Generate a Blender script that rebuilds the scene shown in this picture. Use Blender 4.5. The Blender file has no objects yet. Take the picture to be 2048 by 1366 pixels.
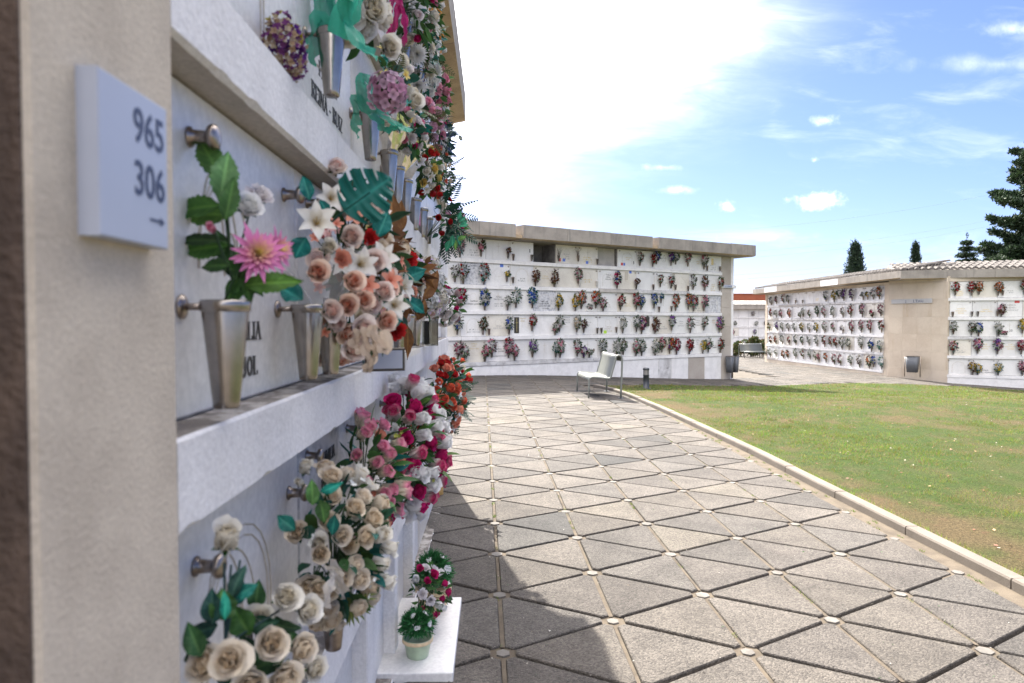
import bpy, math, random
import numpy as np
from mathutils import Vector, Matrix

rnd = random.Random(11)
rng = np.random.default_rng(11)
R = math.radians
scene = bpy.context.scene
COLL = scene.collection

# ---------------------------------------------------------------- camera
cam_d = bpy.data.cameras.new('camera')
cam_d.sensor_width = 36.0
cam_d.lens = 24.21
cam_d.clip_start = 0.02
cam_d.clip_end = 3000
cam_d.dof.use_dof = True
cam_d.dof.focus_distance = 6.5
cam_d.dof.aperture_fstop = 4.3
cam = bpy.data.objects.new('camera', cam_d)
COLL.objects.link(cam)
cam.location = (0, 0, 1.5)
cam.rotation_euler = (R(90 - 1.75), 0, R(-1.58))
scene.camera = cam

# ---------------------------------------------------------------- light
SUN_EL, SUN_AZ = 45.5, -12.5           # azimuth from +Y, negative = to the left
sd = Vector((math.sin(R(SUN_AZ)) * math.cos(R(SUN_EL)), math.cos(R(SUN_AZ)) * math.cos(R(SUN_EL)), math.sin(R(SUN_EL))))
sun_d = bpy.data.lights.new('sun', 'SUN')
sun_d.energy = 4.75
sun_d.angle = R(0.53)
sun_d.color = (1.0, 0.95, 0.87)
sun = bpy.data.objects.new('sun', sun_d)
COLL.objects.link(sun)
sun.rotation_euler = (-sd).to_track_quat('-Z', 'Y').to_euler()

scene.view_settings.view_transform = 'Standard'
scene.view_settings.look = 'None'
scene.view_settings.exposure = 1.8
scene.view_settings.gamma = 1.0


class NT:
    """small helper to write node trees"""
    def __init__(self, tree):
        self.t = tree
        self.t.nodes.clear()

    def n(self, typ, ins=None, **props):
        nd = self.t.nodes.new(typ)
        for k, v in props.items():
            setattr(nd, k, v)
        for k, v in (ins or {}).items():
            s = nd.inputs[k]
            if hasattr(v, 'links') or isinstance(v, bpy.types.NodeSocket):
                self.t.links.new(v, s)
            else:
                s.default_value = v
        return nd

    def math(self, op, a, b=0.0, c=None, clamp=False):
        ins = {0: a, 1: b}
        if c is not None:
            ins[2] = c
        return self.n('ShaderNodeMath', ins, operation=op, use_clamp=clamp).outputs[0]

    def vmath(self, op, a, b=None):
        ins = {0: a}
        if b is not None:
            ins[1] = b
        return self.n('ShaderNodeVectorMath', ins, operation=op)

    def smooth(self, x, a, b):
        nd = self.n('ShaderNodeMapRange', {'Value': x, 'From Min': a, 'From Max': b}, interpolation_type='SMOOTHSTEP')
        return nd.outputs[0]

    def mix(self, f, a, b, blend='MIX'):
        nd = self.n('ShaderNodeMix', None, data_type='RGBA', blend_type=blend)
        for i, v in ((0, f), (6, a), (7, b)):
            if isinstance(v, bpy.types.NodeSocket):
                self.t.links.new(v, nd.inputs[i])
            else:
                nd.inputs[i].default_value = v if i == 0 else (tuple(v) + (1,))[:4]
        return nd.outputs[2]

    def noise(self, vec, scale, detail=4, rough=0.55, dist=0.0):
        nd = self.n('ShaderNodeTexNoise', {'Scale': scale, 'Detail': detail, 'Roughness': rough, 'Distortion': dist})
        if vec is not None:
            self.t.links.new(vec, nd.inputs['Vector'])
        return nd.outputs[0]

    def link(self, a, b):
        self.t.links.new(a, b)


# ---------------------------------------------------------------- sky
world = bpy.data.worlds.new('World')
scene.world = world
world.use_nodes = True
w = NT(world.node_tree)
sky = w.n('ShaderNodeTexSky', None, sky_type='NISHITA', sun_disc=False)
sky.sun_elevation = R(SUN_EL)
sky.sun_rotation = R(SUN_AZ)
sky.altitude = 30
sky.air_density = 1.0
sky.dust_density = 0.6
sky.ozone_density = 2.2
tc = w.n('ShaderNodeTexCoord').outputs['Generated']
sep = w.n('ShaderNodeSeparateXYZ', {0: tc})
dx, dy, dz = sep.outputs
ay = w.math('MAXIMUM', dy, 0.12)
u = w.math('DIVIDE', dx, ay)
v = w.math('DIVIDE', dz, ay)
# streaky cirrus veil, brightest towards the sun
uv = w.n('ShaderNodeCombineXYZ', {0: u, 1: v, 2: 0.0}).outputs[0]
rot = w.n('ShaderNodeMapping', {'Vector': uv, 'Rotation': (0, 0, R(-17)), 'Scale': (1.0, 3.6, 1.0)}).outputs[0]
n1 = w.noise(rot, 2.3, 8, 0.58, 0.5)
n2 = w.noise(rot, 7.0, 8, 0.62, 0.8)
n3 = w.noise(uv, 3.0, 5, 0.5)
edge = w.math('MULTIPLY', u, 0.58)
edge = w.math('ADD', edge, w.math('MULTIPLY', w.math('MULTIPLY', u, u), 0.42))
edge = w.math('ADD', edge, 0.115)
t0 = w.math('SUBTRACT', v, edge)
t1 = w.math('ADD', t0, w.math('MULTIPLY', w.math('SUBTRACT', n1, 0.5), 0.34))
t1 = w.math('ADD', t1, w.math('MULTIPLY', w.math('SUBTRACT', n2, 0.5), 0.20))
veil = w.math('POWER', w.smooth(t1, -0.30, 0.42), 2.8)
# thin wisps elsewhere
wi = w.math('ADD', w.math('MULTIPLY', n1, 0.6), w.math('MULTIPLY', n2, 0.4))
wisp = w.math('MULTIPLY', w.smooth(wi, 0.48, 0.80), 0.17)
mask = w.math('MAXIMUM', veil, wisp)


def puff(cu, cv, ru, rv, lo, hi, sc):
    d = w.vmath('SUBTRACT', uv, (cu, cv, 0)).outputs[0]
    d = w.n('ShaderNodeMapping', {'Vector': d, 'Scale': (1 / ru, 1 / rv, 1)}).outputs[0]
    ln = w.vmath('LENGTH', d).outputs['Value']
    nn = w.noise(uv, sc, 6, 0.6)
    q = w.math('ADD', w.math('SUBTRACT', 1.0, ln), w.math('MULTIPLY', w.math('SUBTRACT', nn, 0.5), 1.9))
    return w.smooth(q, lo, hi)


for a in ((.475, .175, .046, .017, .0, 1.9, 46), (.341, .166, .018, .010, .0, 2.2, 70), (.485, .292, .034, .013, .15, 3.2, 44),
          (.47, .234, .010, .007, .2, 3.0, 60), (.40, .122, .12, .014, .2, 3.2, 22), (.80, .425, .14, .020, .2, 2.6, 14),
          (.74, .375, .20, .026, .2, 3.6, 12), (.25, .222, .05, .010, .2, 3.0, 25), (.27, .19, .05, .01, .2, 3.0, 25)):
    mask = w.math('MAXIMUM', mask, puff(*a))
glow = w.vmath('DOT_PRODUCT', tc, tuple(sd)).outputs['Value']
gl = w.smooth(glow, 0.55, 0.97)
mask = w.math('MULTIPLY', mask, w.smooth(dz, 0.0, 0.06), clamp=True)
cl_s = w.math('ADD', 12.5, w.math('MULTIPLY', gl, 5.0))
cloud = w.vmath('SCALE', (1.0, 0.975, 0.985))
w.link(cl_s, cloud.inputs['Scale'])
skyc = w.mix(1.0, sky.outputs[0], (0.40, 0.42, 0.60), 'MULTIPLY')
col = w.mix(mask, skyc, cloud.outputs[0])
bg = w.n('ShaderNodeBackground', {'Color': col, 'Strength': 0.10})
out = w.n('ShaderNodeOutputWorld', {'Surface': bg.outputs[0]})


# ---------------------------------------------------------------- mesh builder
class MB:
    def __init__(self):
        self.V, self.F, self.C, self.n = [], [], [], 0

    def add(self, V, F, mat=0, col=(1, 1, 1)):
        V = np.asarray(V, float).reshape(-1, 3)
        if isinstance(F, np.ndarray):
            F = [F]
        else:
            by = {}
            for f in F:
                by.setdefault(len(f), []).append(f)
            F = [np.array(x, int) for x in by.values()]
        for f in F:
            self.F.append((f + self.n, mat))
        c = np.asarray(col, float)
        if c.ndim == 1:
            c = np.repeat(c[None, :], len(V), 0)
        self.V.append(V)
        self.C.append(c[:, :3])
        self.n += len(V)
        return self

    def box(self, x0, y0, z0, x1, y1, z1, mat=0, col=(1, 1, 1)):
        V = [(x0, y0, z0), (x1, y0, z0), (x1, y1, z0), (x0, y1, z0), (x0, y0, z1), (x1, y0, z1), (x1, y1, z1), (x0, y1, z1)]
        F = [(3, 2, 1, 0), (4, 5, 6, 7), (0, 1, 5, 4), (1, 2, 6, 5), (2, 3, 7, 6), (3, 0, 4, 7)]
        return self.add(V, F, mat, col)

    def cbox(self, x0, y0, z0, x1, y1, z1, b, mat=0, col=(1, 1, 1)):
        """box with its front (low y) edges chamfered"""
        V = [(x0, y1, z0), (x1, y1, z0), (x1, y1, z1), (x0, y1, z1),
             (x0, y0 + b, z0), (x1, y0 + b, z0), (x1, y0 + b, z1), (x0, y0 + b, z1),
             (x0 + b, y0, z0 + b), (x1 - b, y0, z0 + b), (x1 - b, y0, z1 - b), (x0 + b, y0, z1 - b)]
        F = [(3, 2, 1, 0)] + [((i + 1) % 4, (i + 1) % 4 + 4, i + 4, i)[::-1] for i in range(4)]
        F += [((i + 1) % 4 + 4, (i + 1) % 4 + 8, i + 8, i + 4)[::-1] for i in range(4)] + [(8, 9, 10, 11)]
        return self.add(V, F, mat, col)

    def tube(self, pts, rad, seg=8, mat=0, col=(1, 1, 1), cap=True):
        P = np.asarray(pts, float)
        n = len(P)
        rad = np.broadcast_to(np.asarray(rad, float), (n,))
        T = np.gradient(P, axis=0)
        T /= np.linalg.norm(T, axis=1)[:, None] + 1e-12
        up = np.array([0, 0, 1.0])
        if abs(T[0] @ up) > 0.9:
            up = np.array([1.0, 0, 0])
        N = np.zeros_like(P)
        a = np.cross(T[0], up)
        a /= np.linalg.norm(a)
        for i in range(n):
            a = a - T[i] * (a @ T[i])
            a /= np.linalg.norm(a) + 1e-12
            N[i] = a
        B = np.cross(T, N)
        th = np.linspace(0, 2 * np.pi, seg, endpoint=False)
        V = P[:, None, :] + rad[:, None, None] * (np.cos(th)[None, :, None] * N[:, None, :] + np.sin(th)[None, :, None] * B[:, None, :])
        F = []
        for i in range(n - 1):
            for j in range(seg):
                k = (j + 1) % seg
                F.append((i * seg + j, i * seg + k, (i + 1) * seg + k, (i + 1) * seg + j))
        if cap:
            F.append(tuple(range(seg))[::-1])
            F.append(tuple((n - 1) * seg + j for j in range(seg)))
        return self.add(V.reshape(-1, 3), F, mat, col)

    def lathe(self, prof, seg=16, mat=0, col=(1, 1, 1), M=None):
        P = np.asarray(prof, float)
        th = np.linspace(0, 2 * np.pi, seg, endpoint=False)
        V = np.stack([P[:, 0][:, None] * np.cos(th), P[:, 0][:, None] * np.sin(th), np.repeat(P[:, 1][:, None], seg, 1)], -1).reshape(-1, 3)
        if M is not None:
            V = xf(V, M)
        i, j = np.meshgrid(np.arange(len(P) - 1), np.arange(seg), indexing='ij')
        k = (j + 1) % seg
        F = np.stack([i * seg + j, i * seg + k, (i + 1) * seg + k, (i + 1) * seg + j], -1).reshape(-1, 4)
        return self.add(V, F, mat, col)

    def merge(self, other, M=None):
        for (f, m) in other.F:
            self.F.append((f + self.n, m))
        for V in other.V:
            self.V.append(xf(V, M) if M is not None else V)
        self.C += other.C
        self.n += other.n
        return self

    def mesh(self, name, mats, smooth=False):
        me = bpy.data.meshes.new(name)
        V = np.concatenate(self.V) if self.V else np.zeros((0, 3))
        C = np.concatenate(self.C)
        me.vertices.add(len(V))
        me.vertices.foreach_set('co', V.astype(np.float32).ravel())
        tot = np.concatenate([np.full(len(f), f.shape[1]) for f, m in self.F])
        li = np.concatenate([f.ravel() for f, m in self.F])
        mi = np.concatenate([np.full(len(f), m) for f, m in self.F])
        st = np.concatenate([[0], np.cumsum(tot)[:-1]])
        me.loops.add(len(li))
        me.loops.foreach_set('vertex_index', li.astype(np.int32))
        me.polygons.add(len(tot))
        me.polygons.foreach_set('loop_start', st.astype(np.int32))
        me.polygons.foreach_set('loop_total', tot.astype(np.int32))
        me.polygons.foreach_set('material_index', mi.astype(np.int32))
        me.polygons.foreach_set('use_smooth', np.full(len(tot), smooth))
        at = me.color_attributes.new('Col', 'FLOAT_COLOR', 'POINT')
        at.data.foreach_set('color', np.c_[C, np.ones(len(C))].astype(np.float32).ravel())
        for m in (mats if isinstance(mats, (list, tuple)) else [mats]):
            me.materials.append(m)
        me.update(calc_edges=True)
        me.validate()
        return me

    def build(self, name, mats, parent=None, smooth=False, loc=None):
        return link(name, self.mesh(name, mats, smooth), parent, loc)


def xf(V, M):
    A = np.array(M)
    return V @ A[:3, :3].T + A[:3, 3]


def link(name, me, parent=None, loc=None):
    o = bpy.data.objects.new(name, me)
    COLL.objects.link(o)
    if parent is not None:
        o.parent = parent
    if loc is not None:
        o.location = loc
    return o


def empty(name, loc=(0, 0, 0), rz=0.0):
    o = bpy.data.objects.new(name, None)
    COLL.objects.link(o)
    o.location = loc
    o.rotation_euler = (0, 0, rz)
    return o


def tag(o, label, cat, group=None):
    o['label'] = label
    o['category'] = cat
    if group:
        o['group'] = group
    return o


def axisM(loc, axis, spin=0.0, s=1.0):
    q = Vector((0, 0, 1)).rotation_difference(Vector(axis).normalized())
    return Matrix.Translation(Vector(loc)) @ q.to_matrix().to_4x4() @ Matrix.Rotation(spin, 4, 'Z') @ Matrix.Scale(s, 4)


def copy_tree(o, parent=None):
    c = o.copy()
    COLL.objects.link(c)
    c.parent = parent
    for ch in list(o.children):
        copy_tree(ch, c)
    return c


def vnoise(x, y, s, seed=0):
    """value noise on numpy arrays"""
    x, y = np.asarray(x) / s, np.asarray(y) / s
    xi, yi = np.floor(x).astype(int), np.floor(y).astype(int)
    fx, fy = x - xi, y - yi
    fx, fy = fx * fx * (3 - 2 * fx), fy * fy * (3 - 2 * fy)

    def h(a, b):
        q = (a * 374761393 + b * 668265263 + seed * 974711) & 0x7fffffff
        q = ((q ^ (q >> 13)) * 1274126177) & 0x7fffffff
        return (q ^ (q >> 16)) % 10007 / 10007.0
    return (h(xi, yi) * (1 - fx) + h(xi + 1, yi) * fx) * (1 - fy) + (h(xi, yi + 1) * (1 - fx) + h(xi + 1, yi + 1) * fx) * fy


# ---------------------------------------------------------------- materials
def new_mat(name):
    m = bpy.data.materials.new(name)
    m.use_nodes = True
    return m, NT(m.node_tree)


def finish(t, bsdf):
    t.n('ShaderNodeOutputMaterial', {'Surface': bsdf})


def stone(name, c1, c2, scale=6.0, rough=0.85, bump=0.2, fine=120.0, spots=None, streak=None, dist=0.004, spec=0.3, rand=0.0, lo=0.35, hi=0.7):
    """mottled mineral surface: two tones by noise, optional dark spots and vertical streaks, fine bump"""
    m, t = new_mat(name)
    tc = t.n('ShaderNodeTexCoord').outputs['Object']
    oi = t.n('ShaderNodeObjectInfo').outputs['Random']
    off = t.n('ShaderNodeCombineXYZ', {0: t.math('MULTIPLY', oi, 37.0), 1: t.math('MULTIPLY', oi, 19.0), 2: t.math('MULTIPLY', oi, 53.0)}).outputs[0]
    p = t.vmath('ADD', tc, off).outputs[0]
    n1 = t.noise(p, scale, 6, 0.6)
    c = t.mix(t.smooth(n1, lo, hi), c1, c2)
    n2 = t.noise(p, fine, 3, 0.6)
    c = t.mix(0.5, c, t.mix(t.smooth(n2, 0.3, 0.75), (0.78, 0.78, 0.78), (1.12, 1.12, 1.12)), 'MULTIPLY')
    if spots:
        n3 = t.noise(p, spots[1], 8, 0.7, 0.6)
        c = t.mix(t.math('MULTIPLY', t.smooth(n3, spots[2], spots[3]), spots[4]), c, spots[0])
    if streak:
        sp = t.n('ShaderNodeMapping', {'Vector': p, 'Scale': (1, 1, 0.09)}).outputs[0]
        n4 = t.noise(sp, streak[1], 6, 0.65)
        c = t.mix(t.math('MULTIPLY', t.smooth(n4, streak[2], streak[3]), streak[4]), c, streak[0])
    if rand:
        k = t.math('ADD', 1.0 - rand, t.math('MULTIPLY', oi, 2 * rand))
        cs = t.vmath('SCALE', c)
        t.link(k, cs.inputs['Scale'])
        c = cs.outputs[0]
    h = t.math('ADD', n2, t.math('MULTIPLY', n1, 0.6))
    b = t.n('ShaderNodeBump', {'Height': h, 'Strength': bump, 'Distance': dist}).outputs[0]
    s = t.n('ShaderNodeBsdfPrincipled', {'Base Color': c, 'Roughness': rough, 'Normal': b, 'Specular IOR Level': spec})
    finish(t, s.outputs[0])
    return m


def plain(name, c, rough=0.5, metal=0.0, spec=0.5, bump=0.0, scale=60.0, var=0.12):
    m, t = new_mat(name)
    tc = t.n('ShaderNodeTexCoord').outputs['Object']
    n = t.noise(tc, scale, 5, 0.6)
    k = t.mix(t.smooth(n, 0.3, 0.7), tuple(x * (1 - var) for x in c), tuple(min(1, x * (1 + var)) for x in c))
    ins = {'Base Color': k, 'Roughness': rough, 'Metallic': metal, 'Specular IOR Level': spec}
    if bump:
        ins['Normal'] = t.n('ShaderNodeBump', {'Height': n, 'Strength': bump, 'Distance': 0.003}).outputs[0]
    finish(t, t.n('ShaderNodeBsdfPrincipled', ins).outputs[0])
    return m


def petal_mat(name, rough, trans, spec):
    m, t = new_mat(name)
    a = t.n('ShaderNodeAttribute', None, attribute_name='Col').outputs['Color']
    tc = t.n('ShaderNodeTexCoord').outputs['Object']
    n = t.noise(tc, 45.0, 3, 0.6)
    c = t.mix(0.35, a, t.mix(n, (0.7, 0.7, 0.7), (1.2, 1.2, 1.2)), 'MULTIPLY')
    b = t.n('ShaderNodeBump', {'Height': t.noise(tc, 140.0, 2, 0.6), 'Strength': 0.12, 'Distance': 0.002}).outputs[0]
    p = t.n('ShaderNodeBsdfPrincipled', {'Base Color': c, 'Roughness': rough, 'Specular IOR Level': spec, 'Normal': b})
    q = t.n('ShaderNodeBsdfTranslucent', {'Color': c})
    finish(t, t.n('ShaderNodeMixShader', {0: trans, 1: p.outputs[0], 2: q.outputs[0]}).outputs[0])
    return m


MT = {}
MT['petal'] = petal_mat('petal_cloth', 0.75, 0.28, 0.25)
MT['leaf'] = petal_mat('leaf_plastic', 0.55, 0.18, 0.25)
MT['needle'] = petal_mat('conifer_foliage', 0.65, 0.10, 0.3)
MT['blade'] = petal_mat('grass_blade', 0.55, 0.45, 0.3)
MT['plaster'] = stone('white_plaster', (0.80, 0.772, 0.742), (0.70, 0.675, 0.645), 5, 0.8, 0.5, 80, spots=((0.30, 0.27, 0.23), 9, 0.62, 0.80, 0.55), streak=((0.46, 0.43, 0.40), 16, 0.56, 0.8, 0.45), dist=0.004)
MT['plaster_dirty'] = stone('stained_plaster', (0.66, 0.64, 0.62), (0.42, 0.40, 0.38), 4, 0.85, 0.35, 90, spots=((0.16, 0.15, 0.14), 6, 0.52, 0.7, 0.8))
MT['plaster_grey'] = stone('grey_mortar', (0.50, 0.46, 0.42), (0.40, 0.37, 0.34), 6, 0.9, 0.4, 80)
MT['sill_grime'] = stone('sill_grime', (0.20, 0.175, 0.15), (0.50, 0.46, 0.41), 14, 0.95, 0.6, 160, lo=0.42, hi=0.62)
MT['marble'] = stone('white_marble', (0.76, 0.738, 0.708), (0.68, 0.658, 0.63), 2.2, 0.38, 0.05, 60, streak=((0.50, 0.47, 0.43), 7, 0.56, 0.75, 0.45), spots=((0.45, 0.42, 0.38), 5, 0.64, 0.8, 0.4), spec=0.5, rand=0.07)
MT['marble_cream'] = stone('cream_marble', (0.72, 0.67, 0.58), (0.62, 0.57, 0.49), 2.2, 0.4, 0.05, 60, spec=0.5, rand=0.06)
MT['marble_grey'] = stone('grey_marble', (0.60, 0.59, 0.59), (0.34, 0.34, 0.36), 16, 0.35, 0.05, 60, spec=0.5, lo=0.45, hi=0.65)
MT['stucco'] = stone('pillar_stone', (0.60, 0.515, 0.40), (0.50, 0.425, 0.33), 9, 0.95, 0.30, 170, spots=((0.36, 0.30, 0.235), 90, 0.56, 0.75, 0.5), dist=0.006)
MT['stucco_shade'] = stone('pillar_return_shade', (0.15, 0.105, 0.078), (0.09, 0.064, 0.05), 9, 0.95, 0.9, 90, dist=0.01)  # pillar stone darkened to brown, shade of the return put into the colour
MT['limestone'] = stone('limestone_blocks', (0.60, 0.51, 0.40), (0.52, 0.43, 0.33), 1.4, 0.9, 0.3, 60, streak=((0.36, 0.24, 0.13), 1.5, 0.55, 0.74, 0.7), rand=0.035)
MT['limestone_grey'] = stone('grey_limestone', (0.45, 0.40, 0.345), (0.38, 0.33, 0.28), 1.6, 0.9, 0.3, 60, streak=((0.30, 0.23, 0.16), 2, 0.6, 0.76, 0.5), rand=0.06)
MT['concrete'] = stone('eave_concrete', (0.33, 0.295, 0.255), (0.25, 0.223, 0.195), 3, 0.9, 0.5, 90, streak=((0.15, 0.14, 0.13), 7, 0.5, 0.74, 0.65), rand=0.10)
MT['concrete_white'] = stone('painted_eave', (0.70, 0.69, 0.68), (0.6, 0.58, 0.56), 3, 0.9, 0.4, 90)
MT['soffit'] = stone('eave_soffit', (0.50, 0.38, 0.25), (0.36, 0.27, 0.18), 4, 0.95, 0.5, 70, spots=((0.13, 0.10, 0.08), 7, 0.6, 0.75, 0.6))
MT['void'] = stone('niche_inside', (0.20, 0.19, 0.18), (0.12, 0.115, 0.11), 4, 0.95, 0.3, 60)
MT['gap'] = plain('dark_joint_mortar', (0.16, 0.14, 0.12), 0.95)  # dark mortar tone of the masonry behind slabs and ashlar
MT['carve'] = plain('carved_line', (0.50, 0.45, 0.37), 0.7)
MT['letter_black'] = plain('black_lettering', (0.035, 0.032, 0.03), 0.5)
MT['letter_grey'] = plain('grey_lettering', (0.30, 0.29, 0.28), 0.6)
MT['letter_gold'] = plain('gold_lettering', (0.62, 0.47, 0.20), 0.35, 0.8)
MT['sign_white'] = plain('sign_enamel', (0.39, 0.415, 0.48), 0.35, var=0.03, scale=8)
MT['sign_blue'] = plain('sign_navy', (0.018, 0.032, 0.085), 0.5)
MT['steel'] = stone('brushed_steel', (0.37, 0.34, 0.31), (0.30, 0.275, 0.25), 30, 0.24, 0.02, 400)
for nd in MT['steel'].node_tree.nodes:
    if nd.type == 'BSDF_PRINCIPLED':
        nd.inputs['Metallic'].default_value = 1.0
        nd.inputs['Roughness'].default_value = 0.27
_t = MT['steel'].node_tree
_tc = _t.nodes.new('ShaderNodeTexCoord')
_mp = _t.nodes.new('ShaderNodeMapping')
_mp.inputs['Scale'].default_value = (260, 260, 7)
_nz = _t.nodes.new('ShaderNodeTexNoise')
_nz.inputs['Scale'].default_value = 1.0
_nz.inputs['Detail'].default_value = 5
_bp = _t.nodes.new('ShaderNodeBump')
_bp.inputs['Strength'].default_value = 0.35
_bp.inputs['Distance'].default_value = 0.0006
_t.links.new(_tc.outputs['Object'], _mp.inputs['Vector'])
_t.links.new(_mp.outputs[0], _nz.inputs['Vector'])
_t.links.new(_nz.outputs[0], _bp.inputs['Height'])
for nd in _t.nodes:
    if nd.type == 'BSDF_PRINCIPLED':
        _t.links.new(_bp.outputs[0], nd.inputs['Normal'])
MT['steel_dark'] = plain('aged_steel', (0.33, 0.28, 0.24), 0.33, 1.0)
MT['foil'] = plain('silver_foil', (0.85, 0.82, 0.76), 0.16, 1.0)
MT['kerb'] = stone('kerb_concrete', (0.175, 0.15, 0.125), (0.14, 0.12, 0.10), 3, 0.92, 0.5, 120, spots=((0.2, 0.18, 0.15), 8, 0.62, 0.8, 0.5))
MT['soil'] = stone('joint_soil', (0.085, 0.072, 0.058), (0.13, 0.11, 0.085), 5, 0.98, 0.8, 140)
MT['sand'] = stone('joint_sand', (0.125, 0.10, 0.073), (0.08, 0.064, 0.047), 9, 0.98, 0.8, 140, spots=((0.07, 0.10, 0.03), 3.0, 0.60, 0.72, 0.8))
MT['plug'] = stone('node_plug', (0.19, 0.175, 0.155), (0.12, 0.11, 0.098), 9, 0.9, 0.4, 120)
MT['sign_grey'] = plain('sign_grey', (0.42, 0.41, 0.395), 0.4, var=0.04, scale=8)
MT['terracotta'] = stone('roof_tile', (0.145, 0.13, 0.118), (0.08, 0.07, 0.064), 3, 0.9, 0.4, 50)
MT['brick'] = stone('red_brick', (0.33, 0.10, 0.055), (0.25, 0.075, 0.04), 2, 0.9, 0.3, 30)
MT['corrugated'] = stone('corrugated_sheet', (0.62, 0.60, 0.57), (0.5, 0.48, 0.46), 1, 0.6, 0.1, 20)
MT['bench'] = plain('bench_enamel', (0.17, 0.178, 0.16), 0.4, 0.1, 0.5, var=0.04)
MT['bench_sheet'] = None
MT['bollard'] = plain('bollard_paint', (0.035, 0.038, 0.045), 0.45)
MT['lens'] = plain('bollard_lens', (0.20, 0.19, 0.18), 0.3)
MT['bin'] = plain('bin_grey', (0.10, 0.105, 0.115), 0.5)
MT['bark'] = stone('bark', (0.10, 0.07, 0.05), (0.06, 0.045, 0.03), 8, 0.95, 0.8, 40)
MT['cable'] = plain('cable', (0.20, 0.22, 0.25), 0.6)
MT['pot_green'] = plain('pot_glaze', (0.42, 0.52, 0.36), 0.35, bump=0.1, scale=25)
MT['pot_cream'] = plain('pot_cream', (0.66, 0.50, 0.30), 0.6)
MT['bronze'] = plain('dark_bronze', (0.07, 0.06, 0.05), 0.4, 0.5)
MT['frame_photo'] = plain('photo_tile', (0.20, 0.16, 0.13), 0.3)
MT['blue_tag'] = plain('blue_sticker', (0.10, 0.18, 0.55), 0.4)
MT['red_tag'] = plain('red_sticker', (0.55, 0.05, 0.04), 0.4)
MT['lime_tag'] = plain('lime_sticker', (0.40, 0.62, 0.05), 0.5)

# perforated sheet of the benches
m_, t = new_mat('perforated_sheet')
tc_ = t.n('ShaderNodeTexCoord').outputs['Object']
vo = t.n('ShaderNodeTexVoronoi', {'Vector': tc_, 'Scale': 70.0}, feature='F1').outputs['Distance']
cc = t.mix(t.smooth(vo, 0.28, 0.36), (0.16, 0.165, 0.155), (0.145, 0.152, 0.138))
finish(t, t.n('ShaderNodeBsdfPrincipled', {'Base Color': cc, 'Roughness': 0.4, 'Metallic': 0.1}).outputs[0])
MT['bench_sheet'] = m_

# exposed-aggregate paving: per-slab tint (vertex colour) with pebbles
m_, t = new_mat('aggregate_paving')
tc_ = t.n('ShaderNodeTexCoord').outputs['Object']
a_ = t.n('ShaderNodeAttribute', None, attribute_name='Col').outputs['Color']
vo = t.n('ShaderNodeTexVoronoi', {'Vector': tc_, 'Scale': 125.0}, feature='F1')
rv = t.n('ShaderNodeSeparateColor', {0: vo.outputs['Color']}).outputs[0]
peb = t.mix(rv, (0.42, 0.41, 0.40), (1.45, 1.42, 1.36))
nn = t.noise(tc_, 3.2, 6, 0.65)
blot = t.mix(t.smooth(nn, 0.35, 0.72), (1.06, 1.05, 1.03), (0.72, 0.71, 0.70))
nf = t.noise(tc_, 420.0, 3, 0.7)
gr = t.mix(t.smooth(nf, 0.3, 0.7), (0.68, 0.68, 0.68), (1.25, 1.25, 1.25))
c_ = t.mix(0.72, a_, peb, 'MULTIPLY')
c_ = t.mix(0.8, c_, gr, 'MULTIPLY')
c_ = t.mix(1.0, c_, blot, 'MULTIPLY')
nd_ = t.noise(tc_, 22.0, 6, 0.7, 0.5)
c_ = t.mix(t.math('MULTIPLY', t.smooth(nd_, 0.62, 0.78), 0.4), c_, (0.10, 0.095, 0.09))
h_ = t.math('ADD', t.math('MULTIPLY', t.math('SUBTRACT', 1.0, vo.outputs['Distance']), 1.0), t.math('MULTIPLY', nf, 0.5))
b_ = t.n('ShaderNodeBump', {'Height': h_, 'Strength': 0.9, 'Distance': 0.006}).outputs[0]
finish(t, t.n('ShaderNodeBsdfPrincipled', {'Base Color': c_, 'Roughness': 0.88, 'Normal': b_, 'Specular IOR Level': 0.3}).outputs[0])
MT['paving'] = m_

# thin lawn soil
m_, t = new_mat('lawn_soil')
tc_ = t.n('ShaderNodeTexCoord').outputs['Object']
a_ = t.n('ShaderNodeAttribute', None, attribute_name='Col').outputs['Color']
n_ = t.noise(tc_, 55.0, 6, 0.75)
n2_ = t.noise(tc_, 7.0, 6, 0.7)
c_ = t.mix(0.85, a_, t.mix(t.smooth(n_, 0.3, 0.72), (0.25, 0.25, 0.23), (1.7, 1.65, 1.5)), 'MULTIPLY')
c_ = t.mix(t.math('MULTIPLY', t.smooth(n2_, 0.57, 0.7), 0.55), c_, (0.16, 0.085, 0.055))
b_ = t.n('ShaderNodeBump', {'Height': n_, 'Strength': 1.0, 'Distance': 0.03}).outputs[0]
finish(t, t.n('ShaderNodeBsdfPrincipled', {'Base Color': c_, 'Roughness': 0.95, 'Normal': b_, 'Specular IOR Level': 0.1}).outputs[0])
MT['lawn'] = m_


def sheer(name, col, alpha, rough=0.5):
    m, t = new_mat(name)
    tc = t.n('ShaderNodeTexCoord').outputs['Object']
    n = t.noise(tc, 30, 4, 0.6)
    k = t.mix(n, tuple(x * 0.8 for x in col), tuple(min(1, x * 1.15) for x in col))
    d = t.n('ShaderNodeBsdfPrincipled', {'Base Color': k, 'Roughness': rough})
    q = t.n('ShaderNodeBsdfTranslucent', {'Color': k})
    s = t.n('ShaderNodeMixShader', {0: 0.45, 1: d.outputs[0], 2: q.outputs[0]})
    tr = t.n('ShaderNodeBsdfTransparent')
    finish(t, t.n('ShaderNodeMixShader', {0: alpha, 1: tr.outputs[0], 2: s.outputs[0]}).outputs[0])
    return m


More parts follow.
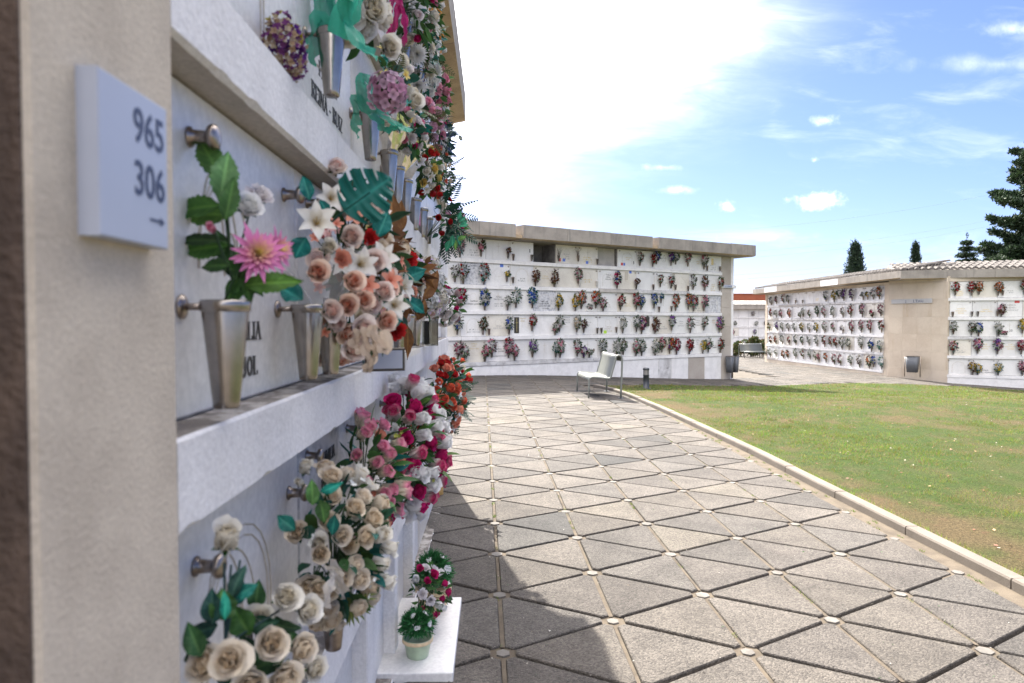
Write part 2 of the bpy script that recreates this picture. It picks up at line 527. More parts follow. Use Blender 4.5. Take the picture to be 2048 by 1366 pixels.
MT['tulle_green'] = sheer('green_tulle', (0.04, 0.40, 0.27), 0.88)
MT['tulle_white'] = sheer('white_gauze', (0.72, 0.66, 0.58), 0.75)
MT['ribbon_cream'] = sheer('cream_ribbon', (0.62, 0.50, 0.38), 0.95)
MT['ribbon_magenta'] = sheer('magenta_ribbon', (0.45, 0.01, 0.13), 0.95, 0.3)
MT['cellophane'] = sheer('cellophane', (0.75, 0.74, 0.76), 0.22, 0.1)
MT['tulle_blue'] = sheer('blue_tulle', (0.02, 0.20, 0.55), 0.8)
m_, t = new_mat('clear_glass')
g1 = t.n('ShaderNodeBsdfGlossy', {'Color': (0.9, 0.9, 0.9, 1), 'Roughness': 0.05})
g2 = t.n('ShaderNodeBsdfTransparent', {'Color': (0.72, 0.74, 0.72, 1)})
fr = t.n('ShaderNodeFresnel', {'IOR': 1.5})
finish(t, t.n('ShaderNodeMixShader', {0: fr.outputs[0], 1: g2.outputs[0], 2: g1.outputs[0]}).outputs[0])
MT['glass'] = m_


# ---------------------------------------------------------------- ground shape
def sst(a, b, x):
    q = np.clip((np.asarray(x, float) - a) / (b - a), 0, 1)
    return q * q * (3 - 2 * q)


def gz(x, y):
    x, y = np.asarray(x, float), np.asarray(y, float)
    base = -0.0155 * np.clip(x, -12, 20) + 0.0061 * np.clip(y, -8, 25)
    return base - 0.47 * sst(-1.5, 9.5, x) * sst(11, 20, y) - 0.12 * sst(14, 18, x) - 0.08 * sst(26, 36, y)


KY = [-6, 2, 4, 5.85, 7.7, 9.4, 11, 12.7, 14.3, 15.1, 15.6]
KX = [3.08, 3.02, 2.995, 2.965, 2.95, 2.88, 2.795, 2.71, 2.62, 2.48, 2.33]


def kerb_x(y):
    return np.interp(y, KY, KX)


def lawn_far(x):
    return np.interp(x, [2.3, 4.5, 7.3, 10, 12.2, 15.4, 30], [15.7, 17.75, 19.75, 21.2, 21.8, 20.8, 16.0])


def in_lawn(x, y):
    return (x > kerb_x(y)) & (y < lawn_far(x)) & (x > 2.3)


# ground sheet to the horizon
gx = np.concatenate([[-900, -400, -150, -60, -30], np.arange(-20, 40.1, 1.0), [60, 100, 200, 400, 900]])
gy = np.concatenate([[-300, -100, -40, -20], np.arange(-10, 60.1, 1.0), [80, 120, 200, 400, 900, 1800]])
GX, GY = np.meshgrid(gx, gy, indexing='ij')
GZ = gz(GX, GY) - 0.030
V = np.stack([GX, GY, GZ], -1).reshape(-1, 3)
i, j = np.meshgrid(np.arange(len(gx) - 1), np.arange(len(gy) - 1), indexing='ij')
ny = len(gy)
F = np.stack([i * ny + j, (i + 1) * ny + j, (i + 1) * ny + j + 1, i * ny + j + 1], -1).reshape(-1, 4)
gobj = MB().add(V, F).build('ground', MT['soil'], smooth=True)
gobj['kind'] = 'structure'

# paving: triangular aggregate slabs with plugs at the nodes
A_ = 0.6428
LD, LX, L0 = np.array([-0.0160, 0.99987]), np.array([0.99987, 0.0160]), np.array([0.0437, 3.0395])


def node(c, r):
    return L0 + LX * (c * A_ * math.sqrt(3) / 2) + LD * ((r + (0.5 if c % 2 else 0)) * A_)


pav = MB()
TONES = [(0.315, 0.285, 0.262), (0.345, 0.312, 0.283), (0.29, 0.268, 0.25), (0.33, 0.297, 0.266), (0.195, 0.19, 0.185), (0.40, 0.36, 0.31), (0.23, 0.22, 0.21)]


def paved(c, x, y):
    if y > 46 or x > 24 or x < -9 or (y > 27 and x < 8):
        return False
    if in_lawn(x, y):
        return False
    d = (x + .762) * .5134 - (y - 17.25) * .8581      # in front of the far niche wall
    if x < 10 and d < -0.3:
        return False
    if y < 15.2 and x > 2.85:
        return False
    if x < -0.75 and y < 6.5:
        return False
    if y > 15.2 and x > 2.0 and y < lawn_far(x) + 0.25 and x > 2.25:
        return False
    return True


def slab(P, tone):
    P = np.array(P)
    cen = P.mean(0)
    ins = 0.0112 + rnd.uniform(-.001, .002)
    # inset triangle
    Q = []
    for k in range(3):
        a, b, c = P[k - 1], P[k], P[(k + 1) % 3]
        e1 = (b - a) / np.linalg.norm(b - a)
        e2 = (c - b) / np.linalg.norm(c - b)
        bis = (cen - b) / np.linalg.norm(cen - b)
        ang = math.acos(np.clip(-e1 @ e2, -1, 1))
        Q.append(b + bis * ins / math.sin(ang / 2))
    cut = 0.040
    poly = []
    for k in range(3):
        a, b, c = Q[k - 1], Q[k], Q[(k + 1) % 3]
        poly.append(b + (a - b) / np.linalg.norm(a - b) * cut)
        poly.append(b + (c - b) / np.linalg.norm(c - b) * cut)
    poly = np.array(poly)
    inner = cen + (poly - cen) * 0.978
    dz = rnd.uniform(-0.0022, 0.0022)
    tx, ty = rnd.uniform(-.004, .004), rnd.uniform(-.004, .004)
    ht = gz(inner[:, 0], inner[:, 1]) + dz + (inner[:, 0] - cen[0]) * tx + (inner[:, 1] - cen[1]) * ty
    hb = gz(poly[:, 0], poly[:, 1]) + dz + (poly[:, 0] - cen[0]) * tx + (poly[:, 1] - cen[1]) * ty
    V = np.concatenate([np.c_[inner, ht], np.c_[poly, hb - 0.005], np.c_[poly, hb - 0.05]])
    F = [tuple(range(6))]
    for k in range(6):
        l = (k + 1) % 6
        F.append((k + 6, l + 6, l, k))
        F.append((k + 12, l + 12, l + 6, k + 6))
    pav.add(V, F, 0, tone)


for c in range(-16, 44):
    for r in range(-9, 72):
        for tri in (0, 1):
            if c % 2 == 0:
                P = [node(c, r), node(c + 1, r), node(c, r + 1)] if tri == 0 else [node(c, r + 1), node(c + 1, r), node(c + 1, r + 1)]
            else:
                P = [node(c, r), node(c + 1, r), node(c + 1, r + 1)] if tri == 0 else [node(c, r), node(c + 1, r + 1), node(c, r + 1)]
            cen = (P[0] + P[1] + P[2]) / 3
            if not paved(c, cen[0], cen[1]):
                continue
            tone = np.array(rnd.choice(TONES[:4] if rnd.random() < .8 else TONES)) * rnd.uniform(0.80, 1.10)
            slab(P, tone * (.352, .350, .345))
for c in range(-16, 44):
    for r in range(-9, 72):
        p = node(c, r)
        q = p + LX * 0.02
        if not (paved(c, p[0], p[1]) or paved(c, q[0], q[1])):
            continue
        z = float(gz(*p))
        th = np.arange(6) * math.pi / 3 + R(30)
        rad = 0.038 * rnd.uniform(0.8, 1.05)
        top = np.c_[p[0] + np.cos(th) * rad, p[1] + np.sin(th) * rad, np.full(6, z - 0.004 + rnd.uniform(-.003, .002))]
        bot = top.copy()
        bot[:, 2] = z - 0.05
        pav.add(np.concatenate([top, bot]), [tuple(range(6))] + [(k + 6, (k + 1) % 6 + 6, (k + 1) % 6, k) for k in range(6)], 1)
        dth = np.arange(10) * math.pi / 5
        pav.add(np.c_[p[0] + np.cos(dth) * .068, p[1] + np.sin(dth) * .068, np.full(10, z - .0125)], [tuple(range(10))], 2)
        # sand packed in the joint that runs along the walk
        p2 = node(c, r + 1)
        w2 = LX * rnd.uniform(.007, .011)
        a, b = p + LD * .05, p2 - LD * .05
        zs = [float(gz(*a)) - rnd.uniform(.004, .012), float(gz(*b)) - rnd.uniform(.004, .012)]
        pav.add([(*(a - w2), zs[0]), (*(a + w2), zs[0]), (*(b + w2), zs[1]), (*(b - w2), zs[1])], [(0, 1, 2, 3)], 2)
path = pav.build('path', [MT['paving'], MT['plug'], MT['sand']])
path['kind'] = 'structure'

# sandy strip between slabs and kerb, and the paved apron by the right-hand walls
ap = MB()
ys = np.arange(-6, 15.61, 0.4)
V = []
for y in ys:
    x1 = float(kerb_x(y))
    for x in (2.72 - 0.016 * y, x1 - 0.04):
        V.append((x, y, float(gz(x, y)) - 0.010))
n = len(ys)
ap.add(V, [(2 * k, 2 * k + 1, 2 * k + 3, 2 * k + 2) for k in range(n - 1)])
strip = ap.build('gravel_strip', MT['sand'])
strip['kind'] = 'structure'

# lawn surface
def dryness(x, y):
    """0 = lush, 1 = bare: small patches, drier towards the near kerb corner"""
    q = 0.30 * vnoise(x, y * .6, 1.5, 5) + 0.34 * vnoise(x, y * .7, 0.55, 6) + 0.36 * vnoise(x, y, 0.18, 8)
    return q + 0.20 * sst(7.0, 3.5, y) * sst(5.5, 3.0, x) + 0.05 * sst(4.2, 3.0, x) - 0.06 * sst(14, 17, y)


nu, nv = 170, 190
V, C = [], []
UU = np.linspace(0, 1, nu) ** 1.6
for a in UU:
    xf0 = 2.33 + 27.6 * a
    yf = float(lawn_far(xf0))
    for b in np.linspace(0, 1, nv):
        y = -6 + (yf + 6) * b
        x = float(kerb_x(y)) + 0.05 + (30 - float(kerb_x(y))) * a
        V.append((x, y))
V = np.array(V)
bmp = 0.02 * (vnoise(V[:, 0], V[:, 1], 1.1, 3) - .5) + 0.018
pn = dryness(V[:, 0], V[:, 1])
dry = sst(0.38, 0.84, pn)
C = np.outer(1 - dry, (0.052, 0.080, 0.022)) + np.outer(dry, (0.118, 0.09, 0.05))
V3 = np.c_[V, gz(V[:, 0], V[:, 1]) + bmp]
i, j = np.meshgrid(np.arange(nu - 1), np.arange(nv - 1), indexing='ij')
F = np.stack([i * nv + j, (i + 1) * nv + j, (i + 1) * nv + j + 1, i * nv + j + 1], -1).reshape(-1, 4)
lawn = MB().add(V3, F, 0, C).build('lawn', MT['lawn'], smooth=True)
lawn['kind'] = 'structure'

# kerb stones, one run of blocks with open joints
kb = MB()


def kerb_run(pts, blk=0.98, hgt=0.055, wd=0.10):
    P = np.array(pts, float)
    seg = np.r_[0, np.cumsum(np.linalg.norm(np.diff(P, axis=0), axis=1))]
    s = 0.0
    while s < seg[-1] - 0.05:
        e = min(s + blk, seg[-1])
        a = np.array([np.interp(s + .006, seg, P[:, k]) for k in (0, 1)])
        b = np.array([np.interp(e - .006, seg, P[:, k]) for k in (0, 1)])
        d = (b - a) / np.linalg.norm(b - a)
        nrm = np.array([d[1], -d[0]]) * wd / 2
        dzb = rnd.uniform(-.004, .004)
        prof = [(-1, -.12), (-1, hgt - .012), (-.86, hgt), (.86, hgt), (1, hgt - .012), (1, -.12)]
        V = []
        for p in (a, b):
            for (o, z) in prof:
                q = p + nrm * o
                V.append((q[0], q[1], float(gz(*p)) + z + dzb))
        F = [(k, k + 1, k + 7, k + 6) for k in range(5)] + [(0, 1, 2, 3, 4, 5), (6, 7, 8, 9, 10, 11)[::-1]]
        kb.add(V, F)
        s = e


yy = np.arange(-6, 15.6, 0.3)
kerb_run([(float(kerb_x(y)), y) for y in yy] + [(2.32, 15.6)])
xx = np.arange(2.5, 30, 0.5)
kerb_run([(x, float(lawn_far(x))) for x in xx], hgt=0.012)
kerb = kb.build('kerb', MT['kerb'])
kerb['kind'] = 'structure'

# grass blades (nobody could count them)
GB, GC = [], []


def blades(n, x0, x1, y0, y1, h, wd):
    x = rng.uniform(x0, x1, n)
    y = rng.uniform(y0, y1, n)
    ok = in_lawn(x - .09, y) & (y < lawn_far(x) - .05)
    x, y = x[ok], y[ok]
    dry = sst(0.36, 0.82, dryness(x, y))
    keep = rng.random(len(x)) > dry * 0.62
    x, y, dry = x[keep], y[keep], dry[keep]
    m = len(x)
    z = gz(x, y) + 0.005
    tuft = vnoise(x, y, 0.11, 21)
    hh = h * rng.uniform(0.40, 1.15, m) * (1 - .35 * dry) * (.45 + 1.25 * tuft ** 1.5)
    th = rng.uniform(0, 2 * np.pi, m)
    ln = rng.uniform(0.2, 1.1, m) * hh
    ph = rng.uniform(0, 2 * np.pi, m)
    ww = wd * rng.uniform(.7, 1.3, m)
    ax, ay = np.cos(th) * ww, np.sin(th) * ww
    V = np.stack([np.c_[x - ax, y - ay, z], np.c_[x + ax, y + ay, z], np.c_[x + np.cos(ph) * ln, y + np.sin(ph) * ln, z + hh]], 1)
    lush = .72 + .5 * vnoise(x, y, .35, 31)
    straw = rng.random(m) < (0.20 + 0.55 * dry)
    g = np.c_[rng.uniform(.14, .29, m), rng.uniform(.215, .36, m), rng.uniform(.03, .075, m)]
    s_ = np.c_[rng.uniform(.30, .44, m), rng.uniform(.25, .34, m), rng.uniform(.12, .19, m)]
    red = rng.random(m) < .035 + .05 * dry
    C = np.where(straw[:, None], s_, g * lush[:, None])
    C = np.where(red[:, None], np.array([.24, .10, .06]), C) * .72
    GB.append(V.reshape(-1, 3))
    GC.append(np.repeat(C, 3, 0))


blades(75000, 2.9, 6.2, 3.2, 6.5, .030, .0024)
blades(85000, 2.8, 9.0, 6.5, 10, .034, .0036)
blades(80000, 2.6, 14, 10, 15, .040, .0056)
blades(75000, 2.2, 18, 15, 21.5, .045, .0085)
gv = np.concatenate(GB)
grass = MB().add(gv, np.arange(len(gv)).reshape(-1, 3), 0, np.concatenate(GC)).build('grass', MT['blade'])
grass['kind'] = 'stuff'
tag(grass, 'short patchy green and straw coloured grass growing over the lawn', 'grass')
# taller fringe against the kerb
_ky = rng.uniform(3.0, 15.4, 5200)
_kx = np.interp(_ky, KY, KX) + .055 + rng.uniform(0, .07, 5200)
_h = rng.uniform(.02, .065, 5200)
_ww = .0018 + .00028 * _ky
_a = rng.uniform(0, 6.28, 5200)
_z = gz(_kx, _ky) + .005
_V = np.stack([np.c_[_kx - np.cos(_a) * _ww, _ky - np.sin(_a) * _ww, _z], np.c_[_kx + np.cos(_a) * _ww, _ky + np.sin(_a) * _ww, _z], np.c_[_kx + rng.uniform(-.045, .02, 5200), _ky + rng.uniform(-.03, .03, 5200), _z + _h]], 1).reshape(-1, 3)
_C = np.where((rng.random(5200) < .3)[:, None], np.array([.36, .29, .15]), np.c_[rng.uniform(.12, .24, 5200), rng.uniform(.2, .34, 5200), rng.uniform(.02, .05, 5200)])
# weeds in the joints of the walk and along the gravel strip
WV, WC = [_V], [np.repeat(_C, 3, 0)]
for k in range(150):
    if k < 70:
        y = rnd.uniform(3.2, 14)
        x = float(kerb_x(y)) - rnd.uniform(.06, .2)
    else:
        c_, r__ = rnd.randint(-1, 4), rnd.randint(0, 14)
        p_ = node(c_, r__) + LD * rnd.uniform(.05, .6)
        x, y = p_[0] + rnd.uniform(-.008, .008), p_[1]
    m = rnd.randint(6, 16)
    zz = float(gz(x, y)) - .012
    for q in range(m):
        a, l = rnd.uniform(0, 6.28), rnd.uniform(.008, .026)
        b = np.array([x + rnd.uniform(-.012, .012), y + rnd.uniform(-.03, .03), zz])
        WV.append(np.array([b + (.002, 0, 0), b - (.002, 0, 0), b + (math.cos(a) * l * .7, math.sin(a) * l * .7, l)]))
        WC.append(np.tile(rnd.choice([(.10, .16, .03), (.16, .2, .04), (.07, .11, .02)]), (3, 1)))
_v = np.concatenate(WV)
wd = MB().add(_v, np.arange(len(_v)).reshape(-1, 3), 0, np.concatenate(WC)).build('weeds', MT['blade'])
wd['kind'] = 'stuff'
tag(wd, 'thin weeds and grass fringe along the kerb and in the paving joints', 'weeds')
# grit and petals blown onto the walk
gt = MB()
for k in range(900):
    y = 2.6 + 11 * rnd.random() ** 1.5
    x = rnd.uniform(-.5, 2.95)
    s = rnd.uniform(.0015, .005)
    z = float(gz(x, y)) + s * .4
    p = np.array([x, y, z])
    q = rng.normal(size=(4, 3)) * s
    q[:, 2] = np.abs(q[:, 2]) * .6
    gt.add(p + q, [(0, 1, 2), (0, 2, 3), (0, 3, 1), (1, 3, 2)], 0, rnd.choice([(.12, .10, .08), (.3, .27, .23), (.5, .47, .42), (.2, .15, .1), (.07, .06, .05), (.06, .12, .04)]))
gto = gt.build('grit', MT['leaf'])
gto['kind'] = 'stuff'
tag(gto, 'fine grit, crumbs and bits of leaf scattered over the paving slabs', 'grit')
# leaf litter on the lawn and in the dry patches
lt = MB()
for k in range(420):
    y = rnd.uniform(4, 17)
    x = rnd.uniform(3.3, 3.3 + (y - 2) * .75)
    if not in_lawn(x - .1, y):
        continue
    s = rnd.uniform(.008, .02)
    a = rnd.uniform(0, 6.28)
    z = float(gz(x, y)) + .028
    d = np.array([math.cos(a), math.sin(a), rnd.uniform(-.4, .4)]) * s
    e = np.array([-math.sin(a), math.cos(a), rnd.uniform(-.4, .4)]) * s * .55
    p = np.array([x, y, z])
    lt.add([p - d, p + e, p + d, p - e], [(0, 1, 2, 3)], 0, rnd.choice([(.32, .12, .08), (.38, .24, .12), (.45, .40, .30), (.22, .10, .06)]))
lt_o = lt.build('leaf_litter', MT['leaf'])
lt_o['kind'] = 'stuff'
tag(lt_o, 'scattered brown and red dry leaves lying in the lawn', 'leaf litter')

# ---------------------------------------------------------------- lettering
def font_mesh(lines, size, leading=1.35, cond=1.0, extrude=0.0006, align='CENTER', bold=0.0):
    cu = bpy.data.curves.new('letters', 'FONT')
    cu.body = '\n'.join(lines)
    cu.size = size
    cu.space_line = leading * 0.9
    cu.align_x = align
    cu.extrude = extrude
    cu.offset = bold
    cu.resolution_u = 3
    ob = bpy.data.objects.new('letters', cu)
    COLL.objects.link(ob)
    bpy.context.view_layer.update()
    me = bpy.data.meshes.new_from_object(ob.evaluated_get(bpy.context.evaluated_depsgraph_get()))
    bpy.data.objects.remove(ob)
    bpy.data.curves.remove(cu)
    # lay into the wall plane: text x -> x (condensed), text y -> z, extrusion -> -y
    me.transform(Matrix(((cond, 0, 0, 0), (0, 0, -1, 0), (0, 1, 0, 0), (0, 0, 0, 1))))
    return me


def font_obj(lines, size, mat, parent, loc, **kw):
    me = font_mesh(lines, size, **kw)
    me.materials.clear()
    me.materials.append(mat)
    return link('lettering', me, parent, loc)


# a small serif alphabet for the carved and applied letters (unit cap height)
def arc(cx, cy, rx, ry, a0, a1, n=10):
    th = np.radians(np.linspace(a0, a1, n))
    return [(cx + rx * math.cos(a), cy + ry * math.sin(a)) for a in th]


TK, TN = .15, .055
GL = {
    'I': (.30, [([(.15, 0), (.15, 1)], TK, 1)]),
    'L': (.52, [([(.13, 0), (.13, 1)], TK, 1), ([(.13, .03), (.46, .03)], TN, 0), ([(.46, 0), (.46, .22)], TN, 0)]),
    'F': (.52, [([(.13, 0), (.13, 1)], TK, 1), ([(.13, .97), (.47, .97)], TN, 0), ([(.47, 1), (.47, .78)], TN, 0), ([(.13, .52), (.37, .52)], TN, 0), ([(.37, .62), (.37, .42)], TN, 0)]),
    'E': (.54, [([(.13, 0), (.13, 1)], TK, 1), ([(.13, .97), (.47, .97)], TN, 0), ([(.47, 1), (.47, .78)], TN, 0), ([(.13, .52), (.37, .52)], TN, 0), ([(.13, .03), (.48, .03)], TN, 0), ([(.48, 0), (.48, .22)], TN, 0)]),
    'A': (.64, [([(.06, 0), (.32, 1)], TN, 1), ([(.56, 0), (.32, 1)], TK, 1), ([(.15, .36), (.47, .36)], TN, 0)]),
    'M': (.76, [([(.09, 0), (.09, 1)], TN, 1), ([(.09, 1), (.37, .06)], TK, 0), ([(.37, .06), (.65, 1)], TN, 0), ([(.65, 0), (.65, 1)], TK, 1)]),
    'N': (.66, [([(.10, 0), (.10, 1)], TN, 1), ([(.10, 1), (.55, .02)], TK, 0), ([(.55, 0), (.55, 1)], TN, 1)]),
    'P': (.56, [([(.13, 0), (.13, 1)], TK, 1), ([(.13, .97)] + arc(.24, .73, .25, .24, 90, -90) + [(.13, .49)], .10, 0)]),
    'R': (.60, [([(.13, 0), (.13, 1)], TK, 1), ([(.13, .97)] + arc(.24, .74, .24, .23, 90, -90) + [(.13, .51)], .10, 0), ([(.30, .50), (.52, .02)], TK, 0)]),
    'U': (.62, [([(.12, 1), (.12, .25)] + arc(.30, .25, .18, .22, 180, 270, 6), TK * .9, 0), (arc(.30, .25, .20, .22, 270, 360, 6) + [(.50, 1)], TN, 0), ([(.03, .98), (.21, .98)], TN, 0), ([(.42, .98), (.58, .98)], TN, 0)]),
    'J': (.42, [([(.27, 1), (.27, .18)] + arc(.14, .18, .13, .16, 0, -170, 8), TK * .9, 0), ([(.15, .98), (.38, .98)], TN, 0)]),
    'O': (.62, [(arc(.30, .5, .20, .46, 0, 360, 22), .12, 0)]),
    'C': (.56, [(arc(.31, .5, .22, .46, 48, 312, 18), .12, 0), ([(.46, .98), (.46, .76)], TN, 0)]),
    'S': (.48, [(arc(.24, .74, .16, .23, 40, 270, 12) + arc(.24, .27, .17, .24, 90, -140, 12), .11, 0)]),
    'V': (.62, [([(.06, 1), (.31, 0)], TK, 1), ([(.56, 1), (.31, 0)], TN, 1)]),
    'H': (.66, [([(.12, 0), (.12, 1)], TK, 1), ([(.53, 0), (.53, 1)], TK, 1), ([(.12, .5), (.53, .5)], TN, 0)]),
    'Z': (.54, [([(.07, .97), (.46, .97)], TN, 0), ([(.45, .96), (.07, .04)], TK, 0), ([(.07, .03), (.48, .03)], TN, 0)]),
    'Y': (.60, [([(.05, 1), (.29, .48)], TK, 0), ([(.54, 1), (.29, .48)], TN, 0), ([(.29, 0), (.29, .5)], TK, 1)]),
    'Q': (.62, [(arc(.30, .5, .20, .46, 0, 360, 22), .12, 0), ([(.32, .2), (.54, -.08)], .10, 0)]),
    'G': (.60, [(arc(.31, .5, .22, .46, 48, 340, 18), .12, 0), ([(.50, .42), (.50, .1)], TK * .8, 0)]),
    'T': (.58, [([(.28, 0), (.28, 1)], TK, 1), ([(.04, .97), (.52, .97)], TN, 0)]),
    '-': (.40, [([(.07, .45), (.32, .45)], .08, 0)]),
    ' ': (.30, []),
}


def serif_mesh(mb, text, size, cx, z, y, cond=1.0):
    """condensed serif capitals in the wall plane, centred on cx, base line z, faces at y (towards -y)"""
    wid = sum(GL[c][0] for c in text) * size * cond
    x = cx - wid / 2
    k = 0
    for c in text:
        adv, strokes = GL[c]
        for (pts, wd, serif) in strokes:
            todo = [(pts, wd)]
            if serif:
                for q in (pts[0], pts[-1]):
                    if q[1] in (0, 1):
                        zz = .025 if q[1] == 0 else .975
                        todo.append(([(q[0] - wd / 2 - .075, zz), (q[0] + wd / 2 + .075, zz)], .05))
            for (pp, ww) in todo:
                P = np.array(pp, float)
                T = np.gradient(P, axis=0)
                T /= np.linalg.norm(T, axis=1)[:, None]
                N = np.c_[-T[:, 1], T[:, 0]] * ww / 2
                a, b = P + N, P - N
                yy = y - 0.0016 - 0.00004 * (k % 12)
                k += 1
                n = len(P)
                fr = np.concatenate([a, b])
                V = [(x + p[0] * size * cond, yy, z + p[1] * size) for p in fr] + [(x + p[0] * size * cond, y, z + p[1] * size) for p in fr]
                F = []
                for i in range(n - 1):
                    F.append((i, i + 1, n + i + 1, n + i))
                    F.append((i, 2 * n + i, 2 * n + i + 1, i + 1))
                    F.append((n + i, n + i + 1, 3 * n + i + 1, 3 * n + i))
                F += [(0, n, 3 * n, 2 * n), (n - 1, 2 * n - 1, 4 * n - 1, 3 * n - 1)]
                mb.add(V, F)
        x += adv * size * cond
    return mb


# ---------------------------------------------------------------- niche walls
def knob_mesh(s=1.0, dark=True):
    mb = MB()
    prof = [(.0, 0), (.019, 0), (.019, .004), (.0135, .007), (.012, .030), (.0145, .036), (.021, .038), (.0235, .043), (.0225, .050), (.014, .054), (0, .055)]
    mb.lathe([(a * s, b * s) for a, b in prof], 18, M=axisM((0, 0, 0), (0, -1, 0)))
    return mb.mesh('knob', MT['steel_dark'], True)


KNOB_N = knob_mesh(0.85)
KM = MB().lathe([(0, 0), (.014, 0), (.009, .012), (.018, .02), (.016, .032), (0, .036)], 8, M=axisM((0, 0, 0), (0, -1, 0))).mesh('knob', MT['steel_dark'], True)


def carving(kind, w, h):
    """low carved ornament on a slab: arches, crosses, leaning figures, in the slab's plane"""
    mb = MB()
    r = .0022
    if kind == 'arch':
        for k in (0, .02):
            a = [(-w * .28 + k, 0, h * .12)] + [(p[0], 0, p[1]) for p in arc(0, h * .48, w * .28 - k, h * .36 - k, 180, 0, 12)] + [(w * .28 - k, 0, h * .12)]
            mb.tube(a, r, 4)
    elif kind == 'cross':
        mb.tube([(0, 0, h * .35), (0, 0, h * .85)], r * 1.8, 4)
        mb.tube([(-w * .09, -.0006, h * .70), (w * .09, -.0006, h * .70)], r * 1.8, 4)
    elif kind == 'gable':
        mb.tube([(-w * .3, 0, h * .5), (0, 0, h * .84), (w * .3, 0, h * .5)], r, 4)
        mb.tube([(-w * .12, 0, h * .42), (w * .12, 0, h * .42)], r, 4)
    elif kind == 'rule':
        mb.tube([(-w * .2, 0, h * .3), (w * .2, 0, h * .3)], r, 4)
        mb.tube([(p[0], 0, p[1]) for p in arc(0, h * .6, w * .13, h * .2, 0, 360, 16)], r, 4)
    elif kind == 'swirl':
        for k in range(3):
            mb.tube([(p[0], 0, p[1]) for p in arc(-w * .18 + k * .03, h * (.30 + .05 * k), w * (.10 + .06 * k), h * (.5 - .06 * k), 160, 20, 14)], r, 4)
        mb.tube([(p[0], 0, p[1]) for p in arc(-w * .05, h * .5, w * .05, h * .12, 200, -30, 10)], r, 4)
    return mb


CARV = {}


def niche_wall(name, label, cat, O, ang, L, cols, tops, rec, lt, depth, slab_top, knob, near=False, bottom=-0.9, skip=(), mats=None, ledge_seg=(2, 3), carv=True, dirty=0.0, group=None, knobs_h=0.9):
    """O: base point, local x runs along the wall, local -y faces the viewer.
    tops: tops of the ledges from the highest down; a row of slabs stands on each ledge."""
    root = tag(empty(name, (O[0], O[1], 0), ang), label, cat, group)
    core = MB()
    # masonry body behind the slabs, with the open niches really hollow
    zt = slab_top[0] + 0.0
    y0 = rec + 0.035
    hole = sorted([k for k in skip], key=lambda q: q[1])
    rows = len(tops)
    # back body
    core.box(cols[0], y0 + (0.6 if hole else 0), bottom, cols[-1], depth, zt)
    if hole:
        r = 0
        zb = tops[0]
        core.box(cols[0], y0, bottom, cols[-1], y0 + 0.598, zb - 0.001)
        xs = [cols[0]]
        for (rr, c) in hole:
            xs += [cols[c] + .02, cols[c + 1] - .02]
        xs.append(cols[-1])
        for k in range(0, len(xs), 2):
            core.box(xs[k], y0, zb, xs[k + 1], y0 + 0.598, zt)
    core.build('masonry', MT['gap'] if not hole else MT['void'], root)
    # ledges
    for r, zt_ in enumerate(tops):
        c = 0
        while c < len(cols) - 1:
            n = rnd.randint(*ledge_seg)
            e = min(c + n, len(cols) - 1)
            q = rnd.random()
            m = MT['plaster_dirty'] if q < dirty else (MT['plaster_grey'] if q < dirty * 1.7 else MT['plaster'])
            mb = MB()
            x0, x1 = cols[c] + (.002 if c else 0), cols[e] - .002
            if near:
                ledge_strip(mb, x0, x1, zt_ - lt, zt_, rec + .03)
                mb.build('ledge', [m, MT['sill_grime'], MT['plaster_grey']], root)
            else:
                dz_ = rnd.uniform(-.004, .004)
                mb.cbox(x0, rnd.uniform(-.004, .004), zt_ - lt + dz_, x1, rec + .034, zt_ + dz_, .006)
                mb.build('ledge', m, root)
            c = e
    # slabs
    slabs = {}
    for r in range(rows):
        zb, zt_ = tops[r] + .004, (tops[r - 1] - lt - .004 if r else slab_top[0] - .006)
        for c in range(len(cols) - 1):
            if (r, c) in skip:
                continue
            x0, x1 = cols[c] + .005, cols[c + 1] - .005
            mb = MB().cbox(x0 - (x0 + x1) / 2, 0, 0, x1 - (x0 + x1) / 2, .032, zt_ - zb, .005 if near else .004)
            q = rnd.random()
            mm = (mats or {}).get((r, c)) or (MT['marble'] if q < .74 else MT['marble_cream'] if q < .90 else MT['plaster'])
            o = mb.build('niche_slab', mm, root, loc=((x0 + x1) / 2, rec, zb))
            slabs[(r, c)] = o
            w, h = x1 - x0, zt_ - zb
            if knob is not None and (near or rnd.random() < .75):
                for s in (-1, 1):
                    if not near and rnd.random() < .15:
                        continue
                    link('knob', knob, o, (s * (w / 2 - .06), 0, h * knobs_h))
            if carv and rnd.random() < .75:
                kd = rnd.choice(['arch', 'arch', 'cross', 'gable', 'rule'])
                key = (kd, round(w, 2), round(h, 2))
                if key not in CARV:
                    CARV[key] = carving(kd, w, h).mesh('carving', MT['carve'])
                link('carving', CARV[key], o, (0, -.0005, 0))
    return root, slabs


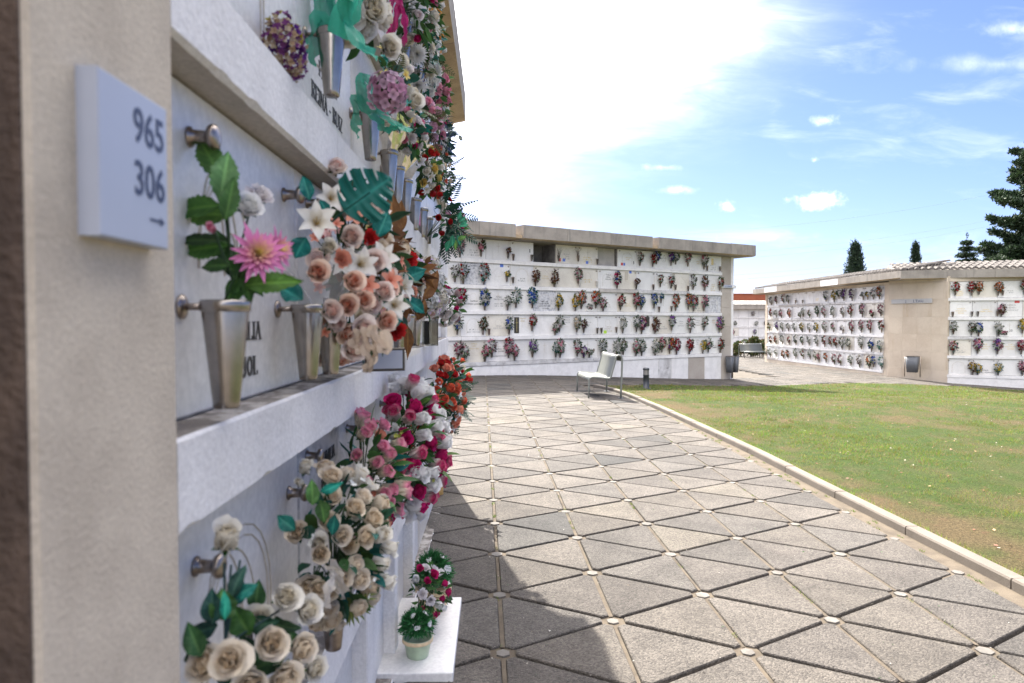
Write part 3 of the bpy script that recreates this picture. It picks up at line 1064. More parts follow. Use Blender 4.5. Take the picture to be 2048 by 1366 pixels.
def ledge_strip(mb, x0, x1, z0, z1, y1):
    """ledge with worn, slightly uneven arrises and a grimy top"""
    n = max(2, int((x1 - x0) / .035))
    xs = np.linspace(x0, x1, n + 1)
    V = []
    for k, x in enumerate(xs):
        j = lambda a: rnd.uniform(-a, a)
        ch1, ch2 = rnd.uniform(.0045, .0055), rnd.uniform(.0055, .0065) * (1.8 if rnd.random() < .05 else 1)
        V += [(x, y1, z0), (x, .006 + ch2 * .6, z0 + j(.0004)), (x, .0 + j(.0004), z0 + ch2), (x, .0 + j(.0004), z1 - ch1), (x, ch1 + j(.0004), z1 + j(.0005)), (x, y1, z1 + .003)]
    F0, F1, F2 = [], [], []
    for k in range(n):
        a, b = k * 6, (k + 1) * 6
        F2.append((a, b, b + 1, a + 1))
        for q in (1, 2, 3):
            F0.append((a + q, b + q, b + q + 1, a + q + 1))
        F1.append((a + 4, b + 4, b + 5, a + 5))
    nn = n * 6
    F0 += [tuple(range(6)), tuple(nn + q for q in range(6))[::-1]]
    base = mb.n
    mb.add(V, F0, 0)
    mb.F.append((np.array(F1) + base, 1))
    mb.F.append((np.array(F2) + base, 2))


# ---- the long niche wall that closes the walk
FAR_O, FAR_A = (-0.762, 17.25), math.atan2(.5134, .8581)
FAR_COLS = [round(-1.503 + .7365 * k, 4) for k in range(16)]          # last edge 9.545
FAR_TOPS = [3.06, 2.405, 1.75, 1.095, 0.44]
SL, CL = 'slab', 'void'
FMATS = {(0, 8): MT['marble'], (4, 3): MT['plaster'], (2, 5): MT['marble_grey'], (2, 14): MT['marble_grey'], (1, 2): MT['marble_grey'], (1, 9): MT['marble_cream'], (1, 7): MT['marble_cream']}
far, far_slabs = niche_wall('niche_wall', 'long white wall of burial niches in shade closing the end of the paved walk', 'niche wall', FAR_O, FAR_A, 10.2, FAR_COLS, FAR_TOPS, .05, .10, 1.3, (3.575,), KM, skip=((0, 5), (0, 8)), mats=FMATS, dirty=.16)
# sealed beige lining of the second open niche
MB().box(FAR_COLS[8] + .025, .16, 3.07, FAR_COLS[9] - .025, .2, 3.57).build('niche_lining', MT['plaster_grey'], far)
# plinth panels
pl = [-1.503, 1.2, 4.37, 6.74, 7.30, 8.03, 8.77, 9.545]
for k in range(len(pl) - 1):
    m = [MT['plaster'], MT['plaster'], MT['plaster'], MT['plaster_dirty'], MT['plaster'], MT['limestone_grey'], MT['plaster']][k]
    MB().cbox(pl[k] + .003, .022, -1.2, pl[k + 1] - .003, .1, .335, .004).build('plinth', m, far)
# end pillar, its white corner return and the small cap band
for k in range(6):
    MB().cbox(9.55, .03, -1.2 + k * .625, 10.02, 1.3, -1.2 + k * .625 + .622, .006).build('pillar', MT['limestone_grey'], far)
MB().cbox(9.55, .05, 2.66, 10.02, 1.3, 3.575, .01).build('pillar', MT['limestone_grey'], far)
MB().cbox(9.55, .0, 2.555, 10.22, 1.3, 2.655, .006).build('string_course', MT['plaster'], far)
MB().cbox(10.022, .06, -1.2, 10.16, 1.3, 2.55, .008).build('corner_trim', MT['plaster'], far)
MB().cbox(10.022, .06, 2.66, 10.16, 1.3, 3.575, .008).build('corner_trim', MT['plaster'], far)
# eave: precast lengths with two drain notches
es = [-1.6, 0.2, 1.27, 1.50, 2.9, 4.4, 5.98, 6.23, 7.6, 9.35, 10.55]
for k in range(len(es) - 1):
    a, b = es[k], es[k + 1]
    if k in (2, 6):
        MB().box(a + .002, -.44, 3.60, b - .002, .6, 3.68).build('drain_spout', MT['soffit'], far)
        continue
    zt = 3.93 + rnd.uniform(-.006, .006)
    mb = MB()
    prof = [(-.50, 3.60), (-.50, zt), (1.5, zt + .05), (1.5, 3.58), (-.38, 3.575)]
    V = [(x, p[0], p[1]) for x in (a + .004, b - .004) for p in prof]
    F = [(q, (q + 1) % 5, (q + 1) % 5 + 5, q + 5) for q in range(4)] + [(0, 1, 2, 3, 4), (5, 6, 7, 8, 9)[::-1]]
    mb.add(V, F, 0)
    mb.F.append((np.array([(4, 0, 5, 9)]), 1))
    mb.build('eave', [MT['concrete'], MT['soffit']], far)
MB().box(1.36, .2, 3.70, 1.44, .28, 3.97).build('drain_pipe', MT['brick'], far)

# lettering, plaques and stickers on the far slabs
FT = [(2, 3, ['FAMILIA', 'MAS NICOLAS', '', 'F.E. 8 - 1992', 'V.D. 5 - 1992'], 'letter_black', .52, .048),
      (2, 2, [], '', 0, 0), (4, 3, ['FAMILIA', 'NIN - ORTEGA', '', '12 DE MARZO DE 2001'], 'letter_black', .45, .05),
      (2, 1 + 1, ['FAMILIA', 'MORERA JUNYENT'], 'letter_black', .30, .06), (1, 2, ['FAMILIA', 'NOGUES', 'J.M.'], 'letter_black', .85, .05),
      (4, 2, ['FAMILIA', 'URIO', 'MONALLOSA'], 'letter_gold', .72, .05), (1, 5, ['FAMILIA', 'SAEZ COR'], 'letter_gold', .4, .05),
      (3, 3, ['FAMILIA', 'GARCIA SALADO'], 'letter_grey', .35, .045), (3, 4, ['FAMILIA', 'PINO'], 'letter_gold', .7, .055),
      (3, 6, ['FAMILIA', 'GARCIA', 'GARCIA'], 'letter_grey', .75, .055), (3, 7, ['FAMILIA', 'PINOL'], 'letter_grey', .5, .055),
      (1, 8, ['FAMILIA', 'BARRIL', 'SANCHEZ'], 'letter_black', .6, .05), (0, 11, ['J.M.', 'BALLES', 'LL. 2'], 'letter_grey', .6, .06),
      (2, 9, ['FAMILIA', 'CABRE MAS'], 'letter_gold', .3, .05), (3, 10, ['LLUIS', 'MESTRE', 'FERRE'], 'letter_gold', .7, .06),
      (3, 12, ['FAMILIA', 'CALVO', 'SAAVEDRA'], 'letter_grey', .55, .055), (3, 13, ['FAMILIA', 'BARRIL', 'GIMENEZ'], 'letter_grey', .6, .06),
      (2, 14, ['FRANCISCO', 'RUIZ SALVADOR', '', 'FAMILIA', 'RUIZ REY'], 'letter_grey', .85, .055), (0, 13, ['FAMILIA', 'MARTI'], 'letter_gold', .4, .05),
      (4, 13, ['JOSEP', 'MAS', '1990'], 'letter_grey', .65, .05), (1, 11, ['FAMILIA TOMAS', 'PEREZ'], 'letter_grey', .3, .045), (3, 14, ['ANA', 'VILA'], 'letter_gold', .6, .06)]
_has = {(t_[0], t_[1]) for t_ in FT if t_[2]}


def worn_text(o, w, h):
    """inscription too small to read from here: rows of short strokes"""
    mb = MB()
    z = h * rnd.uniform(.28, .5)
    for k in range(rnd.randint(2, 4)):
        n = rnd.randint(5, 12)
        st = .032 if k else .026
        x = -n * st / 2 + rnd.uniform(-.02, .02)
        for q in range(n):
            if rnd.random() < .85:
                hh = .042 if k else .03
                mb.box(x, -.0016, z, x + .008, -.0003, z + hh)
                if rnd.random() < .7:
                    mb.box(x + .009, -.0015, z + rnd.choice((0, hh * .5, hh * .85)), x + .022, -.0003, z + rnd.choice((.2, .6, 1)) * hh + .004)
            x += st
        z -= .065
        if z < .03:
            break
    mb.build('lettering', MT[rnd.choice(['letter_grey', 'letter_grey', 'letter_gold', 'letter_black', 'carve'])], o)


for (rc_, o_) in sorted(far_slabs.items()):
    if rc_ not in _has and rnd.random() < .5:
        worn_text(o_, .7, .54)
for (r, c, lines, m, zf, sz) in FT:
    if lines:
        font_obj(lines, sz, MT[m], far_slabs[(r, c)], (0.02, -.0012, .55 * zf + .05))


def plate(name, parent, x, z, w, h, t, m, y=0.0):
    return MB().cbox(x - w / 2, y - t, z - h / 2, x + w / 2, y, z + h / 2, min(.003, t / 3)).build(name, m, parent)


def on_slab(sl, r, c, s, z, rootcols, rec=.05):
    o = sl[(r, c)]
    return o, s - o.location[0], z - o.location[2]


for (r, c, s, z, w, h, m) in ((0, 6, 3.06, 3.16, .05, .09, 'red_tag'), (0, 6, 3.19, 3.16, .09, .08, 'blue_tag'), (0, 7, 4.0, 3.13, .09, .08, 'blue_tag'), (0, 9, 5.29, 3.14, .08, .08, 'red_tag'), (0, 9, 5.38, 3.14, .07, .08, 'blue_tag'),
                              (1, 3, 1.18, 2.92, .10, .08, 'blue_tag'), (1, 9, 5.62, 2.93, .09, .10, 'blue_tag'), (0, 14, 8.88, 3.14, .09, .07, 'blue_tag'), (3, 8, 4.67, 1.17, .11, .09, 'lime_tag'), (0, 9, 5.75, 3.2, .025, .09, 'bronze'), (0, 4, 2.06, 3.35, .025, .09, 'bronze')):
    o, x, zz = on_slab(far_slabs, r, c, s, z, FAR_COLS)
    plate('sticker', o, x, zz, w, h, .003, MT[m])
o, x, zz = on_slab(far_slabs, 3, 4, 1.64, 1.375, FAR_COLS)
p = plate('bronze_plaque', o, x, zz, .15, .42, .012, MT['bronze'])
MB().box(x - .006, -.016, zz - .18, x + .006, -.0125, zz + .18).box(x - .04, -.0164, zz + .06, x + .04, -.0126, zz + .072).build('cross', MT['letter_gold'], p)
o, x, zz = on_slab(far_slabs, 3, 10, 6.29, 1.47, FAR_COLS)
MB().cbox(x - .06, -.05, zz - .14, x + .06, 0, zz + .10, .004).add([(x - .07, -.055, zz + .10), (x + .07, -.055, zz + .10), (x, -.055, zz + .17), (x - .07, 0, zz + .10), (x + .07, 0, zz + .10), (x, 0, zz + .17)], [(0, 1, 2), (3, 5, 4), (0, 2, 5, 3), (1, 4, 5, 2)]).build('shrine_box', MT['bronze'], o)
o, x, zz = on_slab(far_slabs, 0, 14, 9.12, 3.38, FAR_COLS)
plate('medallion', o, x, zz, .10, .2, .01, MT['letter_gold'])
o, x, zz = on_slab(far_slabs, 1, 9, 5.47, 2.8, FAR_COLS)
plate('medallion', o, x, zz, .12, .24, .01, MT['carve'])
o, x, zz = on_slab(far_slabs, 4, 7, 4.25, .66, FAR_COLS)
MB().lathe([(0, 0), (.03, 0), (.034, .006), (0, .01)], 14, M=axisM((x, 0, zz), (0, -1, 0)) @ Matrix.Diagonal((1, 1.4, 1, 1))).build('photo_medallion', MT['frame_photo'], o)
o, x, zz = on_slab(far_slabs, 2, 1, -.13, 1.87, FAR_COLS)
plate('photo_medallion', o, x, zz, .09, .11, .012, MT['frame_photo'])

# ---- the right-hand ring: sunlit wing, stone block, shaded wing
LW_O, LW_A = (13.85, 34.33), math.atan2(-.99827, .05885)
LW_COLS = [round(-.15 + .63 * k, 4) for k in range(16)]               # to 9.30
RT = [2.25, 1.605, 0.955, 0.305, -0.35]
lw, lw_slabs = niche_wall('niche_wall', 'low niche wall wing lit by raking sun, with a tiled roof, beyond the lawn', 'niche wall', LW_O, LW_A, 9.5, LW_COLS, RT, .05, .09, 1.6, (2.79,), KM, dirty=.10, carv=True)
MB().cbox(-.25, .02, -1.4, 9.30, .1, -.445, .004).build('plinth', MT['limestone'], lw)
MB().cbox(9.305, .03, -1.4, 9.62, 1.5, 2.79, .006).build('pillar', MT['limestone'], lw)
MB().cbox(-.40, .03, -1.4, -.155, 1.5, 2.79, .006).build('pillar', MT['limestone'], lw)
RW_O, RW_A = (15.20, 22.68), math.atan2(-.30284, .95304)
RW_COLS = [round(.03 + .722 * k, 4) for k in range(6)]
RR_T = [2.255, 1.618, .962, .324, -.316]
rw, rw_slabs = niche_wall('niche_wall', 'shaded niche wall wing under a tiled eave at the right edge, beside the stone block', 'niche wall', RW_O, RW_A, 3.7, RW_COLS, RR_T, .05, .10, 1.6, (2.80,), KM, dirty=.12)
MB().cbox(.0, .02, -1.5, 3.62, .1, -.42, .004).build('plinth', MT['plaster'], rw)
# block between the wings
bl_a, bl_b = np.array([14.41, 24.72]), np.array([15.215, 22.66])
bl_d = (bl_b - bl_a) / np.linalg.norm(bl_b - bl_a)
BL_L = float(np.linalg.norm(bl_b - bl_a))
blk = tag(empty('stone_block', (bl_a[0], bl_a[1], 0), math.atan2(bl_d[1], bl_d[0])), 'blank beige limestone block between two niche wings, carrying a grey street name sign', 'stone wall')
bw = BL_L / 4
for k in range(4):
    for r_ in range(7):
        z0 = -1.4 + r_ * .605
        if z0 > 2.75:
            continue
        MB().cbox(k * bw + .0008, rnd.uniform(-.001, .001), z0 + .0008, (k + 1) * bw - .0008, .1, min(z0 + .605, 2.8) - .0008, .002).build('ashlar', MT['limestone'], blk)
MB().box(0, .09, -1.4, BL_L, 1.5, 2.8).build('masonry', MT['gap'], blk)
MB().box(-.02, .02, 2.8, BL_L + .02, 1.5, 2.985).build('frieze', MT['limestone'], blk)
MB().box(-.40, .022, 2.79, 9.62, 1.5, 2.90).build('frieze', MT['limestone'], lw)
MB().box(-.02, .022, 2.80, 3.66, 1.5, 2.94).build('frieze', MT['limestone'], rw)
# eave and tiles that run over all three
roof = tag(empty('eave_roof', (13.98, 23.28, 0)), 'grey concrete eave with curved clay roof tiles bending over the right niche walls', 'roof')


def eave_run(p0, p1, inward, zt0, zt1, h, segs, tilts):
    p0, p1 = np.array(p0), np.array(p1)
    d = (p1 - p0) / np.linalg.norm(p1 - p0)
    nin = np.array(inward)
    for k in range(segs):
        a, b = p0 + (p1 - p0) * k / segs + d * .003, p0 + (p1 - p0) * (k + 1) / segs - d * .003
        za, zb = zt0 + (zt1 - zt0) * k / segs, zt0 + (zt1 - zt0) * (k + 1) / segs
        V = []
        for (p, z) in ((a, za), (b, zb)):
            for (o, dz_) in ((0, -h), (0, 0), (.22, .0), (2.0, .30), (2.0, -h), (.10, -h - .02)):
                q = p + nin * o - np.array([13.98, 23.28])
                V.append((q[0], q[1], z + dz_))
        F = [(i, (i + 1) % 6, (i + 1) % 6 + 6, i + 6) for i in range(5)] + [tuple(range(6)), tuple(range(6, 12))[::-1]]
        mb = MB().add(V, F, 0)
        mb.F.append((np.array([(5, 0, 6, 11)]), 1))
        q = 0 if (h < .26 and k in (1, 5)) or (h > .26 and k == 3) else 1
        mb.build('eave', [MT['concrete_white'] if q < .22 else MT['concrete'], MT['soffit']], roof)
    # tiles: rows of half-round covers running up the slope
    ln = np.linalg.norm(p1 - p0)
    n = int(ln / .21)
    mb = MB()
    for k in range(n + 1):
        c = p0 + d * (k + .5) * ln / (n + 1)
        zc = zt0 + (zt1 - zt0) * (k + .5) / (n + 1)
        for row in range(4):
            s0, s1 = .10 + row * .42, .10 + row * .42 + .46
            for (ss, rr_, lift) in (((s0, s1), .085, .012),):
                V = []
                for si, s in enumerate(ss):
                    th = np.linspace(0, math.pi, 7)
                    rad = rr_ * (1 if si == 0 else .86)
                    for tt in th:
                        q = c + nin * s + d * math.cos(tt) * rad - np.array([13.98, 23.28])
                        V.append((q[0], q[1], zc + s * .19 + .0 + math.sin(tt) * rad * .85 + (lift if si == 0 else 0)))
                F = [(i, i + 1, i + 8, i + 7) for i in range(6)] + [tuple(range(7))]
                mb.add(V, F)
    tl = mb.build('tiles', MT['terracotta'], roof, smooth=False)


ULw = np.array([.05885, -.99827])
Nin_l = np.array([.99827, .05885])
Nin_r = np.array([.30284, .95304])
e0 = np.array(LW_O) + ULw * (-.70) - Nin_l * .5
ec = np.array([13.98, 23.28])
e1 = np.array(RW_O) + np.array([.95304, -.30284]) * 4.0 - Nin_r * .5
eave_run(e0, ec, Nin_l, 3.09, 3.21, .24, 9, None)
eave_run(ec, e1, Nin_r, 3.21, 3.18, .28, 4, None)

RTXT = [(rw_slabs, 1, 0, ['FAMILIA', 'CASANOVA', 'BADIA'], 'letter_gold', .4, .06), (rw_slabs, 1, 1, ['FAMILIA', 'FERRER - SAINZ'], 'letter_gold', .35, .055), (rw_slabs, 1, 2, ['FAMILIA', 'ANDREU', 'FERNANDEZ'], 'letter_grey', .6, .07),
        (rw_slabs, 3, 1, ['JOSE', 'CASTELLA', 'ARNAL'], 'letter_gold', .6, .06), (rw_slabs, 3, 2, ['JOSE', 'FONTANET', 'GOMEZ'], 'letter_gold', .6, .06), (rw_slabs, 4, 1, ['FAMILIA', 'GOMEZ - PEDRAZA'], 'letter_black', .2, .06), (rw_slabs, 2, 2, ['20'], 'letter_black', .25, .10)]
for (sl, r, c, lines, m, zf, sz) in RTXT:
    font_obj(lines, sz, MT[m], sl[(r, c)], (0.04, -.0012, .55 * zf + .03))
for (rc_, o_) in sorted(lw_slabs.items()) + sorted(rw_slabs.items()):
    if rnd.random() < .35 and not any(ch.name.startswith('lettering') for ch in o_.children):
        worn_text(o_, .6, .54)
plate('sticker', rw_slabs[(1, 2)], .2, .50, .14, .10, .004, MT['red_tag'])

# street-name sign on the block
ds = bl_d
sg = tag(empty('street_sign', (bl_a[0] + ds[0] * .12, bl_a[1] + ds[1] * .12, 2.10), math.atan2(ds[1], ds[0])), 'long grey street name sign reading L\u2019Estiu on the beige stone block', 'sign')
SGL = 1.55
MB().cbox(0, -.03, 0, SGL, -.002, .155, .004).build('panel', MT['sign_grey'], sg)
font_obj(['L\u2019Estiu'], .135, MT['sign_blue'], sg, (SGL * .55, -.0312, .035), align='LEFT', cond=1.1)
sg_n = MB()
for k, (a, b) in enumerate(((.10, .012), (.06, .012), (.03, .012))):
    sg_n.box(.55, -.0318, a, .60, -.0305, a + b)
sg_n.build('symbol', MT['sign_blue'], sg)
sg2 = tag(empty('street_sign', (FAR_O[0] + .8581 * 9.6 + .5134 * .01, FAR_O[1] + .5134 * 9.6 - .8581 * .01, 2.565), FAR_A), 'small white strip sign with blue letters on the end pillar of the long wall', 'sign')
MB().cbox(0, -.012, 0, .40, .009, .085, .003).build('panel', MT['sign_white'], sg2)
font_obj(['LA TARDOR'], .06, MT['sign_blue'], sg2, (.2, -.0128, .022))

# ---- background: farther niche wall, brick building, hedge
bgw, bg_slabs = niche_wall('niche_wall', 'distant white niche wall seen through the gap, behind a hedge and a bench', 'niche wall', (17.2, 51.7), math.atan2(-.03, 1), 6, [-.8 + .74 * k for k in range(9)], [1.75, 1.05, .35, -.35], .05, .10, 1.5, (2.35,), None, carv=False)
MB().box(-1.2, -.4, 2.35, 5.6, 1.5, 2.68).build('eave', MT['concrete'], bgw)
MB().cbox(-.8, .02, -1.5, 5.1, .1, -.45, .005).build('plinth', MT['plaster'], bgw)
cr = MB()
for k in range(70):
    x = -1.2 + k * .1
    cr.add([(x, -.45, 2.70), (x + .05, -.45, 2.76), (x + .1, -.45, 2.70), (x, 1.6, 2.98), (x + .05, 1.6, 3.04), (x + .1, 1.6, 2.98)], [(0, 1, 4, 3), (1, 2, 5, 4)])
cr.build('corrugated_roof', MT['corrugated'], bgw)
bb = tag(empty('brick_building', (19.6, 56.5, 0)), 'flat red brick building rising behind the distant niche wall', 'building')
MB().cbox(-3, 0, -1, 3.2, 4, 3.0, .02).build('wall', MT['bronze'], bb)
MB().cbox(-3.1, -.1, 3.0, 3.3, 4, 3.66, .02).build('brick_band', MT['brick'], bb)
MB().cbox(-3.15, -.15, 3.66, 3.35, 4, 3.72, .01).build('coping', MT['brick'], bb)

# ---- the near niche wall, with its own worn ledges
NX, NY0 = -.41, .88
NEAR_COLS = [.022] + [round(1.022 + .66 * k - NY0, 4) for k in range(1, 9)]
NT_ = [2.655, 2.0, 1.345, .69, .035]
nmats = {(2, 0): MT['marble'], (3, 0): MT['marble'], (2, 1): MT['marble'], (3, 1): MT['marble_grey'], (1, 0): MT['marble'], (1, 1): MT['marble'], (2, 2): MT['marble'], (3, 2): MT['marble']}
near, near_slabs = niche_wall('niche_wall', 'close niche wall at the left, white ledges and marble slabs crowded with vases of flowers', 'niche wall', (NX, NY0), R(90), 6.4, NEAR_COLS, NT_, .065, .13, 1.3, (3.30,), None, near=True, mats=nmats, carv=False, ledge_seg=(2, 2), bottom=-.3)
# the lowest ledge is the foot of the wall
L_END = NEAR_COLS[-1]
MB().cbox(0, .03, -.4, L_END, .12, -.098, .004).build('plinth', MT['plaster'], near)
MB().cbox(L_END + .002, .02, -.4, L_END + .20, 1.3, 3.30, .008).build('pillar', MT['plaster'], near)
for k, (z0, z1) in enumerate(((-.4, 3.30),)):
    MB().cbox(-.258, -.002 - .0008 * (k % 2), z0, .02, 1.2, z1, .005).build('pillar', MT['stucco'], near)
# pillar's neighbour return, its deep shade painted into the dark stone colour
MB().cbox(-.60, .05, -.4, -.2585, 1.2, 3.30, .004).build('pillar_return_shade', MT['stucco_shade'], near)
MB().box(-.2625, .003, -.4, -.2588, .05, 3.30).build('pillar_return_shade', MT['stucco_shade'], near)  # thin plate added over the pillar's end face, coloured as shade
# eave overhead
ns = [-.6, 1.3, 2.6, 3.9, L_END + .35]
for k in range(4):
    a, b = ns[k], ns[k + 1]
    prof = [(-.148, 3.40), (-.148, 3.66), (1.4, 3.70), (1.4, 3.301), (.0, 3.301), (-.04, 3.38)]
    V = [(x, p[0], p[1]) for x in (a + .004, b - .004) for p in prof]
    F = [(q, (q + 1) % 6, (q + 1) % 6 + 6, q + 6) for q in range(4)] + [tuple(range(6)), tuple(range(6, 12))[::-1]]
    mb = MB().add(V, F, 0)
    mb.F.append((np.array([(4, 5, 11, 10), (5, 0, 6, 11)]), 1))
    mb.build('eave', [MT['concrete'], MT['soffit']], near)


def near_w(py, pz, X=NX):
    """wall-local coordinates of a world (Y, z)"""
    return py - NY0


def slab_of(r, y):
    s = y - NY0
    for c in range(len(NEAR_COLS) - 1):
        if NEAR_COLS[c] <= s < NEAR_COLS[c + 1]:
            return near_slabs[(r, c)]


# white frame posts of the lowest row
for s_ in (NEAR_COLS[2], NEAR_COLS[3], NEAR_COLS[4]):
    MB().cbox(s_ - .05, .012, .037, s_ + .035, .09, .556, .004).build('frame_post', MT['plaster'], near)

# knobs on the near slabs, where the photograph shows them
for (r, y, z, s) in ((2, 1.10, 1.787, 1), (2, 1.585, 1.785, 1), (3, 1.10, 1.108, 1), (3, 1.60, 1.10, 1), (3, 1.76, 1.155, .9), (3, 2.24, 1.15, .9), (2, 1.78, 1.80, .9), (2, 2.25, 1.8, .9),
                     (1, 1.10, 2.45, 1), (1, 1.60, 2.45, 1), (1, 2.26, 2.46, .9), (1, 2.44, 2.46, .9), (3, 2.43, 1.15, .9), (3, 2.9, 1.15, .9), (3, 3.1, 1.15, .9), (3, 3.55, 1.15, .9), (0, 3.5, 3.1, .9), (2, 2.45, 1.8, .9), (2, 2.9, 1.8, .9), (2, 3.1, 1.8, .9)):
    o = slab_of(r, y)
    k = link('knob', KNOB_N, o, (y - NY0 - o.location[0], 0, z - o.location[2]))
    k.scale = (s, s, s)
# lettering
for (r, y, rows_) in ((2, 1.325, [('FAMILIA', 1.462, .036), ('PUJOL', 1.392, .038)]), (2, 2.03, [('FAMILIA', 1.53, .034), ('Y SANCHEZ', 1.415, .036)]),
                      (3, 1.99, [('FAMILIA', 1.095, .036), ('PASCUAL', 1.020, .038), ('VALERAS', .945, .038)]), (1, 2.02, [('FAMILIA', 2.17, .040), ('REINA - RUIZ', 2.088, .044)]),
                      (3, 1.33, [('FAMILIA', .86, .034)])):
    o = slab_of(r, y)
    mb = MB()
    for (tx, z, sz) in rows_:
        serif_mesh(mb, tx, sz, y - NY0 - o.location[0], z - o.location[2], 0.0, 1.45 if r < 3 else 1.15)
    mb.build('lettering', MT['letter_black'], o)
# carved ornament
for (r, y, kd, w_, h_) in ((2, 1.36, 'swirl', .6, .5), (3, 1.36, 'swirl', .6, .5), (3, 1.36, 'arch', .62, .5), (1, 1.4, 'arch', .6, .5), (1, 2.0, 'rule', .6, .62), (2, 2.7, 'arch', .6, .5)):
    o = slab_of(r, y)
    carving(kd, w_, h_).build('carving', MT['carve'], o, loc=(0, -.0005, 0))

# number sign on the pillar
sy0, sy1, sz0, sz1 = .692, .834, 1.584, 1.7495
ns_ = tag(empty('number_sign', (NX + .002, sy0, sz0), R(90)), 'square white enamel sign with blue numbers 965 and 306 and an arrow, on the pillar', 'sign')
MB().cbox(0, -.022, 0, sy1 - sy0, 0, sz1 - sz0, .0015).build('panel', MT['sign_white'], ns_)
nm = font_mesh(['965'], .0530, cond=.88, bold=.0006, align='RIGHT', extrude=.0003)
nm.materials.clear()
nm.materials.append(MT['sign_blue'])
link('numerals', nm, ns_, (.1345, -.0224, .1105))
nm2 = font_mesh(['306'], .0530, cond=.88, bold=.0006, align='RIGHT', extrude=.0003)
nm2.materials.clear()
nm2.materials.append(MT['sign_blue'])
link('numerals', nm2, ns_, (.1345, -.0224, .0535))
ar = MB()
ar.add([(.098, -.0227, .0285), (.122, -.0227, .0285), (.122, -.0227, .0315), (.098, -.0227, .0315)], [(0, 1, 2, 3)])
ar.add([(.121, -.02275, .0248), (.1325, -.02275, .0300), (.121, -.02275, .0352)], [(0, 1, 2)])
ar.build('arrow', MT['sign_blue'], ns_)

# join the wings, block and roof into one building with all its parts as children
ring = tag(empty('niche_building', (15.0, 23.0, 0)), 'low beige niche building with clay tiled eave and two wings of niches beyond the lawn', 'niche building')
bpy.context.view_layer.update()
for old in (lw, rw, blk, roof):
    Mo = ring.matrix_world.inverted() @ old.matrix_world
    for ch in list(old.children):
        ml = ch.matrix_local.copy()
        ch.parent = ring
        ch.matrix_local = Mo @ ml
    bpy.data.objects.remove(old)

# ---------------------------------------------------------------- flowers
CO = {'w': (.78, .76, .73), 'c': (.74, .60, .44), 'p': (.74, .30, .38), 'm': (.46, .012, .11), 'r': (.42, .016, .018), 'u': (.28, .11, .42), 'b': (.06, .13, .52),
      'o': (.72, .19, .05), 'y': (.74, .52, .08), 'k': (.09, .03, .035), 'n': (.20, .10, .055), 'g': (.04, .10, .028), 't': (.012, .17, .14), 'e': (.70, .50, .40), 'l': (.50, .33, .56)}
NAMES = {'w': 'white', 'c': 'cream', 'p': 'pink', 'm': 'magenta', 'r': 'red', 'u': 'purple', 'b': 'blue', 'o': 'orange', 'y': 'yellow', 'k': 'dark', 'n': 'brown', 'g': 'green', 't': 'teal'}


def petal(L, W, a0, a1, cup, nu=5, nv=5, shape='round', base=0.0, z0=0.0, ruf=0.0, pw=1.0):
    v = np.linspace(0, 1, nv)
    uu = np.linspace(-1, 1, nu)
    ang = a0 + (a1 - a0) * v ** pw
    st = L / (nv - 1)
    r = base + np.r_[0, np.cumsum((np.sin(ang[1:]) + np.sin(ang[:-1])) / 2 * st)]
    z = z0 + np.r_[0, np.cumsum((np.cos(ang[1:]) + np.cos(ang[:-1])) / 2 * st)]
    if shape == 'round':
        wv = np.sin(np.pi * (0.12 + 0.78 * v)) ** 0.7
    elif shape == 'point':
        wv = np.sin(np.pi * np.clip(v, 0.04, .985) ** 0.85) ** 0.9
    else:
        wv = np.sin(np.pi * (0.2 + 0.62 * v)) ** 0.5
    wv = W / 2 * wv
    U, Wv = np.meshgrid(uu, wv, indexing='xy')
    an = ang[:, None]
    off = cup * U ** 2 * Wv + (ruf * np.sin(U * 7 + v[:, None] * 3) * v[:, None] * W if ruf else 0)
    x = r[:, None] - np.cos(an) * off
    zz = z[:, None] + np.sin(an) * off
    y = U * Wv
    V = np.stack([x, y, zz], -1).reshape(-1, 3)
    i, j = np.meshgrid(np.arange(nv - 1), np.arange(nu - 1), indexing='ij')
    F = np.stack([i * nu + j, i * nu + j + 1, (i + 1) * nu + j + 1, (i + 1) * nu + j], -1).reshape(-1, 4)
    return V, F, np.repeat(v, nu)


def rotz(V, a):
    c, s = math.cos(a), math.sin(a)
    return np.c_[V[:, 0] * c - V[:, 1] * s, V[:, 0] * s + V[:, 1] * c, V[:, 2]]


def lerp(a, b, t):
    a, b = np.asarray(a, float), np.asarray(b, float)
    t = np.asarray(t, float)
    return a + (b - a) * t[..., None] if t.ndim else a + (b - a) * t


def sepal(mb, s, n=5, col=(.03, .09, .02)):
    for k in range(n):
        V, F, v = petal(.45 * s, .2 * s, .9, 1.7, .2, 3, 4, 'point', .03 * s, -.05 * s)
        mb.add(rotz(V, k * 6.283 / n), F, 1, col)


def rose(mb, c_in, c_out, s=1.0, n=15, opened=1.0, seed=0, tip=None):
    r_ = random.Random(seed)
    for k in range(n):
        t = k / (n - 1)
        a0 = .04 + .55 * t * opened
        a1 = -.38 + (1.62 * t ** 1.55) * opened
        L = (.62 + .16 * t) * r_.uniform(.93, 1.07)
        W = .42 + .62 * t
        V, F, v = petal(L * s, W * s, a0, a1, .85 - .45 * t, 5, 5, 'round', (.03 + .10 * t) * s, (.16 * (1 - t) - .08 * t) * s, .035 * t, 1.6)
        c = lerp(c_in, c_out, t ** .8)
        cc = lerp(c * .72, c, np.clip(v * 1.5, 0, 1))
        if tip is not None:
            cc = cc * (1 - np.clip(v * 2.4 - 1.1, 0, 1)[:, None]) + np.asarray(tip) * np.clip(v * 2.4 - 1.1, 0, 1)[:, None]
        mb.add(rotz(V, k * 2.399 + r_.uniform(-.2, .2)), F, 0, cc)
    sepal(mb, s)


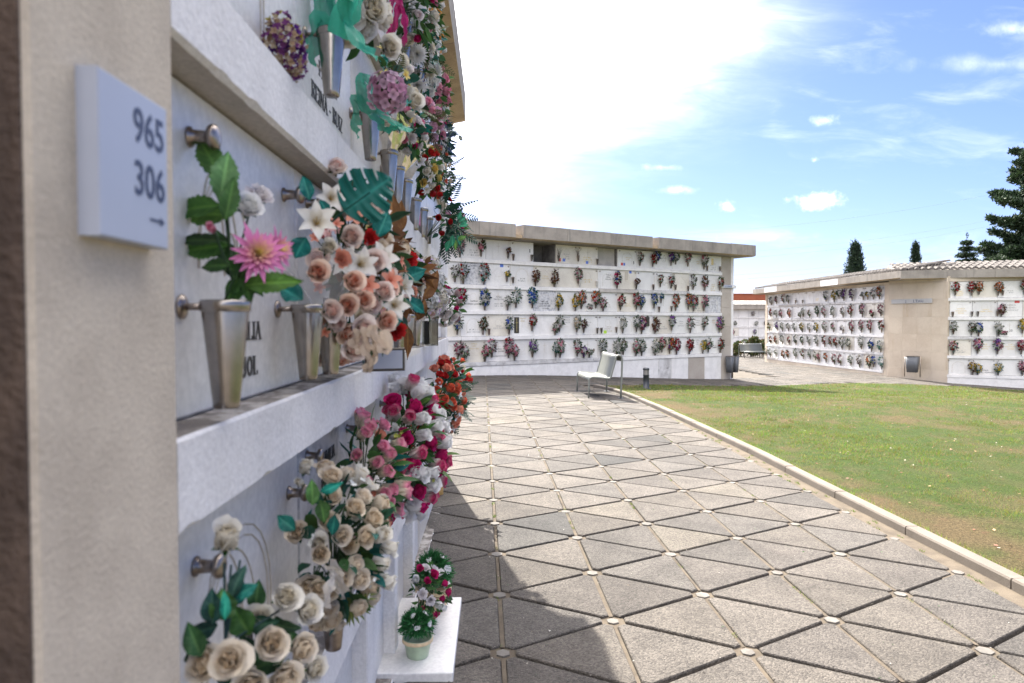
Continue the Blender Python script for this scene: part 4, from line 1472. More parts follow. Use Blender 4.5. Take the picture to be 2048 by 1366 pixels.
def rosebud(mb, c_in, c_out, s=1.0, seed=0, tip=None):
    r_ = random.Random(seed)
    n = 10
    for k in range(n):
        t = k / (n - 1)
        V, F, v = petal((.95 + .1 * t) * s * r_.uniform(.95, 1.05), (.45 + .42 * t) * s, .30 + .10 * t, -.42 + 1.05 * t ** 2.2, .8, 5, 5, 'cup', .02 * s, 0, .02 * t, 1.3)
        c = lerp(c_in, c_out, t)
        cc = lerp(c * .8, c, v)
        if tip is not None:
            f = np.clip(v * 2.4 - 1.25, 0, 1)[:, None]
            cc = cc * (1 - f) + np.asarray(tip) * f
        mb.add(rotz(V, k * 2.399), F, 0, cc)
    sepal(mb, s)


def lily(mb, c1, c2, s=1.0, seed=0):
    for k in range(6):
        V, F, v = petal(1.0 * s, (.52 if k % 2 else .42) * s, .25, 1.75 + .1 * (k % 2), .35, 5, 6, 'point', .02 * s, 0, .02, 1.4)
        mb.add(rotz(V, k * math.pi / 3), F, 0, lerp(c2, c1, np.clip(v * 1.6, 0, 1)))
    for k in range(5):
        a = k * 1.2566
        mb.tube([(0, 0, .1 * s), (math.cos(a) * .12 * s, math.sin(a) * .12 * s, .5 * s)], .014 * s, 4, 0, (.6, .42, .12))


def mum(mb, c_in, c_out, s=1.0, n=66, seed=0):
    r_ = random.Random(seed)
    for k in range(n):
        t = k / (n - 1)
        a = .10 + 1.50 * t
        L = (.40 + .62 * t) * r_.uniform(.85, 1.12)
        V, F, v = petal(L * s, .23 * s, a * .75, a + .12, .5, 3, 4, 'point', .05 * s * t, .12 * s * (1 - t))
        c = lerp(c_in, c_out, min(1, t * 1.5))
        mb.add(rotz(V, k * 2.399), F, 0, lerp(c * .85, c * 1.04, v))


def hydrangea(mb, c1, c2, s=1.0, n=46, seed=0):
    r_ = random.Random(seed)
    for k in range(n):
        z = 1 - 1.35 * (k + .5) / n
        rr = math.sqrt(max(0, 1 - z * z))
        a = k * 2.39996
        d = Vector((rr * math.cos(a), rr * math.sin(a), z))
        M = axisM(d * .74 * s * r_.uniform(.88, 1.10), d + Vector([r_.uniform(-.3, .3) for _ in range(3)]), r_.uniform(0, 6), .27 * s)
        c = np.array(lerp(c1, c2, r_.random())) * r_.uniform(.8, 1.08)
        for q in range(4):
            V, F, v = petal(.8, .85, 1.15, 1.5, .15, 3, 3, 'round', .05, 0)
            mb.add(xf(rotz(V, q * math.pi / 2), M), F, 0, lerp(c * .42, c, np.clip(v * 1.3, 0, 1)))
    mb.lathe([(0, -.5 * s), (.5 * s, -.2 * s), (.6 * s, .1 * s), (.3 * s, .5 * s), (0, .6 * s)], 8, 1, (.04, .08, .03))


def carnation(mb, c1, c2, s=1.0, seed=0):
    r_ = random.Random(seed)
    for k in range(26):
        t = k / 25
        V, F, v = petal((.60 + .25 * t) * s, .52 * s, .05 + .8 * t, .15 + 1.35 * t, .3, 7, 4, 'cup', .02 * s, 0, .10)
        mb.add(rotz(V, k * 2.399), F, 0, lerp(np.asarray(c1) * .7, c2, v))
    sepal(mb, s)


def blossom(mb, c1, c2, s=1.0, n=5, seed=0):
    for k in range(n):
        V, F, v = petal(.9 * s, .55 * s, .9, 1.45, .2, 3, 4, 'point' if n == 6 else 'round', .04 * s, 0)
        mb.add(rotz(V, k * 2 * math.pi / n), F, 0, lerp(c2, c1, np.clip(v * 1.5, 0, 1)))
    mb.lathe([(.16 * s, .03 * s), (.14 * s, .16 * s), (0, .2 * s)], 7, 0, c2)


def leaf(mb, M, L, W, col, droop=.5, fold=.25, n=5, mat=1, wav=0.0, ser=0):
    if n >= 6:
        return leaf_hd(mb, M, L, W, col, droop, fold, mat, max(wav, .05), ser)
    v = np.linspace(0, 1, n + 1)
    ww = W / 2 * np.sin(np.pi * np.clip(v, .02, .995) ** .8)
    if ser:
        ww = ww * (1 - .30 * ((v * ser) % 1.0))
    ang = droop * v
    st = L / n
    x = np.r_[0, np.cumsum(np.cos(ang[1:]) * st)]
    z = -np.r_[0, np.cumsum(np.sin(ang[1:]) * st)]
    V = np.concatenate([np.c_[x, -ww, z + fold * ww + wav * W * np.sin(v * 9)], np.c_[x, 0 * ww, z], np.c_[x, ww, z + fold * ww + wav * W * np.sin(v * 9 + 1)]])
    m = n + 1
    F = []
    for i in range(n):
        F += [(i, m + i, m + i + 1, i + 1), (m + i, 2 * m + i, 2 * m + i + 1, m + i + 1)]
    c = np.asarray(col, float)
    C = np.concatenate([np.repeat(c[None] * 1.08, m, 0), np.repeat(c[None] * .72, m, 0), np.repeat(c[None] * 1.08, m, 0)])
    mb.add(xf(V, M), F, mat, C)


def leaf_hd(mb, M, L, W, col, droop=.5, fold=.25, mat=1, wav=.04, ser=0):
    """broad leaf with midrib, side veins, puckered blade and uneven colour"""
    nv, nu = 26, 11
    v = np.linspace(0, 1, nv)
    uu = np.linspace(-1, 1, nu)
    ww = W / 2 * np.sin(np.pi * np.clip(v, .02, .995) ** .8)
    if ser:
        ww = ww * (1 - .22 * ((v * ser) % 1.0))
    ang = droop * v + rnd.uniform(-.25, .25) * v ** 2
    st = L / (nv - 1)
    x = np.r_[0, np.cumsum(np.cos(ang[1:]) * st)]
    z = -np.r_[0, np.cumsum(np.sin(ang[1:]) * st)]
    U, X = np.meshgrid(uu, x)
    Y = U * ww[:, None]
    ph = (v[:, None] * 7.5 - np.abs(U) * 1.3)
    vein = np.clip(1 - np.abs(((ph + .5) % 1.0) - .5) * 9, 0, 1) * (np.abs(U) > .05)
    mid = np.clip(1 - np.abs(U) * 7, 0, 1)
    p1, p2 = rnd.uniform(0, 6), rnd.uniform(0, 6)
    Z = z[:, None] + fold * np.abs(Y) - .035 * W * vein - .05 * W * mid + wav * W * np.sin(v[:, None] * 9 + p1 + U * 2) * np.abs(U) + .5 * wav * W * np.sin(v[:, None] * 21 + p2) * U ** 2
    c = np.asarray(col, float)
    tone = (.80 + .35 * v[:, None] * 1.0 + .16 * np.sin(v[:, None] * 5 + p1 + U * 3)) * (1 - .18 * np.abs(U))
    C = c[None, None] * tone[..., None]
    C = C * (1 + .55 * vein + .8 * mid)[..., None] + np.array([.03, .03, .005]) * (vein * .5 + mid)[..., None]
    i, j = np.meshgrid(np.arange(nv - 1), np.arange(nu - 1), indexing='ij')
    F = np.stack([i * nu + j, i * nu + j + 1, (i + 1) * nu + j + 1, (i + 1) * nu + j], -1).reshape(-1, 4)
    mb.add(xf(np.stack([X, Y, Z], -1).reshape(-1, 3), M), F, mat, C.reshape(-1, 3))


def leafM(p, d, roll=0.0):
    """x axis along d"""
    d = Vector(d).normalized()
    q = Vector((1, 0, 0)).rotation_difference(d)
    return Matrix.Translation(Vector(p)) @ q.to_matrix().to_4x4() @ Matrix.Rotation(roll, 4, 'X')


def faceM(p, d, n=(.30, -.92, .22), jit=.25):
    """x axis along d, z axis (the leaf's upper face) towards n"""
    x = Vector(d).normalized()
    z = Vector(n) + Vector([rnd.uniform(-jit, jit) for _ in range(3)])
    y = z.cross(x).normalized()
    z = x.cross(y)
    return Matrix.Translation(Vector(p)) @ Matrix((x, y, z)).transposed().to_4x4()


def fern(mb, p, d, L, col, roll=0, n=11, wl=.30, droop=.5, mat=1):
    M = leafM(p, d, roll)
    for k in range(n):
        t = (k + 1) / (n + .5)
        x, z = L * t, -droop * L * t * t * .5
        l = L * wl * math.sin(math.pi * min(.97, .12 + t * .85)) ** .7
        for s in (-1, 1):
            leaf(mb, M @ Matrix.Translation((x, 0, z)) @ Matrix.Rotation(s * 1.05, 4, 'Z'), l, L / n * .72, col, .35, .2, 2, mat)
    mb.tube([xf(np.array([[L * q, 0, -droop * L * q * q * .5]]), M)[0] for q in np.linspace(0, 1, 5)], .0016, 4, mat, np.asarray(col) * .7)


def monstera(mb, M, L, col):
    """one slit leaf: a heart-shaped blade cut from its margin towards the midrib"""
    nv, nu = 64, 25
    v = np.linspace(0, 1, nv)
    uu = np.linspace(-1, 1, nu)
    wv = L * .50 * np.sin(np.pi * np.clip(v, .0, 1) ** .62) ** .75
    U, Wv = np.meshgrid(uu, wv)
    Vv = np.repeat(v[:, None], nu, 1)
    x = L * (Vv * .95 + .30 * np.abs(U) ** 1.5 * (1 - Vv) - .34 * np.abs(U) * (1 - Vv) ** 2.2)
    y = U * Wv
    z = .10 * np.abs(y) - .35 * L * Vv ** 2 * .3 + .006 * np.sin(Vv * 44) * np.abs(U)
    V = np.stack([x, y, z], -1).reshape(-1, 3)
    F, seen = [], []
    for i in range(nv - 1):
        for j in range(nu - 1):
            um = abs((uu[j] + uu[j + 1]) / 2)
            vm = (v[i] + v[i + 1]) / 2
            ph = (vm * 4.6 + (.15 if uu[j] < 0 else .45) + .1 * math.sin(vm * 9)) % 1.0
            if um > .34 + .25 * (vm > .85) and ph < .07 + .13 * um and .10 < vm < .93:
                continue
            F.append((i * nu + j, i * nu + j + 1, (i + 1) * nu + j + 1, (i + 1) * nu + j))
    c = np.asarray(col, float)
    vein = np.clip(1.5 - np.abs(U) * 14, 0, 1)
    C = c[None, None] * (1 + .9 * vein[..., None]) * (.92 + .16 * np.cos(Vv * 4.6 * 6.283 + 2)[..., None] * np.abs(U)[..., None])
    mb.add(xf(V, M), F, 1, C.reshape(-1, 3))
    mb.tube([xf(np.array([[-L * .35, 0, -.02]]), M)[0], xf(np.array([[0, 0, 0]]), M)[0], xf(np.array([[L * .5, 0, -.028 * L]]), M)[0]], .0022, 5, 1, c * .6)


def ribbon(mb, pts, width, normal, mat=0, col=(1, 1, 1), n=18, twist=0.0, wave=.006):
    P = np.array(pts, float)
    tt = np.linspace(0, len(P) - 1, n)
    # smooth interpolation
    Q = np.stack([np.interp(tt, np.arange(len(P)), P[:, k]) for k in range(3)], 1)
    for _ in range(3):
        Q[1:-1] = (Q[:-2] + 2 * Q[1:-1] + Q[2:]) / 4
    T = np.gradient(Q, axis=0)
    T /= np.linalg.norm(T, axis=1)[:, None]
    Nn = np.asarray(normal, float)
    V = []
    for k in range(n):
        b = np.cross(T[k], Nn)
        b /= np.linalg.norm(b) + 1e-9
        m_ = np.cross(b, T[k])
        th = twist * k / n
        d = b * math.cos(th) + m_ * math.sin(th)
        e = -b * math.sin(th) + m_ * math.cos(th)
        for q in np.linspace(-1, 1, 5):
            V.append(Q[k] + d * q * width / 2 * (1 + .15 * math.sin(k * .9)) + e * wave * math.sin(q * 4 + k * .8))
    F = []
    for k in range(n - 1):
        for q in range(4):
            F.append((k * 5 + q, k * 5 + q + 1, k * 5 + q + 6, k * 5 + q + 5))
    mb.add(V, F, mat, col)


LIB = {}
PETALS = [MT['petal'], MT['leaf']]


def flower_mesh(kind, key, var=0):
    k = (kind, key, var)
    if k in LIB:
        return LIB[k]
    mb = MB()
    pal = {'peach': ((.66, .22, .13), (.80, .64, .52)), 'blush': ((.74, .44, .36), (.81, .73, .67)), 'cream': ((.68, .54, .36), (.79, .72, .61)), 'ivory': ((.70, .62, .46), (.80, .77, .70)),
           'white': ((.72, .72, .68), (.81, .80, .79)), 'magenta': ((.34, .006, .07), (.55, .018, .15)), 'red': ((.28, .008, .01), (.50, .02, .02)), 'coral': ((.50, .05, .03), (.72, .17, .09)),
           'salmon': ((.62, .16, .09), (.80, .36, .25)), 'pink': ((.60, .10, .22), (.78, .36, .46)), 'mauve': ((.56, .24, .38), (.74, .50, .62)), 'lilac': ((.46, .26, .52), (.72, .58, .78)), 'purple': ((.12, .03, .20), (.30, .10, .40)),
           'yellow': ((.62, .36, .03), (.80, .66, .24)), 'orange': ((.45, .14, .01), (.80, .30, .03)), 'pinkmum': ((.82, .66, .22), (.76, .26, .50)), 'tan': ((.34, .18, .08), (.58, .40, .24)), 'dusk': ((.30, .17, .17), (.46, .34, .33)),
           'whitepink': ((.78, .62, .62), (.82, .78, .77)), 'beige': ((.60, .45, .28), (.76, .67, .53))}
    tips = {'pinktip': ((.76, .66, .48), (.78, .70, .55), (.70, .22, .34)), 'magtip': ((.74, .62, .56), (.78, .70, .66), (.50, .012, .12)), 'magbase': ((.48, .01, .11), (.52, .014, .13), (.56, .02, .16))}
    ci, c_o, tip = (*pal[key], None) if key in pal else tips[key]
    sd = hash_(kind + key) + var * 7
    if kind == 'rose':
        rose(mb, ci, c_o, 1, 15, [1, .8, 1.15][var % 3], sd, tip)
    elif kind == 'rosebud':
        rosebud(mb, ci, c_o, 1, sd, tip)
    elif kind == 'lily':
        lily(mb, c_o, ci, 1, sd)
    elif kind == 'chrysanthemum':
        mum(mb, ci, c_o, 1, 66, sd)
    elif kind == 'hydrangea':
        hydrangea(mb, ci, c_o, 1, 46, sd)
    elif kind == 'carnation':
        carnation(mb, ci, c_o, 1, sd)
    elif kind == 'blossom':
        blossom(mb, c_o, ci, 1, 5, sd)
    elif kind == 'star_flower':
        blossom(mb, c_o, ci, 1, 6, sd)
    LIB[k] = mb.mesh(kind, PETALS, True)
    return LIB[k]


def hash_(s):
    h = 7
    for ch in s:
        h = (h * 31 + ord(ch)) % 10007
    return h


def put(kind, key, parent, P, axis, size):
    """a flower head as a part of its bouquet; size = its radius in metres"""
    me = flower_mesh(kind, key, rnd.randint(0, 1))
    o = link(kind, me, parent)
    base = Vector(parent.location)
    o.matrix_local = axisM(Vector(P) - base, axis, rnd.uniform(0, 6.28), size)
    return o


GREENS = [(.035, .10, .022), (.05, .14, .03), (.028, .075, .02), (.07, .17, .045)]
TEALS = [(.008, .13, .11), (.012, .20, .17), (.02, .10, .07)]
OLIVE = [(.10, .14, .035), (.16, .19, .05), (.06, .10, .03)]


def on_ell(c, r, n, view=(0.62, -0.75, 0.12), lim=-.15, jit=.12):
    pts = []
    m = int(n * 2.6) + 6
    for k in range(m):
        z = 1 - 2 * (k + .5) / m
        a = k * 2.39996
        q = math.sqrt(1 - z * z)
        d = np.array([q * math.cos(a), q * math.sin(a), z]) + rng.uniform(-jit, jit, 3)
        d /= np.linalg.norm(d)
        if d @ np.array(view) > lim and d[0] > -.25:
            pts.append(d)
    rnd.shuffle(pts)
    return pts[:n]


def near_bouquet(label, c, r, mix, greens=GREENS, mouth=None, nleaf=70, leafL=.06, leafW=.028, ferns=0, fern_col=None, fernL=.11, sprig=None, group='flower bouquets on the near niche wall', name='flower_bouquet', lim=-.15):
    c, r = np.array(c, float), np.array(r, float)
    mouth = np.array(mouth if mouth is not None else (NX + .02, c[1], c[2] - r[2] * 1.0))
    root = tag(empty(name, tuple(mouth)), label, 'bouquet', group)
    mix = [(a_, b_, s_ * 1.06, max(1, int(round(n_ * 1.2)))) for (a_, b_, s_, n_) in mix]
    n = sum(m[3] for m in mix)
    pts = on_ell(c, r, n, lim=lim)
    kinds = [m for m in mix for _ in range(m[3])]
    rnd.shuffle(kinds)
    F = MB()
    leafL, leafW = leafL * .82, leafW * .9
    for d, (kind, key, size, _) in zip(pts, kinds):
        s = size * rnd.uniform(.88, 1.12)
        p = c + r * d * rnd.uniform(.86, 1.06)
        nrm = d / r
        nrm /= np.linalg.norm(nrm)
        ax = nrm * 1.0 + np.array([.25, -.25, .10]) + rng.uniform(-.22, .22, 3)
        put(kind, key, root, p - ax / np.linalg.norm(ax) * s * .45, ax, s)
        F.tube([mouth - mouth, (c + r * d * .35) - mouth, p - ax / np.linalg.norm(ax) * s * .5 - mouth], .0017, 4, 0, (.03, .07, .02), False)
    for k in range(nleaf):
        d = rng.normal(size=3)
        d /= np.linalg.norm(d)
        d[0] = abs(d[0]) * (1 if rnd.random() < .85 else -.4)
        p = c + r * d * rnd.uniform(.5, .93) - mouth
        dd = d / r * r.mean() + rng.uniform(-.6, .6, 3)
        leaf(F, leafM(p, dd, rnd.uniform(-1.5, 1.5)), leafL * rnd.uniform(.7, 1.3), leafW * rnd.uniform(.7, 1.3), np.array(rnd.choice(greens)) * rnd.uniform(.75, 1.25), rnd.uniform(0, .9), .3, 4, 0, .03)
    for k in range(ferns):
        d = rng.normal(size=3)
        d /= np.linalg.norm(d)
        d[0] = abs(d[0])
        fern(F, c + r * d * .6 - mouth, d + rng.uniform(-.3, .3, 3), fernL * rnd.uniform(.8, 1.2), fern_col or rnd.choice(greens), rnd.uniform(-1, 1), 10, .3, .5, 0)
    if sprig:                                     # tiny filler flowers
        for k in range(sprig[1]):
            d = on_ell(c, r, 1)[0]
            p = c + r * d * rnd.uniform(.8, 1.08) - mouth
            M = axisM(p, d + rng.uniform(-.4, .4, 3), rnd.uniform(0, 6), rnd.uniform(.006, .011))
            for q in range(5):
                V, Fq, v = petal(.9, .7, .9, 1.4, .2, 3, 3, 'round', .05, 0)
                F.add(xf(rotz(V, q * 1.2566), M), Fq, 0, sprig[0])
    F.build('foliage', MT['leaf'], root, True)
    return root


def part_mesh(root, name, mats, fn, smooth=True):
    """build a further part of a bouquet in world coordinates"""
    mb = MB()
    fn(mb)
    o = mb.build(name, mats, root, smooth)
    o.location = tuple(-Vector(root.location))
    return o


def hero_leaf(root, name, a, b, X, L, W, col, fold=.25, wav=.04, X2=None, n=7):
    """one leaf as a part of its own, from a to b on the near wall"""
    p, q = WP(*a, X), WP(*b, X2 if X2 is not None else X * (986 - b[0]) / (986 - a[0]))
    mb = MB()
    leaf(mb, faceM(p, q - p), L, W, col, .4, fold, n, 0, wav)
    o = mb.build(name, MT['leaf'], root, True)
    o.location = tuple(-Vector(root.location))
    return o


def WP(px, py, X):
    """point of the plane x = X under a photograph position (authoring aid for the near wall)"""
    cy_, sy_ = math.cos(R(1.58)), math.sin(R(1.58))
    a, b = (px - 1024) / 1377.35, (683 - py) / 1377.35
    cp, sp = math.cos(R(1.75)), math.sin(R(1.75))
    f = cp + b * sp
    d = np.array([a * cy_ + f * sy_, -a * sy_ + f * cy_, b * cp - sp])
    return d * (X / d[0]) + np.array([0, 0, 1.5])

# ---------------------------------------------------------------- vases
def vase(mouth, top=.0345, bot=.0195, h=.165, wallx=-.475, label='', mat='steel', group='steel cone vases on the near niche wall', bracket=True):
    root = tag(empty('flower_vase', (mouth[0], mouth[1], mouth[2] - h)), label, 'vase', group)
    MB().lathe([(0, 0), (bot * .9, 0), (bot, .003), (bot * 1.04, .012), (top, h - .016), (top * .94, h - .004), (top * .90, h - .03), (bot * .8, .02), (0, .015)], 28).build('cone', MT[mat], root, True)
    MB().lathe([(top * 1.0, h - .018), (top * 1.07, h - .016), (top * 1.08, h - .004), (top * 1.03, h), (top * .95, h - .001)], 28).build('rim', MT[mat], root, True)
    if bracket:
        mb = MB()
        mb.tube([(wallx - mouth[0], 0, h - .010), (-top * .95, 0, h - .010)], .0055, 8)
        mb.lathe([(0, .0), (.019, 0), (.019, .004), (.008, .008), (0, .0085)], 16, M=axisM((wallx - mouth[0], 0, h - .010), (1, 0, 0)))
        mb.build('bracket', MT['steel_dark'], root, True)
    return root


VX = -.408
NV = [((VX, 1.063, 1.531), 'steel cone vase holding the single pink chrysanthemum, closest to the pillar'),
      ((VX, 1.53, 1.535), 'steel cone vase left of the big peach bouquet'),
      ((VX, 1.74, 1.530), 'steel cone vase half hidden under the big peach bouquet'),
      ((VX, 2.62, 1.530), 'steel cone vase below the pleated red carnation on the middle ledge'),
      ((VX, 3.00, 1.530), 'steel cone vase under the brown leaf and orchid bouquet'),
      ((VX, 3.30, 1.530), 'slim steel vase right of the orchid bouquet, middle ledge'),
      ((VX, 3.66, 1.530), 'steel cone vase below the white hydrangea, middle ledge'),
      ((VX, 1.775, 2.232), 'tall steel vase wrapped with a green tulle bow, upper row'),
      ((VX, 2.33, 2.20), 'steel vase under the pink hydrangea head and green tulle, upper row'),
      ((VX, 2.74, 2.165), 'steel vase under the silver foil cone, upper row'),
      ((VX, 2.95, 2.15), 'steel vase right of the silver foil cone, upper row'),
      ((VX, 3.24, 2.155), 'steel vase with a pale folded wrap on top, upper row'),
      ((VX, 3.62, 2.135), 'steel vase beside the pink paper tag, upper row'),
      ((VX, 4.00, 2.145), 'farther steel vase below the red and yellow roses, upper row'),
      ((VX, 4.35, 2.145), 'steel vase under the dark fern bouquet, far end of the upper row'),
      ((VX + .02, 1.66, .868), 'dark steel vase under the cream rose bouquet, lower row')]
for (m, lb) in NV:
    vase(m, label=lb, mat='steel_dark' if 'dark steel' in lb else 'steel')
for (y, z, lb) in ((2.55, 2.86, 'tall polished vase high up under the white and pink roses, top row'), (3.15, 2.84, 'polished vase below the white chrysanthemums, top row'), (3.75, 2.84, 'polished vase below the pink peonies, top row')):
    vase((VX + .01, y, z), label=lb, h=.2)

# ---------------------------------------------------------------- near bouquets
# single pink chrysanthemum with serrated leaves
m1 = (VX, 1.063, 1.531)
b1 = tag(empty('flower_bouquet', m1), 'pink chrysanthemum with yellow centre and large green leaves in the first steel vase', 'bouquet', 'flower bouquets on the near niche wall')
pm = WP(512, 512, -.375)
put('chrysanthemum', 'pinkmum', b1, pm, (.52, -.80, .22), .050)
put('chrysanthemum', 'pinkmum', b1, WP(545, 500, -.37), (.9, -.35, .1), .042)
for k in range(10):
    a_ = rnd.uniform(0, 6.28)
    hero_leaf(b1, 'leaf', (480 + 12 * math.cos(a_), 545 + 10 * math.sin(a_)), (480 + 60 * math.cos(a_), 530 + 50 * math.sin(a_)), -.40, .045, .022, rnd.choice([(.03, .09, .02), (.05, .14, .03), (.02, .06, .02)]), .3, .06)
put('rose', 'white', b1, WP(492, 425, -.42), (.45, -.6, .5), .042)
put('carnation', 'whitepink', b1, WP(515, 400, -.43), (.5, -.5, .5), .036)
put('rosebud', 'pink', b1, WP(428, 462, -.415), (-.1, -.8, .3), .016)


def f_b1(mb):
    top = np.array(m1)
    for (px, py, X, dpx, dpy, L, W, col) in ((445, 360, -.425, 405, 285, .075, .040, (.10, .22, .05)), (440, 400, -.42, 455, 320, .07, .042, (.12, .26, .09)), (440, 410, -.42, 352, 415, .078, .036, (.06, .16, .03)),
                                             (455, 430, -.415, 385, 425, .07, .040, (.10, .22, .05)), (450, 440, -.41, 470, 350, .06, .03, (.05, .13, .03)), (455, 490, -.41, 395, 495, .066, .040, (.06, .16, .03)), (450, 480, -.41, 370, 475, .075, .020, (.02, .05, .015)),
                                             (460, 530, -.40, 410, 530, .045, .022, (.03, .08, .02)), (490, 570, -.39, 580, 560, .075, .034, (.06, .15, .02)), (480, 570, -.40, 475, 530, .055, .03, (.05, .14, .025)), (470, 560, -.4, 440, 470, .08, .03, (.025, .07, .02)), (480, 560, -.4, 530, 440, .07, .03, (.03, .08, .02))):
        p, q = WP(px, py, X), WP(dpx, dpy, X * (986 - dpx) / (986 - px))
        leaf(mb, faceM(p, q - p), L * 1.2, W * 1.15, col, .5, .22, 28, 0, .05, 9)
    for (px, py, X) in ((445, 370, -.425), (455, 430, -.415), (500, 420, -.42), (505, 500, -.385), (430, 465, -.415), (480, 540, -.4)):
        mb.tube([top, WP(465, 560, -.405), WP(px, py, X)], .0022, 5, 0, (.02, .05, .015))


part_mesh(b1, 'foliage', MT['leaf'], f_b1)

# the big peach and lily bouquet
b2 = near_bouquet('large bouquet of peach roses and white lilies with a teal monstera leaf', (-.40, 1.87, 1.625), (.165, .25, .235),
                  [('rose', 'blush', .052, 13), ('rose', 'peach', .048, 7), ('lily', 'ivory', .054, 8), ('blossom', 'salmon', .017, 16), ('carnation', 'red', .028, 3), ('rose', 'cream', .045, 4), ('star_flower', 'yellow', .013, 8)],
                  greens=[(.03, .08, .025), (.02, .06, .03), (.01, .15, .12), (.05, .12, .04), (.16, .07, .03)], mouth=(VX, 1.72, 1.53), nleaf=150, leafL=.075, leafW=.036, ferns=5, fern_col=(.10, .2, .16), fernL=.07, sprig=((.75, .45, .42), 40))
put('rose', 'peach', b2, WP(632, 548, -.34), (.4, -.88, .15), .044)
put('lily', 'ivory', b2, WP(632, 452, -.36), (.3, -.9, .25), .060)
put('rose', 'blush', b2, WP(697, 478, -.30), (.45, -.85, .2), .046)
put('rose', 'blush', b2, WP(670, 345, -.40), (.3, -.7, .6), .048)
put('rose', 'peach', b2, WP(700, 565, -.28), (.5, -.85, .1), .043)
put('rose', 'blush', b2, WP(720, 655, -.28), (.5, -.85, -.1), .046)
put('rose', 'peach', b2, WP(765, 640, -.25), (.6, -.8, -.1), .044)
put('carnation', 'red', b2, WP(738, 478, -.29), (.5, -.8, .2), .030)
put('carnation', 'red', b2, WP(790, 660, -.24), (.6, -.8, -.2), .034)


for (x_, y_, X_, kd, ky_, sz_) in ((655, 622, -.33, 'rose', 'blush', .044), (690, 612, -.30, 'rose', 'peach', .044), (745, 525, -.27, 'rose', 'blush', .046), (762, 588, -.25, 'rose', 'blush', .046), (722, 602, -.28, 'rose', 'peach', .042), (698, 700, -.30, 'rose', 'blush', .044), (665, 655, -.33, 'rosebud', 'blush', .04), (760, 520, -.26, 'lily', 'ivory', .054), (715, 530, -.29, 'lily', 'ivory', .054), (680, 520, -.32, 'carnation', 'salmon', .03), (650, 500, -.35, 'rosebud', 'ivory', .036), (785, 610, -.24, 'lily', 'ivory', .05), (780, 560, -.245, 'blossom', 'salmon', .03), (735, 570, -.27, 'blossom', 'salmon', .028), (705, 430, -.30, 'blossom', 'salmon', .026), (660, 400, -.36, 'lily', 'ivory', .05)):
    put(kd, ky_, b2, WP(x_, y_, X_), (.5 + rnd.uniform(-.2, .2), -.82, rnd.uniform(-.1, .3)), sz_)


def f_mon(mb):
    p = WP(693, 418, -.285)
    q = WP(770, 362, -.285 * 216 / 293)
    monstera(mb, faceM(p, q - p, (.35, -.92, .15), 0), .112, (.010, .115, .095))


part_mesh(b2, 'monstera_leaf', [MT['leaf'], MT['leaf']], f_mon)
for (a, b_, L, W) in (((805, 560), (835, 545), .10, .065), ((812, 600), (835, 612), .09, .065), ((755, 475), (770, 435), .09, .06), ((605, 600), (582, 585), .07, .055), ((620, 400), (610, 365), .07, .038), ((760, 650), (800, 640), .07, .045), ((612, 475), (598, 500), .06, .055), ((640, 400), (665, 440), .05, .03)):
    hero_leaf(b2, 'teal_leaf', a, b_, -.27 if a[0] > 700 else -.36, L * .8, W * .75, (.010, .15, .13), .35, .10)


def f_rib2(mb):
    for (pts, wd) in (([(735, 655), (728, 690), (740, 720), (730, 745)], .022), ([(740, 655), (760, 690), (775, 705), (768, 660)], .024), ([(745, 650), (748, 690), (752, 705), (738, 745)], .014), ([(720, 660), (705, 690), (725, 705)], .02)):
        ribbon(mb, [WP(x, y, -.25 * (986 - x) / 246) for k, (x, y) in enumerate(pts)], wd, (.6, -.8, 0), 0, n=20, twist=.8)


part_mesh(b2, 'ribbon', MT['ribbon_cream'], f_rib2)


def f_cel(mb):
    c = np.array((VX, 1.60, 1.535))
    th = np.linspace(0, 6.283, 25)
    V = []
    for k, (r_, z) in enumerate(((.034, 0), (.07, .05), (.11, .10), (.125, .13))):
        for t_ in th:
            q = r_ * (1 + .16 * math.sin(5 * t_ + k) + rnd.uniform(-.05, .05))
            V.append((c[0] + .8 * q * math.cos(t_) + .02, c[1] + q * math.sin(t_), c[2] + z + rnd.uniform(-.008, .008) * k))
    mb.add(V, [(k * 25 + j, k * 25 + j + 1, k * 25 + j + 26, k * 25 + j + 25) for k in range(3) for j in range(24)])


part_mesh(b2, 'cellophane_wrap', MT['cellophane'], f_cel)

# brown leaf, carnation
b3 = near_bouquet('bouquet of cream lilies with a pleated red carnation and big dry brown leaves', (-.40, 2.72, 1.64), (.13, .20, .16),
                  [('lily', 'ivory', .055, 4), ('rose', 'blush', .038, 4), ('carnation', 'salmon', .03, 3), ('blossom', 'peach', .016, 8), ('rose', 'yellow', .02, 2)],
                  greens=[(.16, .065, .02), (.20, .09, .03), (.03, .08, .025), (.10, .04, .015)], mouth=(VX, 2.62, 1.53), nleaf=70, leafL=.10, leafW=.05, sprig=((.7, .5, .3), 20))
put('carnation', 'red', b3, WP(812, 521, -.31), (.5, -.85, .1), .052)
put('carnation', 'tan', b3, WP(806, 490, -.33), (.4, -.8, .4), .03)


for (a, b_, L, W) in (((775, 500), (785, 420), .19, .07), ((790, 500), (765, 440), .15, .06), ((795, 470), (800, 430), .12, .05), ((840, 600), (862, 570), .16, .07), ((815, 650), (818, 700), .13, .04), ((835, 640), (850, 600), .1, .05)):
    hero_leaf(b3, 'dry_leaf', a, b_, -.315, L, W, (.17, .075, .025), .35, .08)

